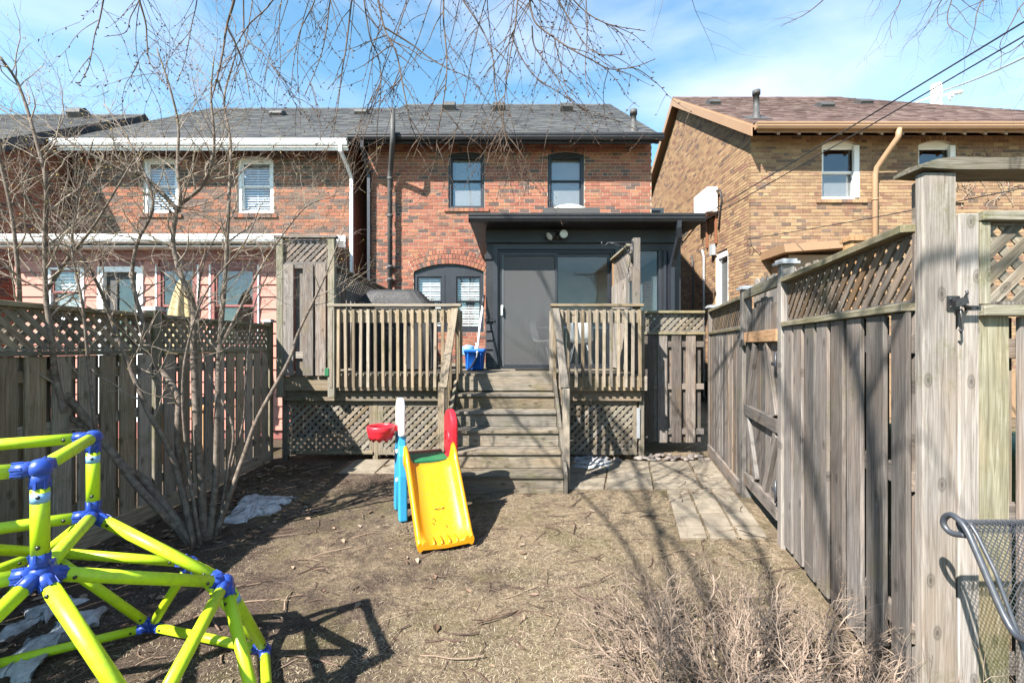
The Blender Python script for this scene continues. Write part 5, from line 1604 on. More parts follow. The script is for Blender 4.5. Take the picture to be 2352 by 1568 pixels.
sp = lambda u, v, y: at(u, v, y)
MB().tube([sp(1096, 812, 7.0), sp(1102, 750, 7.2), sp(1109, 700, 7.4)], 0.017, 10).build('handle', 'offwhite', sh)
MB().tube([sp(1109, 706, 7.38), sp(1110, 690, 7.43), sp(1111, 678, 7.45)], 0.021, 10).build('grip', 'iron', sh)
bl_ = []
for k in range(9):
    t_ = k / 8
    c0 = sp(1098 - 22 * t_ ** 1.6, 808 + 44 * t_, 7.0 - 0.12 * t_)
    bl_.append([c0 + V((-0.02, 0.10, 0.01)), c0 + V((0.012, 0.0, 0)), c0 + V((0.012, -0.16, -0.01)), c0 + V((-0.008, -0.16, -0.01)), c0 + V((-0.012, 0.0, 0)), c0 + V((-0.03, 0.10, 0.01))])
MB().grid(bl_, True, True).build('blade', 'chairmetal', sh)
dm_ = MB().box(ax(1183, 7.2), ax(1272, 7.2), 6.95, 7.36, ZD + 0.001, ZD + 0.022)
tag(bevel(dm_.build('door_mat', 'mat'), 0.008, 1), 'dark coarse door mat lying before the sliding screen door', 'mat')

# dining set seen through the sliding door
def shell_chair(label, x, y, rz):
    t = thing('dining_chair', label, 'chair', (x, y, ZD + 0.01), 'white dining chairs in the sunroom')
    mw = Matrix.Translation((x, y, ZD + 0.01)) @ Matrix.Rotation(rz, 4, 'Z')
    g = []
    for i in range(9):
        s_ = i / 8
        if s_ < 0.5:
            yy, zz, hw = -0.22 + 0.36 * (s_ / 0.5), 0.44 - 0.02 * math.sin(s_ * 6), 0.22
        else:
            q = (s_ - 0.5) / 0.5
            yy, zz, hw = 0.14 + 0.10 * math.sin(q * 1.5), 0.44 + 0.40 * q ** 1.15, 0.22 - 0.05 * q * q
        g.append([mw @ V((hw * k / 4, yy - 0.05 * abs(k / 4) ** 2 * (s_ > 0.4), zz + 0.04 * abs(k / 4) ** 2 * (s_ < 0.6))) for k in range(-4, 5)])
    o = MB().grid(g).build('seat_shell', 'white', t)
    md = o.modifiers.new('solid', 'SOLIDIFY'); md.thickness = 0.012
    for a, b2 in ((-1, -1), (1, -1), (-1, 1), (1, 1)):
        MB().tube([mw @ V((0.10 * a, 0.08 * b2, 0.43)), mw @ V((0.21 * a, 0.20 * b2, 0.0))], 0.011, 8).build('leg', 'steel', t)
    return t
shell_chair('white moulded dining chair seen side on through the screen door', ax(1246, 8.3), 8.25, R(70))
shell_chair('white moulded dining chair seen behind the spindles of the railing', ax(1332, 8.2), 8.2, R(178))
dt = thing('dining_table', 'grey topped dining table inside the sunroom behind the white chairs', 'table', (1.3, 9.0, ZD))
MB().box(0.5, 2.1, 8.75, 9.5, ZD + 0.71, ZD + 0.745).build('table_top', 'blind', dt)
for x in (0.58, 2.02):
    for y in (8.83, 9.42):
        MB().box(x - 0.03, x + 0.03, y - 0.03, y + 0.03, ZD + 0.01, ZD + 0.709).build('leg', 'steel', dt)

# ================================================================== SLIDE WITH HOOP
sl_t = thing('toy_slide', 'yellow toddler slide with blue and red sides at the foot of the stairs', 'slide', (-0.75, 4.0, 0))
SO = V((-0.977, 4.08, 0))
sS = V((0.93, 0.36, 0)).normalized()
sB = V((-0.36, 0.93, 0)).normalized()
def sp3(a, b2, z):
    return SO + sS * a + sB * b2 + V((0, 0, z))
# yellow chute
path = []
for i in range(22):
    t_ = i / 21
    # from the lip at the top, down, flattening out at the end
    b2 = -0.03 - 0.67 * t_
    if t_ < 0.14:
        z = 0.515 - 0.35 * t_ * t_ / 0.14 * 0.5
    elif t_ < 0.80:
        z = 0.50 - 0.605 * (t_ - 0.14)
    else:
        q = (t_ - 0.80) / 0.20
        z = 0.1007 - 0.121 * q + 0.065 * q * q
    path.append((b2, z))
rows_ = []
for i, (b2, z) in enumerate(path):
    t_ = i / 21
    hw = 0.200 - 0.012 * t_
    lip = 0.115 - 0.03 * t_ + 0.055 * max(0, 1 - t_ / 0.2)
    if t_ > 0.85:
        lip *= 1 - 0.55 * (t_ - 0.85) / 0.15
    row = []
    prof = [(-1.16, -0.02), (-1.19, lip - 0.025), (-1.14, lip - 0.004), (-1.06, lip), (-0.98, lip - 0.02), (-0.88, 0.045), (-0.74, 0.012), (-0.4, 0.0), (0, -0.002), (0.4, 0.0), (0.74, 0.012), (0.88, 0.045), (0.98, lip - 0.02), (1.06, lip), (1.14, lip - 0.004), (1.19, lip - 0.025), (1.16, -0.02), (1.08, -0.035), (0.95, -0.02), (0, -0.03), (-0.95, -0.02), (-1.08, -0.035)]
    for a, dz in prof:
        row.append(sp3(0.235 + a * hw, b2, max(0.006, z + dz)))
    rows_.append(row)
ch = MB().grid(rows_, True, True)
nr = len(rows_[0])
for e in (0, len(rows_) - 1):
    idx = [e * nr + k for k in range(nr)]
    ch.f.append(tuple(idx if e else reversed(idx))); ch.sm.append(False)
chute = ch.build('chute', 'yellow', sl_t)
for k in range(-1, 3):
    o = MB().tube([sp3(0.205 + k * 0.058, -0.60, 0.072), sp3(0.205 + k * 0.06, -0.66, 0.060), sp3(0.205 + k * 0.062, -0.695, 0.046)], [0.006, 0.010, 0.012], 8).build('grip_rib', 'yellow', chute)
for a in (0.022, 0.448):
    o = MB().lathe([(0, -0.026), (0.05, -0.026), (0.066, -0.012), (0.066, 0.012), (0.05, 0.026), (0, 0.026)], sp3(a, -0.055, 0.565), 18, axis=sS).build('chute_horn', 'yellow', chute)
# side plates: outline in (depth b, height z)
def plate(a, th, poly, name, mat, bev=0.014):
    o = MB().prism(poly, sp3(a, 0, 0), sB, V((0, 0, 1)), sS * th).build(name, mat, sl_t)
    return bevel(o, bev, 3)
plate(-0.035, 0.075, [(-0.02, 0.0), (0.09, 0.0), (0.10, 0.10), (0.13, 0.30), (0.24, 0.30), (0.28, 0.10), (0.30, 0.0), (0.41, 0.0), (0.40, 0.16), (0.36, 0.38), (0.34, 0.56), (0.30, 0.66), (0.285, 0.76), (0.11, 0.76), (0.09, 0.66), (0.03, 0.58), (0.0, 0.40), (-0.01, 0.16)], 'side_panel', 'sky_plastic')
arch_w = [(0.075 + 0.125 * (1 + math.cos(math.pi * (1 - k / 14))), 0.97 + 0.12 * math.sin(math.pi * k / 14)) for k in range(15)]
plate(-0.028, 0.062, [(0.075, 0.74)] + arch_w + [(0.325, 0.74)], 'backboard', 'offwhite', 0.022)
def arch_outline(b0, b1, z0, zs, n=14):
    c0, hw = (b0 + b1) / 2, (b1 - b0) / 2
    return [(b0, z0)] + [(c0 - hw * math.cos(math.pi * k / n), zs + hw * math.sin(math.pi * k / n)) for k in range(n + 1)] + [(b1, z0)]
plate(0.445, 0.07, [(-0.02, 0.0), (0.09, 0.0), (0.12, 0.28), (0.26, 0.28), (0.30, 0.0), (0.42, 0.0), (0.38, 0.36), (0.36, 0.52), (0.02, 0.52), (0.0, 0.36)], 'side_panel', 'red')
# red hand arch with a raised rim
ro_ = arch_outline(0.03, 0.35, 0.525, 0.80)
plate(0.447, 0.068, ro_, 'hand_arch', 'red', 0.02)
MB().tube([sp3(0.447, 0.11 + 0.08 * (1 - math.cos(math.pi * k / 10)), 0.66 + 0.10 * math.sin(math.pi * k / 10)) for k in range(11)], 0.010, 6).build('hand_grip', 'red', sl_t)
# platform
o = MB().mbox(sp3(0.045, 0.08, 0.47), sS * 0.395, sB * 0.30, V((0, 0, 0.045))).build('platform', 'green', sl_t)
bevel(o, 0.01, 2)
o = MB().mbox(sp3(0.045, 0.385, 0.46), sS * 0.395, sB * 0.05, V((0, 0, 0.07))).build('step_bar', 'brown_plastic', sl_t)
bevel(o, 0.012, 2)
for z, dd in ((0.15, 0.42), (0.31, 0.40)):
    o = MB().mbox(sp3(0.045, dd, z), sS * 0.395, sB * 0.09, V((0, 0, 0.045))).build('ladder_step', 'brown_plastic', sl_t)
    bevel(o, 0.012, 2)
for z in (0.61, 0.35):
    MB().lathe([(0, 0.0), (0.022, 0.0), (0.018, 0.014), (0, 0.016)], sp3(-0.036, 0.10, z), 12, axis=-sS).build('knob', 'white', sl_t)
# hoop
hoop = MB()
hc = sp3(-0.175, 0.17, 0.80)
hoop.lathe([(0.125, 0.0), (0.128, 0.03), (0.122, 0.045), (0.108, 0.045), (0.104, 0.03), (0.106, 0.0)], hc, 30)
sk = []
for r_, dz in ((0.124, 0.004), (0.112, -0.05), (0.098, -0.085)):
    sk.append([hc + V((r_ * math.cos(2 * math.pi * k / 40), r_ * math.sin(2 * math.pi * k / 40), dz + (0.012 * math.sin(k * 2 * math.pi / 40 * 10) if dz < -0.06 else 0))) for k in range(40)])
sk2 = [[p * 1 + (hc - p) * 0.05 for p in row] for row in reversed(sk)]
for row in sk2:
    for p in row:
        p.z = p.z
hoop.grid(sk + sk2, True, True)
hoop.mbox(sp3(-0.075, 0.13, 0.79), sS * 0.045, sB * 0.08, V((0, 0, 0.05)))
hoop.build('hoop', 'red', sl_t)
# leaf debris caught on the chute
dl = MB()
for k in range(6):
    a, b2 = 0.235 + random.uniform(-0.07, 0.07), -0.42 - random.uniform(0, 0.16)
    t_ = (-0.03 - b2) / 0.67
    z = 0.50 - 0.605 * (t_ - 0.14) + 0.006
    p = sp3(a, b2, max(0.09, z))
    q = p + V((random.uniform(-.05, .05), random.uniform(-.03, .03), 0.004))
    dl.tube([p, (p + q) / 2 + V((0, 0, .006)), q], 0.003, 4)
tag(dl.build('leaf_debris', 'willow'), 'bits of dead leaf and stem lying on the yellow chute', 'debris', kind='stuff')
gn = MB().lathe([(0, 0), (0.04, 0), (0.045, 0.03), (0.03, 0.055), (0, 0.06)], (-0.80, 4.12, 0.0), 10)
tag(gn.build('toy_cup', 'green'), 'small green plastic toy on the ground behind the slide', 'toy')

# ================================================================== CLIMBING DOME
dc = V((-1.85, 1.52, 0))
dome = thing('climbing_dome', 'lime green and blue plastic climbing dome in the near corner', 'climbing frame', (dc.x, dc.y, 0))
def dn(r_, deg, z):
    return dc + V((r_ * math.cos(R(deg)), r_ * math.sin(R(deg)), z))
TR, TZ, MZ = 0.393, 1.19, 0.865
topn = [dn(TR, 75 - 90 * k, TZ) for k in range(4)]        # A, B, ...
midn = [dn(TR, 75 - 90 * k, MZ) for k in range(4)]        # C, D, ...
en = [dn(0.755, 30 - 90 * k, 0.588) for k in range(4)]    # between C and D first
inn = [dn(0.825, 75 - 90 * k, 0.47) for k in range(4)]    # outside C first
gr = [dn(0.985, 97.5 - 45 * k, 0.035) for k in range(8)]   # F, G, ...
edges = []
def E(a, b2):
    edges.append((a, b2))
for k in range(4):
    k2 = (k + 1) % 4
    E(topn[k], topn[k2]); E(topn[k], midn[k]); E(midn[k], midn[k2])
    E(midn[k], en[k]); E(midn[k2], en[k]); E(midn[k], inn[k])
    E(inn[k], en[k]); E(en[k], inn[k2])
    E(inn[k], gr[2 * k]); E(inn[k], gr[(2 * k + 1) % 8])
    E(en[k], gr[(2 * k + 1) % 8]); E(en[k], gr[(2 * k + 2) % 8])
for k in range(8):
    E(gr[k], gr[(k + 1) % 8])
conn = {}
for a, b2 in edges:
    d = (b2 - a).normalized()
    L_ = (b2 - a).length
    tb = MB().tube([a + d * 0.055, a + d * (L_ * 0.5), b2 - d * 0.055], 0.0225, 16).build('tube', 'lime', dome)
    conn.setdefault(tuple(a), []).append(d)
    conn.setdefault(tuple(b2), []).append(-d)
    for e, s_ in ((a + d * 0.085, 1), (b2 - d * 0.085, -1)):
        side = d.cross(V((0.3, 0.2, 1))).normalized()
        MB().lathe([(0.006, 0.0225 - .001), (0.006, 0.0255), (0, 0.026)], e, 8, axis=side).build('screw', 'iron', tb)
for kx, dirs in conn.items():
    p = V(kx)
    m = MB()
    m.lathe([(0.0, -0.031), (0.017, -0.027), (0.029, -0.013), (0.032, 0.0), (0.029, 0.013), (0.017, 0.027), (0.0, 0.031)], p, 16, axis=(0, 0, 1))
    for d in dirs:
        m.tube([p + d * 0.012, p + d * 0.036, p + d * 0.060], [0.025, 0.0238, 0.0234], 14)
        for k in range(6):
            s_ = d.orthogonal().normalized()
            s_.rotate(Matrix.Rotation(k * math.pi / 3, 3, d))
            m.mbox(p + d * 0.036 + s_ * 0.0215 - s_.cross(d) * 0.004, d * 0.026, s_ * 0.004, s_.cross(d) * 0.008)
    m.build('connector', 'blue', dome)
for k in range(4):
    for nodes_, far in ((topn, midn[k]),):
        a = nodes_[k]
        d = (far - a).normalized()
        MB().tube([a + d * 0.075, a + d * 0.105], 0.0230, 16).build('sticker', 'bag', dome)
MB().tube([en[0] + (gr[1] - en[0]).normalized() * 0.12, en[0] + (gr[1] - en[0]).normalized() * 0.16], 0.0230, 16).build('sticker', 'bag', dome)

# ================================================================== MESH CHAIR (lower right)
mc = thing('mesh_chair', 'dark metal mesh garden chair with rolled back before the gate', 'chair', (1.9, 1.3, 0))
cx0, cx1 = 1.615, 2.14
prof_ = [(1.635, 0.900), (1.650, 0.930), (1.635, 0.950), (1.605, 0.945), (1.580, 0.915), (1.520, 0.815), (1.450, 0.645), (1.395, 0.490), (1.360, 0.430), (1.260, 0.430), (1.110, 0.420), (0.980, 0.440), (0.930, 0.420)]
def mesh_pts(n):
    # resample profile
    ln = [0]
    for a, b2 in zip(prof_, prof_[1:]):
        ln.append(ln[-1] + math.hypot(b2[0] - a[0], b2[1] - a[1]))
    res = []
    for i in range(n + 1):
        s_ = ln[-1] * i / n
        k = max(0, min(len(ln) - 2, next((j for j in range(len(ln) - 1) if ln[j + 1] >= s_ - 1e-9), len(ln) - 2)))
        f = (s_ - ln[k]) / (ln[k + 1] - ln[k])
        res.append((prof_[k][0] + f * (prof_[k + 1][0] - prof_[k][0]), prof_[k][1] + f * (prof_[k + 1][1] - prof_[k][1])))
    return res, ln[-1]
NS = 120
P_, PL = mesh_pts(NS)
wires = MB()
step = PL / NS
ncol = int((cx1 - cx0) / step)
def mp_(i, x):
    return V((x, P_[i][0], P_[i][1]))
for i in range(NS):
    for j in range(ncol):
        x = cx0 + j * step
        if (i + j) % 2 == 0:
            a, b2 = mp_(i, x), mp_(i + 1, x + step)
        else:
            a, b2 = mp_(i, x + step), mp_(i + 1, x)
        wires.tube([a, b2], 0.0017, 3, cap=False)
wires.build('mesh_sheet', 'chairmetal', mc)
for x in (cx0, cx1):
    MB().tube([(x, yy, zz) for yy, zz in P_], 0.0065, 8).build('side_rail', 'chairmetal', mc)
    sg = -1 if x == cx0 else 1
    arm = [(x + sg * 0.004, 1.615, 0.900), (x + sg * 0.012, 1.660, 0.890), (x + sg * 0.016, 1.685, 0.910), (x + sg * 0.016, 1.680, 0.940), (x + sg * 0.016, 1.650, 0.957), (x + sg * 0.016, 1.605, 0.930), (x + sg * 0.018, 1.560, 0.855), (x + sg * 0.02, 1.460, 0.675), (x + sg * 0.03, 1.380, 0.660), (x + sg * 0.06, 1.210, 0.655), (x + sg * 0.085, 1.060, 0.650), (x + sg * 0.09, 1.000, 0.620), (x + sg * 0.09, 0.980, 0.550), (x + sg * 0.09, 1.000, 0.300), (x + sg * 0.06, 1.000, 0.020)]
    MB().tube(curve_pts(arm, 5), 0.0105, 10).build('arm_tube', 'chairmetal', mc)
    MB().tube([(x - sg * 0.02, 1.40, 0.50), (x - sg * 0.03, 1.50, 0.35), (x - sg * 0.03, 1.60, 0.02)], 0.0105, 10).build('leg', 'chairmetal', mc)
MB().tube([(cx0, 1.650, 0.930), (cx1, 1.650, 0.930)], 0.0075, 8).build('top_bar', 'chairmetal', mc)
MB().tube([(cx0, 0.960, 0.430), (cx1, 0.960, 0.430)], 0.009, 8).build('front_bar', 'chairmetal', mc)

# ================================================================== WIRES, POLE, UMBRELLA, BIN BEHIND FENCE
def sag(a, b2, s_, n=16):
    a, b2 = V(a), V(b2)
    return [a + (b2 - a) * (k / n) - V((0, 0, s_ * 4 * (k / n) * (1 - k / n))) for k in range(n + 1)]
def ext(a, b2, f):
    a, b2 = V(a), V(b2)
    return a + (b2 - a) * f
A1 = V((3.12, 10.4, 3.8))
S1 = at(2352, 46, 4.0)
o = MB().tube(sag(A1, ext(A1, S1, 1.5), 0.02), 0.008, 6).build('overhead_cable', 'wire')
tag(o, 'upper of two black cables crossing before the buff house', 'cable', 'service cables')
S2 = at(2352, 66, 4.05)
o = MB().tube(sag(A1 + V((0.01, -0.03, -0.06)), ext(A1, S2, 1.5), 0.05), 0.007, 6).build('overhead_cable', 'wire')
tag(o, 'lower of two black cables crossing before the buff house', 'cable', 'service cables')
A3 = at(1718, 549, 9.93)
o = MB().tube(sag(A3, at(2352, 432, 6.0), 0.03), 0.008, 6).tube([A3, A3 + V((-.05, -.04, -.1)), A3 + V((0.02, -.04, -.2)), A3 + V((0.07, -.04, -.1)), A3 + V((0.03, 0, 0.01))], 0.006, 6).build('overhead_cable', 'wire')
tag(o, 'thin cable tied to the corner of the buff brick house', 'cable', 'service cables')
up_ = thing('utility_pole', 'bleached white utility pole rising behind the brown roof', 'pole', (ax(2150, 20), 20, 0))
px_ = ax(2150, 20)
MB().tube([(px_, 20, 0), (px_, 20, az(195, 20))], [0.24, 0.19], 14).build('pole', 'pole', up_)
MB().tube([(px_ + 0.15, 19.8, az(226, 20)), at(2178, 216, 19.8), at(2190, 222, 19.7)], 0.05, 6).tube([at(2178, 216, 19.8), at(2182, 232, 19.8)], 0.045, 6).tube([at(2186, 214, 19.8), at(2208, 212, 19.8)], 0.09, 8).build('insulator_bracket', 'white', up_)
MB().tube([(px_ - .1, 19.75, az(224, 20)), at(2104, 236, 19.5)], 0.035, 6).build('guy_arm', 'pole', up_)
o = MB().tube(sag((px_, 19.8, az(216, 20)), at(2380, 118, 14), 0.1), 0.035, 6).build('overhead_cable', 'steel')
tag(o, 'pale cable running from the utility pole past the treetop', 'cable', 'service cables')

um = thing('patio_umbrella', 'folded tan patio umbrella standing behind the lattice fence', 'umbrella', (ax(422, 6.9), 6.9, 0))
ux = ax(422, 6.9)
rows_ = []
for z, r_ in ((1.45, 0.20), (1.75, 0.205), (2.1, 0.17), (2.35, 0.12), (2.52, 0.075), (2.57, 0.05)):
    rows_.append([(ux + r_ * (1 + 0.16 * math.sin(k * 8 * 2 * math.pi / 48)) * math.cos(2 * math.pi * k / 48), 6.9 + r_ * (1 + 0.16 * math.sin(k * 8 * 2 * math.pi / 48)) * math.sin(2 * math.pi * k / 48), z) for k in range(48)])
MB().grid(rows_, True, True).lathe([(0.05, 2.568), (0.0, 2.58)], (ux, 6.9, 0), 16).build('canopy', 'fabric_tan', um)
MB().tube([(ux, 6.9, 0), (ux, 6.9, 2.62)], 0.02, 10).build('pole', 'new_wood', um)
MB().lathe([(0.25, 0), (0.25, 0.06), (0.08, 0.1), (0.05, 0.3), (0, 0.3)], (ux, 6.9, 0), 18).build('base', 'graphite', um)
wt = thing('garden_table', 'small brown wooden table seen through the gaps of the lattice fence', 'table', (-4.4, 6.3, 0))
board('table_top', wt, 'new_wood', (-4.8, 6.3, 0.74), (-4.1, 6.3, 0.74), (0, 1, 0), 0.5, 0.04)
for x in (-4.74, -4.16):
    for y in (6.12, 6.48):
        board('leg', wt, 'new_wood', (x, y, 0), (x, y, 0.715), (1, 0, 0), 0.06, 0.06)
gb = thing('wheelie_bin', 'green wheeled bin glimpsed through gaps in the sunlit fence', 'bin', (2.62, 2.6, 0))
g_ = MB()
g_.grid([rect_ring(2.62, 2.62, z, hx, hy, 0.05) for z, hx, hy in ((0.05, 0.1, 0.1), (0.06, 0.22, 0.26), (0.95, 0.28, 0.33), (1.0, 0.31, 0.36), (1.06, 0.31, 0.36), (1.09, 0.2, 0.25), (1.1, 0.01, 0.01))], True, True)
g_.build('body', 'green', gb)
for y in (2.35, 2.9):
    MB().lathe([(0, -0.03), (0.11, -0.03), (0.11, 0.03), (0, 0.03)], (2.86, y, 0.11), 16, axis=(0, 1, 0)).build('wheel', 'iron', gb)

# ================================================================== PLANTS
def rvec(s_=1.0):
    return V((random.gauss(0, s_), random.gauss(0, s_), random.gauss(0, s_)))
def branch(mb, p, d, L_, r_, depth, prm, buds=None):
    n = max(3, int(L_ / prm['seg']))
    pts, rad = [V(p)], [r_]
    d = V(d).normalized()
    kids = []
    for i in range(n):
        d = (d + rvec(prm['wob']) + V((0, 0, prm['up']))).normalized()
        pts.append(pts[-1] + d * (L_ / n))
        rad.append(r_ * (1 - (0.75 if depth else 0.85) * (i + 1) / n))
        kids.append((pts[-1].copy(), d.copy(), rad[-1], (i + 1) / n))
    mb.tube(pts, rad, 5 if r_ > 0.006 else (4 if r_ > 0.003 else 3), cap=False)
    if buds is not None and depth == 0:
        buds.append((pts[-1], d))
    if depth > 0:
        for q, dd, rr, f in kids:
            if f < prm['bare']:
                continue
            for _ in range(prm['kids'][depth - 1]):
                if random.random() < prm['prob']:
                    side = (dd.orthogonal().normalized())
                    side.rotate(Matrix.Rotation(random.uniform(0, 6.28), 3, dd))
                    nd2 = (dd * random.uniform(0.5, 1.0) + side * random.uniform(0.5, 1.0))
                    branch(mb, q, nd2, L_ * random.uniform(*prm['ratio']), max(prm.get('rmin', 0.0011), rr * 0.6), depth - 1, prm, buds)

# ---- multi-stemmed bare shrub by the left fence
random.seed(21)
shb = thing('bare_shrub', 'tall bare multi-stemmed shrub in front of the shaded lattice fence', 'shrub', (-2.6, 3.7, 0))
B0 = V((-2.56, 3.66, 0))
stems = [
    # (points in photo, depth along stem, base radius, top radius)
    ([(455, 1258), (332, 1105), (289, 1077), (219, 987), (129, 882), (86, 855), (51, 796), (0, 741), (-70, 640)], (3.62, 3.1), 0.042, 0.020),
    ([(440, 1245), (406, 1210), (312, 1112), (230, 1003), (129, 937), (94, 878), (78, 816), (51, 776), (43, 636), (25, 480), (-10, 330)], (3.64, 3.0), 0.038, 0.010),
    ([(148, 948), (129, 866), (117, 769), (105, 671), (104, 540), (106, 420), (85, 330), (45, 200), (0, 130)], (3.25, 3.0), 0.026, 0.008),
    ([(450, 1240), (414, 1100), (410, 964), (406, 901), (359, 831), (332, 749), (305, 644), (315, 560), (352, 465), (300, 330), (240, 240)], (3.66, 3.5), 0.036, 0.006),
    ([(450, 1235), (398, 1054), (340, 944), (289, 819), (250, 718), (226, 655), (170, 560), (120, 500)], (3.6, 3.3), 0.030, 0.006),
    ([(470, 1245), (461, 1081), (453, 987), (445, 808), (445, 710), (426, 659), (398, 567), (406, 482), (415, 465), (408, 380), (410, 289), (390, 201), (360, 110)], (3.68, 3.6), 0.040, 0.006),
    ([(412, 470), (467, 423), (492, 338), (485, 219), (492, 130)], (3.62, 3.5), 0.020, 0.005),
    ([(412, 486), (338, 412), (274, 388), (176, 335), (110, 290)], (3.62, 3.4), 0.022, 0.005),
    ([(480, 1245), (496, 1100), (500, 944), (504, 808), (519, 612), (525, 480), (530, 330), (515, 230), (540, 130)], (3.7, 3.75), 0.036, 0.006),
    ([(490, 1245), (562, 1042), (594, 956), (664, 827), (683, 769), (734, 663), (760, 600), (792, 520)], (3.72, 4.0), 0.027, 0.005),
    ([(504, 800), (547, 718), (590, 632), (633, 563), (703, 475), (770, 450)], (3.72, 3.9), 0.018, 0.004),
    ([(498, 1230), (520, 1100), (535, 980), (480, 860), (455, 720), (470, 600), (520, 500)], (3.74, 3.8), 0.016, 0.005),
    ([(462, 1240), (430, 1050), (420, 880), (440, 760), (480, 660), (560, 560), (600, 470)], (3.6, 3.4), 0.017, 0.004),
    ([(502, 1240), (530, 1080), (560, 960), (570, 800), (585, 700), (620, 620)], (3.8, 4.0), 0.014, 0.004),
    ([(219, 987), (205, 850), (190, 700), (165, 560), (185, 430), (215, 320)], (3.3, 3.1), 0.016, 0.004),
    ([(105, 671), (160, 590), (215, 520), (270, 430), (330, 330)], (3.2, 3.1), 0.016, 0.004),
]
tw = MB()
buds = []
prm = dict(seg=0.05, wob=0.16, up=0.05, bare=0.15, kids=(1, 1, 1), prob=0.55, ratio=(0.35, 0.7))
for pts2, (y0, y1), r0, r1 in stems:
    n = len(pts2)
    p3 = [at(u, v, y0 + (y1 - y0) * i / (n - 1) + 0.03 * math.sin(i * 2.1)) for i, (u, v) in enumerate(pts2)]
    if pts2[0][1] > 1200:
        p3[0] = V((p3[0].x, p3[0].y, -0.03))
    cp = curve_pts(p3, 5)
    m = len(cp)
    rad = [0.86 * (r0 + (r1 - r0) * (i / (m - 1)) ** 0.8) for i in range(m)]
    rad = [r_ * (1 + 0.10 * noise.noise(V((i * 0.7, r0 * 900, 0)))) for i, r_ in enumerate(rad)]
    MB().tube(cp, rad, 9).build('stem', 'bark', shb)
    for i in range(3, m):
        if cp[i].z < 1.75 or random.random() > 0.74:
            if not (cp[i].z > 0.7 and random.random() < 0.13):
                continue
        for _ in range(random.choice((1, 1, 1, 2))):
            d = (cp[min(i + 1, m - 1)] - cp[i - 1]).normalized()
            side = d.orthogonal().normalized()
            side.rotate(Matrix.Rotation(random.uniform(0, 6.28), 3, d))
            side.y *= 0.75
            dd = d * random.uniform(0.2, 0.9) + side + V((0, 0, 0.25))
            branch(tw, cp[i], dd, random.uniform(0.22, 0.62), min(0.0075, rad[i] * 0.5), random.choice((1, 2, 2)), prm, buds)
tw.build('twigs', 'twig', shb)
tb = MB()
for p, d in buds:
    if random.random() < 0.3:
        x = d.orthogonal().normalized() * 0.0035
        y = d.cross(x).normalized() * 0.0035
        tb.add([p - d * 0.006, p + x, p + y, p - x, p - y, p + d * 0.012], [(0, 2, 1), (0, 3, 2), (0, 4, 3), (0, 1, 4), (5, 1, 2), (5, 2, 3), (5, 3, 4), (5, 4, 1)])
tb.build('buds', 'tip', shb)

# ---- willow overhead: trunk behind the viewer, limbs over the yard, hanging shoots with buds
random.seed(33)
wl = thing('willow_tree', 'bare weeping tree whose budding shoots hang across the sky', 'tree', (-2.4, -2.6, 0))
trunk = curve_pts([(-2.4, -2.6, -0.1), (-2.35, -2.5, 1.2), (-2.2, -2.3, 2.6), (-2.0, -1.9, 3.8)], 6)
MB().tube(trunk, [0.24 - 0.09 * i / (len(trunk) - 1) for i in range(len(trunk))], 14).build('trunk', 'bark', wl)
limbs = [
    ([(-2.05, -1.95, 3.7), (-1.7, -0.6, 5.0), (-1.6, 1.0, 5.3), (-1.7, 2.6, 5.1), (-1.9, 3.6, 4.9)], 0.10, 0.02),
    ([(-2.0, -1.9, 3.8), (-0.9, -0.6, 5.1), (-0.2, 1.0, 5.4), (0.1, 2.6, 5.0), (0.3, 3.6, 4.75)], 0.11, 0.02),
    ([(-1.55, 1.2, 5.3), (-1.0, 2.2, 5.2), (-0.6, 3.2, 4.9), (-0.5, 4.0, 4.9)], 0.05, 0.015),
    ([(-0.2, 1.0, 5.4), (0.6, 1.8, 5.2), (1.0, 2.6, 4.8), (1.15, 3.2, 4.3)], 0.05, 0.012),
    ([(-2.0, -1.9, 3.8), (-2.6, -0.4, 5.0), (-2.9, 1.4, 5.1), (-2.9, 2.8, 4.8)], 0.09, 0.015),
    ([(-2.0, -1.9, 3.8), (-0.2, -2.0, 4.8), (1.8, -1.4, 5.2), (3.2, -0.4, 5.3)], 0.09, 0.02),
    ([(-0.9, -0.6, 5.1), (0.6, -0.4, 5.3), (2.0, 0.6, 5.2), (2.8, 1.4, 4.9)], 0.06, 0.015),
    ([(-1.7, -0.6, 5.0), (-2.2, 1.2, 5.4), (-2.2, 2.6, 5.4), (-2.3, 3.8, 5.0)], 0.05, 0.012),
    ([(-2.0, -1.9, 3.8), (-2.9, -0.3, 6.0), (-3.3, 1.4, 7.3), (-3.5, 2.8, 8.2), (-3.6, 3.8, 8.9)], 0.11, 0.02),
    ([(-2.0, -1.9, 3.8), (-2.8, -1.4, 5.8), (-3.8, -0.6, 7.2), (-4.6, 0.6, 8.4), (-5.0, 1.6, 9.2)], 0.11, 0.02),
    ([(-2.0, -1.9, 3.8), (-1.9, -1.3, 6.0), (-1.9, -0.3, 7.6), (-1.8, 0.8, 8.8)], 0.10, 0.02),
    ([(-3.3, 1.4, 7.3), (-2.7, 2.4, 7.6), (-2.2, 3.4, 7.8)], 0.05, 0.012),
]
limb_pts = []
sub = MB()
prm_w = dict(seg=0.12, wob=0.12, up=0.03, bare=0.2, kids=(1, 1, 1), prob=0.5, ratio=(0.35, 0.7))
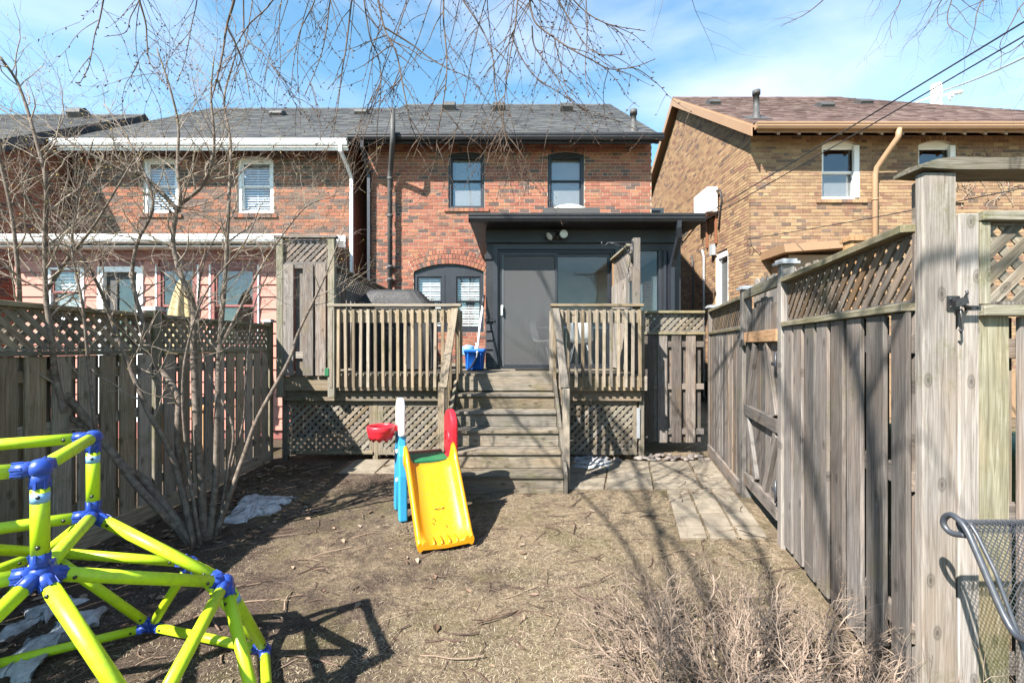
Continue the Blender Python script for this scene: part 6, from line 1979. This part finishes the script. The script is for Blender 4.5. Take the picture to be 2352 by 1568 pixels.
for pts3, r0, r1 in limbs:
    cp = curve_pts(pts3, 8)
    m = len(cp)
    r0 *= 0.25
    r1 *= 0.6
    MB().tube(cp, [r0 + (r1 - r0) * i / (m - 1) for i in range(m)], 9).build('limb', 'bark', wl)
    for i in range(4, m):
        for _ in range(2):
            if random.random() < 0.6:
                d = (cp[min(i + 1, m - 1)] - cp[i - 1]).normalized()
                branch(sub, cp[i], d * 0.7 + rvec(0.5) + V((0, 0, 0.35)), random.uniform(0.5, 1.3), r0 * random.uniform(0.18, 0.35), 1, prm_w)
    limb_pts += cp
sub.build('upper_branches', 'bark', wl)
shoots, wbuds = MB(), MB()
def bud(mb, p, d, s_=1.0):
    x = d.orthogonal().normalized() * 0.0036 * s_
    y = d.cross(x).normalized() * 0.0036 * s_
    mb.add([p - d * 0.002, p + x + d * 0.004, p + y + d * 0.004, p - x + d * 0.004, p - y + d * 0.004, p + d * 0.016 * s_], [(0, 2, 1), (0, 3, 2), (0, 4, 3), (0, 1, 4), (5, 1, 2), (5, 2, 3), (5, 3, 4), (5, 4, 1)], True)
def budded(pts, dens=0.04, s_=1.0):
    acc = 0
    for a, b2 in zip(pts, pts[1:]):
        d = (b2 - a)
        acc += d.length
        if acc > dens * random.uniform(0.6, 1.6):
            acc = 0
            dn_ = d.normalized()
            side = dn_.orthogonal().normalized()
            side.rotate(Matrix.Rotation(random.uniform(0, 6.28), 3, dn_))
            bud(wbuds, b2, (dn_ + side * 0.9).normalized(), s_ * random.uniform(0.8, 1.25))
def side_shoot(p, d, L_, r_, depth):
    n = max(5, int(L_ / 0.035))
    pts = [V(p)]
    d = V(d).normalized()
    for i in range(n):
        d = (d + rvec(0.07) + V((0, 0, -0.10 if i < n * 0.6 else 0.10))).normalized()
        pts.append(pts[-1] + d * (L_ / n))
        if depth > 0 and random.random() < 0.13:
            sd_ = V((random.choice((-1, 1)) * random.uniform(0.4, 1), random.uniform(-0.5, 0.5), random.uniform(-0.9, 0.1)))
            side_shoot(pts[-1], d * 0.5 + sd_, L_ * random.uniform(0.25, 0.5), r_ * 0.65, depth - 1)
    shoots.tube(pts, [r_ * (1 - 0.7 * i / n) for i in range(n + 1)], 4 if r_ > 0.003 else 3, cap=False)
    budded(pts[n // 4:], 0.045)
def hanging(u0, u1, vend, y, r_=0.006, bend=0.0, kids=0.16, ulean=None):
    # a main shoot: from a limb overhead down to photo height vend
    top = at(u0, -130, y) if ulean is None else at(ulean, -130, y)
    end = at(u1, vend, y + random.uniform(-0.15, 0.15))
    near = min(limb_pts, key=lambda q: (q - top).length)
    mid = top * 0.55 + end * 0.45 + V((bend, random.uniform(-0.1, 0.1), 0))
    cp = curve_pts([near, near * 0.4 + top * 0.6 + V((0, 0, 0.12)), top, mid, end], 14)
    n = len(cp) - 1
    cp = [p + V((noise.noise(p * 2.3 + V((u0, 0, 0))), noise.noise(p * 2.3 + V((0, u0, 0))), 0)) * 0.035 for p in cp]
    shoots.tube(cp, [r_ * 1.5 * (1 - 0.8 * (i / n)) for i in range(n + 1)], 5, cap=False)
    budded(cp[int(n * 0.45):], 0.07)
    for i in range(int(n * 0.35), n):
        if random.random() < kids * 1.6:
            d = (cp[i + 1] - cp[i]).normalized()
            sd_ = V((random.choice((-1, 1)) * random.uniform(0.4, 1.1), random.uniform(-0.5, 0.5), random.uniform(-0.3, 0.3)))
            side_shoot(cp[i], d * 0.7 + sd_, random.uniform(0.18, 0.62), r_ * 0.55, 1)
MAIN = [(395, 325, 200, 2.9), (590, 490, 330, 3.1), (900, 790, 500, 3.0), (1000, 745, 520, 2.8), (1045, 850, 440, 3.1), (1080, 940, 380, 3.3), (1160, 1015, 450, 3.1), (1290, 1080, 330, 3.2), (1200, 1195, 430, 2.9), (1330, 1240, 400, 2.7), (1120, 1180, 470, 3.3), (800, 860, 300, 3.4), (660, 640, 250, 3.3), (690, 600, 230, 3.3), (960, 820, 360, 3.4), (845, 740, 420, 3.2), (745, 690, 300, 3.1), (1240, 1300, 300, 3.0)]
for (a, b2, v, y) in MAIN:
    hanging(a, b2, v, y, random.uniform(0.0035, 0.0055), random.uniform(-0.1, 0.1), 0.10)
# strands traced one by one: each hangs from the limbs at its own distance
TR_ = [
    ([(545, -60), (538, 0), (521, 61), (508, 142), (484, 237)], 2.6, 0.011), ([(521, 61), (545, 110), (565, 170), (575, 230)], 2.6, 0.006),
    ([(775, -60), (759, 0), (750, 68), (735, 135), (700, 220)], 2.8, 0.007), ([(818, -60), (808, 0), (796, 102), (786, 162), (776, 244), (765, 311)], 2.7, 0.007),
    ([(826, -60), (836, 0), (850, 85), (870, 135), (875, 203), (867, 288), (865, 372)], 2.9, 0.007), ([(862, -60), (869, 0), (884, 68), (911, 125), (928, 210), (948, 298), (985, 360)], 2.6, 0.008),
    ([(884, 64), (945, 102), (989, 135), (1033, 159), (1094, 184)], 2.6, 0.005), ([(1019, -60), (1019, 0), (1019, 51), (1026, 135), (1023, 203), (1006, 305), (1002, 355)], 2.8, 0.008),
    ([(1196, -60), (1189, 0), (1182, 68), (1168, 152), (1155, 271), (1165, 338)], 2.6, 0.007), ([(1030, -60), (1063, 0), (1107, 68), (1131, 129), (1138, 217), (1158, 288), (1172, 342), (1240, 440)], 2.7, 0.006),
    ([(1205, -60), (1216, 0), (1229, 51), (1270, 85), (1310, 112), (1361, 139), (1402, 159), (1456, 154), (1503, 137)], 2.3, 0.006), ([(1262, -60), (1283, 0), (1317, 61), (1344, 102), (1378, 125), (1436, 125)], 2.4, 0.006),
    ([(1280, -50), (1317, 0), (1358, 37), (1405, 58), (1483, 72)], 2.4, 0.006), ([(1345, -60), (1346, 0), (1349, 68), (1344, 162), (1353, 220)], 2.5, 0.005),
    ([(1270, 85), (1273, 88), (1290, 162), (1307, 230)], 2.3, 0.004), ([(1222, 60), (1226, 102), (1243, 129), (1277, 176), (1310, 230), (1375, 274)], 2.5, 0.005),
    ([(1182, 68), (1178, 91), (1222, 169), (1290, 217), (1344, 254)], 2.6, 0.005), ([(248, -60), (238, 0), (228, 50), (218, 80), (205, 150), (185, 190)], 2.5, 0.006),
    ([(330, -50), (320, 0), (300, 40), (288, 75), (240, 85)], 2.5, 0.005), ([(320, 0), (335, 55), (338, 100), (345, 145), (385, 200)], 2.5, 0.005),
    ([(455, -50), (452, 5), (440, 60), (425, 140), (405, 195)], 2.8, 0.005), ([(640, -50), (620, 10), (570, 60), (530, 130), (500, 200)], 2.7, 0.006),
    ([(735, -50), (720, 10), (690, 70), (675, 140), (668, 210)], 2.9, 0.006), ([(560, -60), (560, 40), (565, 90), (600, 120), (650, 190), (690, 260)], 2.9, 0.006),
]
for pts2, y, r_ in TR_:
    p3 = [at(u, v, y + 0.04 * math.sin(i)) for i, (u, v) in enumerate(pts2)]
    if pts2[0][1] < -40:
        near = min(limb_pts, key=lambda q: (q - p3[0]).length)
        p3 = [near, near * 0.35 + p3[0] * 0.65 + V((0, 0, 0.15))] + p3
    cp = curve_pts(p3, 9)
    n = len(cp)
    shoots.tube(cp, [r_ * (1 - 0.72 * i / n) for i in range(n)], 6, cap=False)
    k0 = 18 if pts2[0][1] < -40 else 3
    budded(cp[k0 + n // 4:], 0.045, 1.15)
    for i in range(k0, n - 2):
        if random.random() < 0.20:
            d = (cp[i + 1] - cp[i]).normalized()
            side_shoot(cp[i], d * 0.6 + V((random.choice((-1, 1)) * random.uniform(.4, 1), random.uniform(-.3, .3), -random.uniform(-0.2, .6))), random.uniform(0.12, 0.42), max(0.0018, r_ * 0.45), 1)
shoots.build('hanging_shoots', 'willow', wl)
wbuds.build('buds', 'bud', wl)

# ---- the other tree, only its twig ends show at upper right
random.seed(5)
t2 = thing('bare_tree', 'fine bare twigs of another tree dipping into the upper right corner', 'tree', (6.6, 1.8, 0))
MB().tube(curve_pts([(7.4, 1.2, 0), (7.3, 1.4, 3.0), (6.9, 2.0, 5.6)], 6), [0.16 - 0.006 * i for i in range(13)], 10).build('trunk', 'bark', t2)
f2 = MB()
prm2 = dict(seg=0.07, wob=0.16, up=-0.035, bare=0.1, kids=(1, 1, 1), prob=0.42, ratio=(0.35, 0.65))
for (ua, va, ub, vb, y) in ((2360, -60, 2210, 30, 5.2), (2290, -80, 2200, 80, 5.0), (2200, -90, 2090, 70, 5.1), (2120, -100, 2010, 60, 5.4), (2420, 40, 2290, 150, 5.2), (2440, 100, 2330, 200, 5.0), (2060, -70, 1960, 20, 5.0), (2380, -40, 2290, 100, 5.6), (2330, -90, 2250, 60, 5.5), (2230, -80, 2130, 20, 5.6), (1975, -60, 1850, 45, 4.4)):
    a, b2 = at(ua, va, y), at(ub, vb, y)
    branch(f2, a, b2 - a, (b2 - a).length * 1.15, 0.009, 2 if ua > 2000 else 1, prm2)
    MB().tube(curve_pts([(6.95, 1.9, 5.5), (6.6, 3.4, 6.3), a + V((0.25, -0.1, 0.3)), a], 6), [0.05 - 0.0022 * i for i in range(19)], 6).build('limb', 'bark', t2)
f2.build('twigs', 'willow', t2)

# ---- low tan bush at lower right
random.seed(11)
bs = thing('bare_bush', 'low tan bare bush spreading by the foot of the sunlit fence', 'bush', (1.02, 2.05, 0))
bt_ = MB()
prm3 = dict(seg=0.034, wob=0.20, up=0.015, bare=0.12, kids=(1, 2, 1), prob=0.66, ratio=(0.22, 0.5), rmin=0.0013)
for k in range(185):
    a = random.uniform(0, 2 * math.pi)
    rr = 0.50 * math.sqrt(random.random())
    p = V((1.02 + rr * math.cos(a) * 1.05, 1.98 + rr * math.sin(a) * 1.15, 0.0))
    if p.x > fence_x(p.y) - 0.12:
        continue
    d = V((math.cos(a) * (0.35 + rr * 2.4), math.sin(a) * (0.35 + rr * 2.4), 1.0)) + rvec(0.25)
    branch(bt_, p, d, random.uniform(0.26, 0.48), random.uniform(0.005, 0.010), 2, prm3)
bt_.build('stems', 'bush', bs)

# ---- vines on the buff house
random.seed(3)
vn = MB()
vl = MB()
for k in range(16):
    p = V((ax(2190 + random.uniform(0, 180), YW), YW - 0.012, az(random.uniform(430, 480), YW)))
    d = V((random.uniform(-0.6, 0.6), 0, 1))
    pts = [p]
    for i in range(16):
        d = (d + V((random.gauss(0, .35), 0, random.gauss(0, .25)))).normalized()
        q = pts[-1] + d * 0.06
        q.z = min(q.z, 5.95)
        pts.append(q)
        if random.random() < 0.35:
            s_ = random.uniform(0.02, 0.045)
            a = random.uniform(0, 6.28)
            vl.add([q + V((0, -0.01, 0)), q + V((s_ * math.cos(a), -0.03, s_ * math.sin(a))), q + V((s_ * 1.5 * math.cos(a + .6), -0.015, s_ * 1.5 * math.sin(a + .6))), q + V((s_ * math.cos(a + 1.2), -0.02, s_ * math.sin(a + 1.2)))], [(0, 1, 2, 3)])
    vn.tube(pts, 0.006, 4, cap=False)
vv = thing('wall_vine', 'dry vine with rust coloured leaves climbing the buff brick wall', 'vine', (11, YW, 4))
vn.build('stems', 'twig', vv)
vl.build('leaves', 'leaf', vv)

# ================================================================== GROUND COVER AND LITTER
random.seed(77)
gs = MB()
def straw_density(x, y):
    n_ = noise.noise(V((x * 1.1 + 3, y * 1.1, 0))) + 0.6 * noise.noise(V((x * 4, y * 4, 4)))
    return 0.24 + 0.60 * n_ + 0.17 * min(1.5, max(-1.5, x + 0.3))
cnt = 0
tries = 0
while cnt < 52000 and tries < 400000:
    tries += 1
    y = 1.05 + (6.1 - 1.05) * random.random() ** 1.35
    x = random.uniform(-3.2, 2.3)
    if x > fence_x(y) - 0.05 or (SXL - .08 < x < SXR + 0.08 and y > 4.86):
        continue
    if y > 3.68 and x > fence_x(y) - 0.79:
        continue
    if y > 4.94 and x > 0.56:
        continue
    if random.random() > straw_density(x, y):
        continue
    cnt += 1
    a = random.uniform(0, 6.283)
    ln = random.uniform(0.010, 0.034)
    wd = random.uniform(0.0006, 0.0012)
    z = gz(x, y) + 0.001
    tilt = abs(random.gauss(0, 0.16))
    dx, dy = math.cos(a), math.sin(a)
    p0 = V((x, y, z))
    p1 = p0 + V((dx * ln * 0.5, dy * ln * 0.5, ln * 0.5 * tilt + 0.003))
    p2 = p0 + V((dx * ln, dy * ln, max(0.002, ln * tilt * 0.8)))
    sd_ = V((-dy, dx, 0)) * wd
    gs.add([p0 - sd_, p0 + sd_, p1 + sd_, p1 - sd_, p2], [(0, 1, 2, 3), (3, 2, 4)])
tag(gs.build('grass', 'straw'), 'dry straw coloured winter grass covering the yard', 'grass', kind='stuff')
lf_ = MB()
for k in range(680):
    if k < 540:
        y = random.uniform(2.2, 6.1)
        x = -3.25 + abs(random.gauss(0, 0.55))
    else:
        y = random.uniform(1.2, 6.0)
        x = random.uniform(-3.0, 2.2)
    if x > fence_x(y) - 0.1 or (SXL - .05 < x < SXR + 0.05 and y > 4.86):
        continue
    s_ = random.uniform(0.012, 0.032)
    a = random.uniform(0, 6.28)
    z = gz(x, y) + (0.03 if (y > 3.68 and x > fence_x(y) - 0.79) or (y > 4.94 and x > .56) else 0.004)
    ca, sa = math.cos(a), math.sin(a)
    def lp(u, v, h_):
        return (x + (u * ca - v * sa) * s_, y + (u * sa + v * ca) * s_, z + h_ * s_)
    h1, h2 = random.uniform(0.1, 0.7), random.uniform(0.1, 0.7)
    lf_.add([lp(-1.2, 0, 0.1), lp(-0.3, -0.6, h1), lp(0.5, -0.5, h1), lp(1.2, 0, 0.25), lp(0.5, 0.5, h2), lp(-0.3, 0.6, h2), lp(0.1, 0, 0.0)], [(0, 1, 6), (1, 2, 6), (2, 3, 6), (3, 4, 6), (4, 5, 6), (5, 0, 6)])
tag(lf_.build('fallen_leaves', 'leaf'), 'brown fallen leaves scattered over the dirt beside the fence', 'leaves', kind='stuff')
tg = MB()
for k in range(1050):
    y = 1.1 + 5.0 * random.random() ** 1.2
    x = random.uniform(-3.0, 2.4)
    if x > fence_x(y) - 0.1 or (SXL - .1 < x < SXR + 0.1 and y > 4.8):
        continue
    z = gz(x, y) + (0.034 if (y > 3.68 and x > fence_x(y) - 0.79) or (y > 4.94 and x > .56) else 0.005)
    a = random.gauss(0.2, 0.9)
    ln = random.uniform(0.04, 0.22) * random.choice((1, 1, 1.8))
    pts = [V((x, y, z))]
    for i in range(4):
        a += random.gauss(0, 0.22)
        q = pts[-1] + V((math.cos(a), math.sin(a), 0)) * ln / 4
        q.z = z + random.uniform(0, 0.008)
        pts.append(q)
    tg.tube(pts, [random.choice((0.0014, 0.0022, 0.0030, 0.0046))] * 5, 3, cap=False)
tag(tg.build('fallen_twigs', 'litter'), 'thin fallen twigs scattered over the grass and slabs', 'twigs', kind='stuff')

fb = thing('fallen_branch', 'forked dark fallen branch lying on the grass by the bush', 'branch', (0.4, 2.7, 0))
g3 = lambda u, v, z=0.02: at(u, v, (EYE - z) * FP / (v - V0))
MB().tube(curve_pts([g3(1306, 1342), g3(1322, 1358), g3(1350, 1372), g3(1400, 1392), g3(1450, 1418, 0.03)], 5), [0.005, 0.006] + [0.011] * 17 + [0.009] * 2, 7).build('limb', 'willow', fb)
MB().tube(curve_pts([g3(1362, 1378), g3(1366, 1400), g3(1372, 1420), g3(1381, 1444)], 5), [0.007 - 0.0002 * i for i in range(16)], 6).build('fork', 'willow', fb)
MB().tube([g3(1376, 1384), g3(1372, 1400), g3(1369, 1408)], 0.005, 5).build('fork', 'willow', fb)

# stones at the fence corner
random.seed(4)
for k in range(78):
    x, y = random.uniform(1.7, 2.70), random.uniform(6.16, 6.50)
    if k > 66:
        x, y = random.uniform(0.75, 1.6), random.uniform(6.08, 6.26)
    if x > fence_x(y) - 0.03:
        continue
    s_ = random.uniform(0.018, 0.042)
    m = MB()
    rws = []
    ph = random.uniform(0, 50)
    for i in range(6):
        t_ = math.pi * i / 5
        rws.append([(x + s_ * 1.25 * math.sin(t_) * math.cos(a) * (1 + .25 * noise.noise(V((math.cos(a), math.sin(a), ph)))), y + s_ * math.sin(t_) * math.sin(a), 0.012 + s_ * 0.62 * (1 + math.cos(t_)) * 0.9) for a in [2 * math.pi * j / 9 for j in range(9)]])
    m.grid(rws, True, True)
    o = m.build('river_stone', 'stone')
    tag(o, 'rounded pale river stone in the row at the foot of the short fence', 'stone', 'river stones by the short fence')

# old snow
def snow(pts2, h_, label, seed):
    random.seed(seed)
    ctr = V((sum(p[0] for p in pts2) / len(pts2), sum(p[1] for p in pts2) / len(pts2)))
    N_ = 120
    ring = []
    ln = len(pts2)
    for k in range(N_):
        f = k / N_ * ln
        i = int(f)
        a, b2 = V(pts2[i % ln]), V(pts2[(i + 1) % ln])
        ring.append(a + (b2 - a) * (f - i))
    rws = []
    for s_, hh in ((1.0, -0.012), (0.96, 0.3), (0.88, 0.6), (0.75, 0.9), (0.6, 0.8), (0.45, 1.0), (0.3, 0.85), (0.15, 1.0), (0.02, 0.9)):
        row = []
        for p in ring:
            q = ctr + (p - ctr) * s_
            q = q + V((noise.noise(V((p.x * 11, p.y * 11, s_ * 0.5))), noise.noise(V((p.x * 11 + 7, p.y * 11, s_ * .5))))) * 0.09
            row.append((q.x, q.y, (hh * h_ * (0.75 + 0.8 * noise.noise(V((q.x * 9, q.y * 9, 2))) + 0.4 * noise.noise(V((q.x * 28, q.y * 28, 2))))) if hh > 0 else hh))
        rws.append(row)
    o = MB().grid(rws, True, True).build('snow_patch', 'snow')
    tag(o, label, 'snow', 'leftover patches of old snow', kind='stuff')
g2_ = lambda u, v: tuple(at(u, v, gy(v)))[:2]
snow([g2_(505, 1205), g2_(545, 1160), g2_(560, 1138), g2_(650, 1140), g2_(690, 1140), g2_(640, 1165), g2_(600, 1185), g2_(560, 1200)], 0.05, 'flat grey snow patch behind the shrub stems', 3)
snow([g2_(10, 1460), g2_(70, 1400), g2_(140, 1370), g2_(180, 1385), g2_(120, 1420), g2_(60, 1450)], 0.04, 'small snow strip beneath the climbing dome near the fence', 5)
snow([g2_(0, 1560), g2_(60, 1480), g2_(150, 1420), g2_(235, 1395), g2_(225, 1425), g2_(160, 1460), g2_(100, 1500), g2_(60, 1560)], 0.05, 'long snow strip on the dirt inside the climbing dome', 8)
snow([g2_(1305, 1062), g2_(1330, 1050), g2_(1375, 1048), g2_(1410, 1060), g2_(1400, 1075), g2_(1360, 1083), g2_(1320, 1080)], 0.06, 'dirty mound of snow on the slabs beside the stairs', 9)
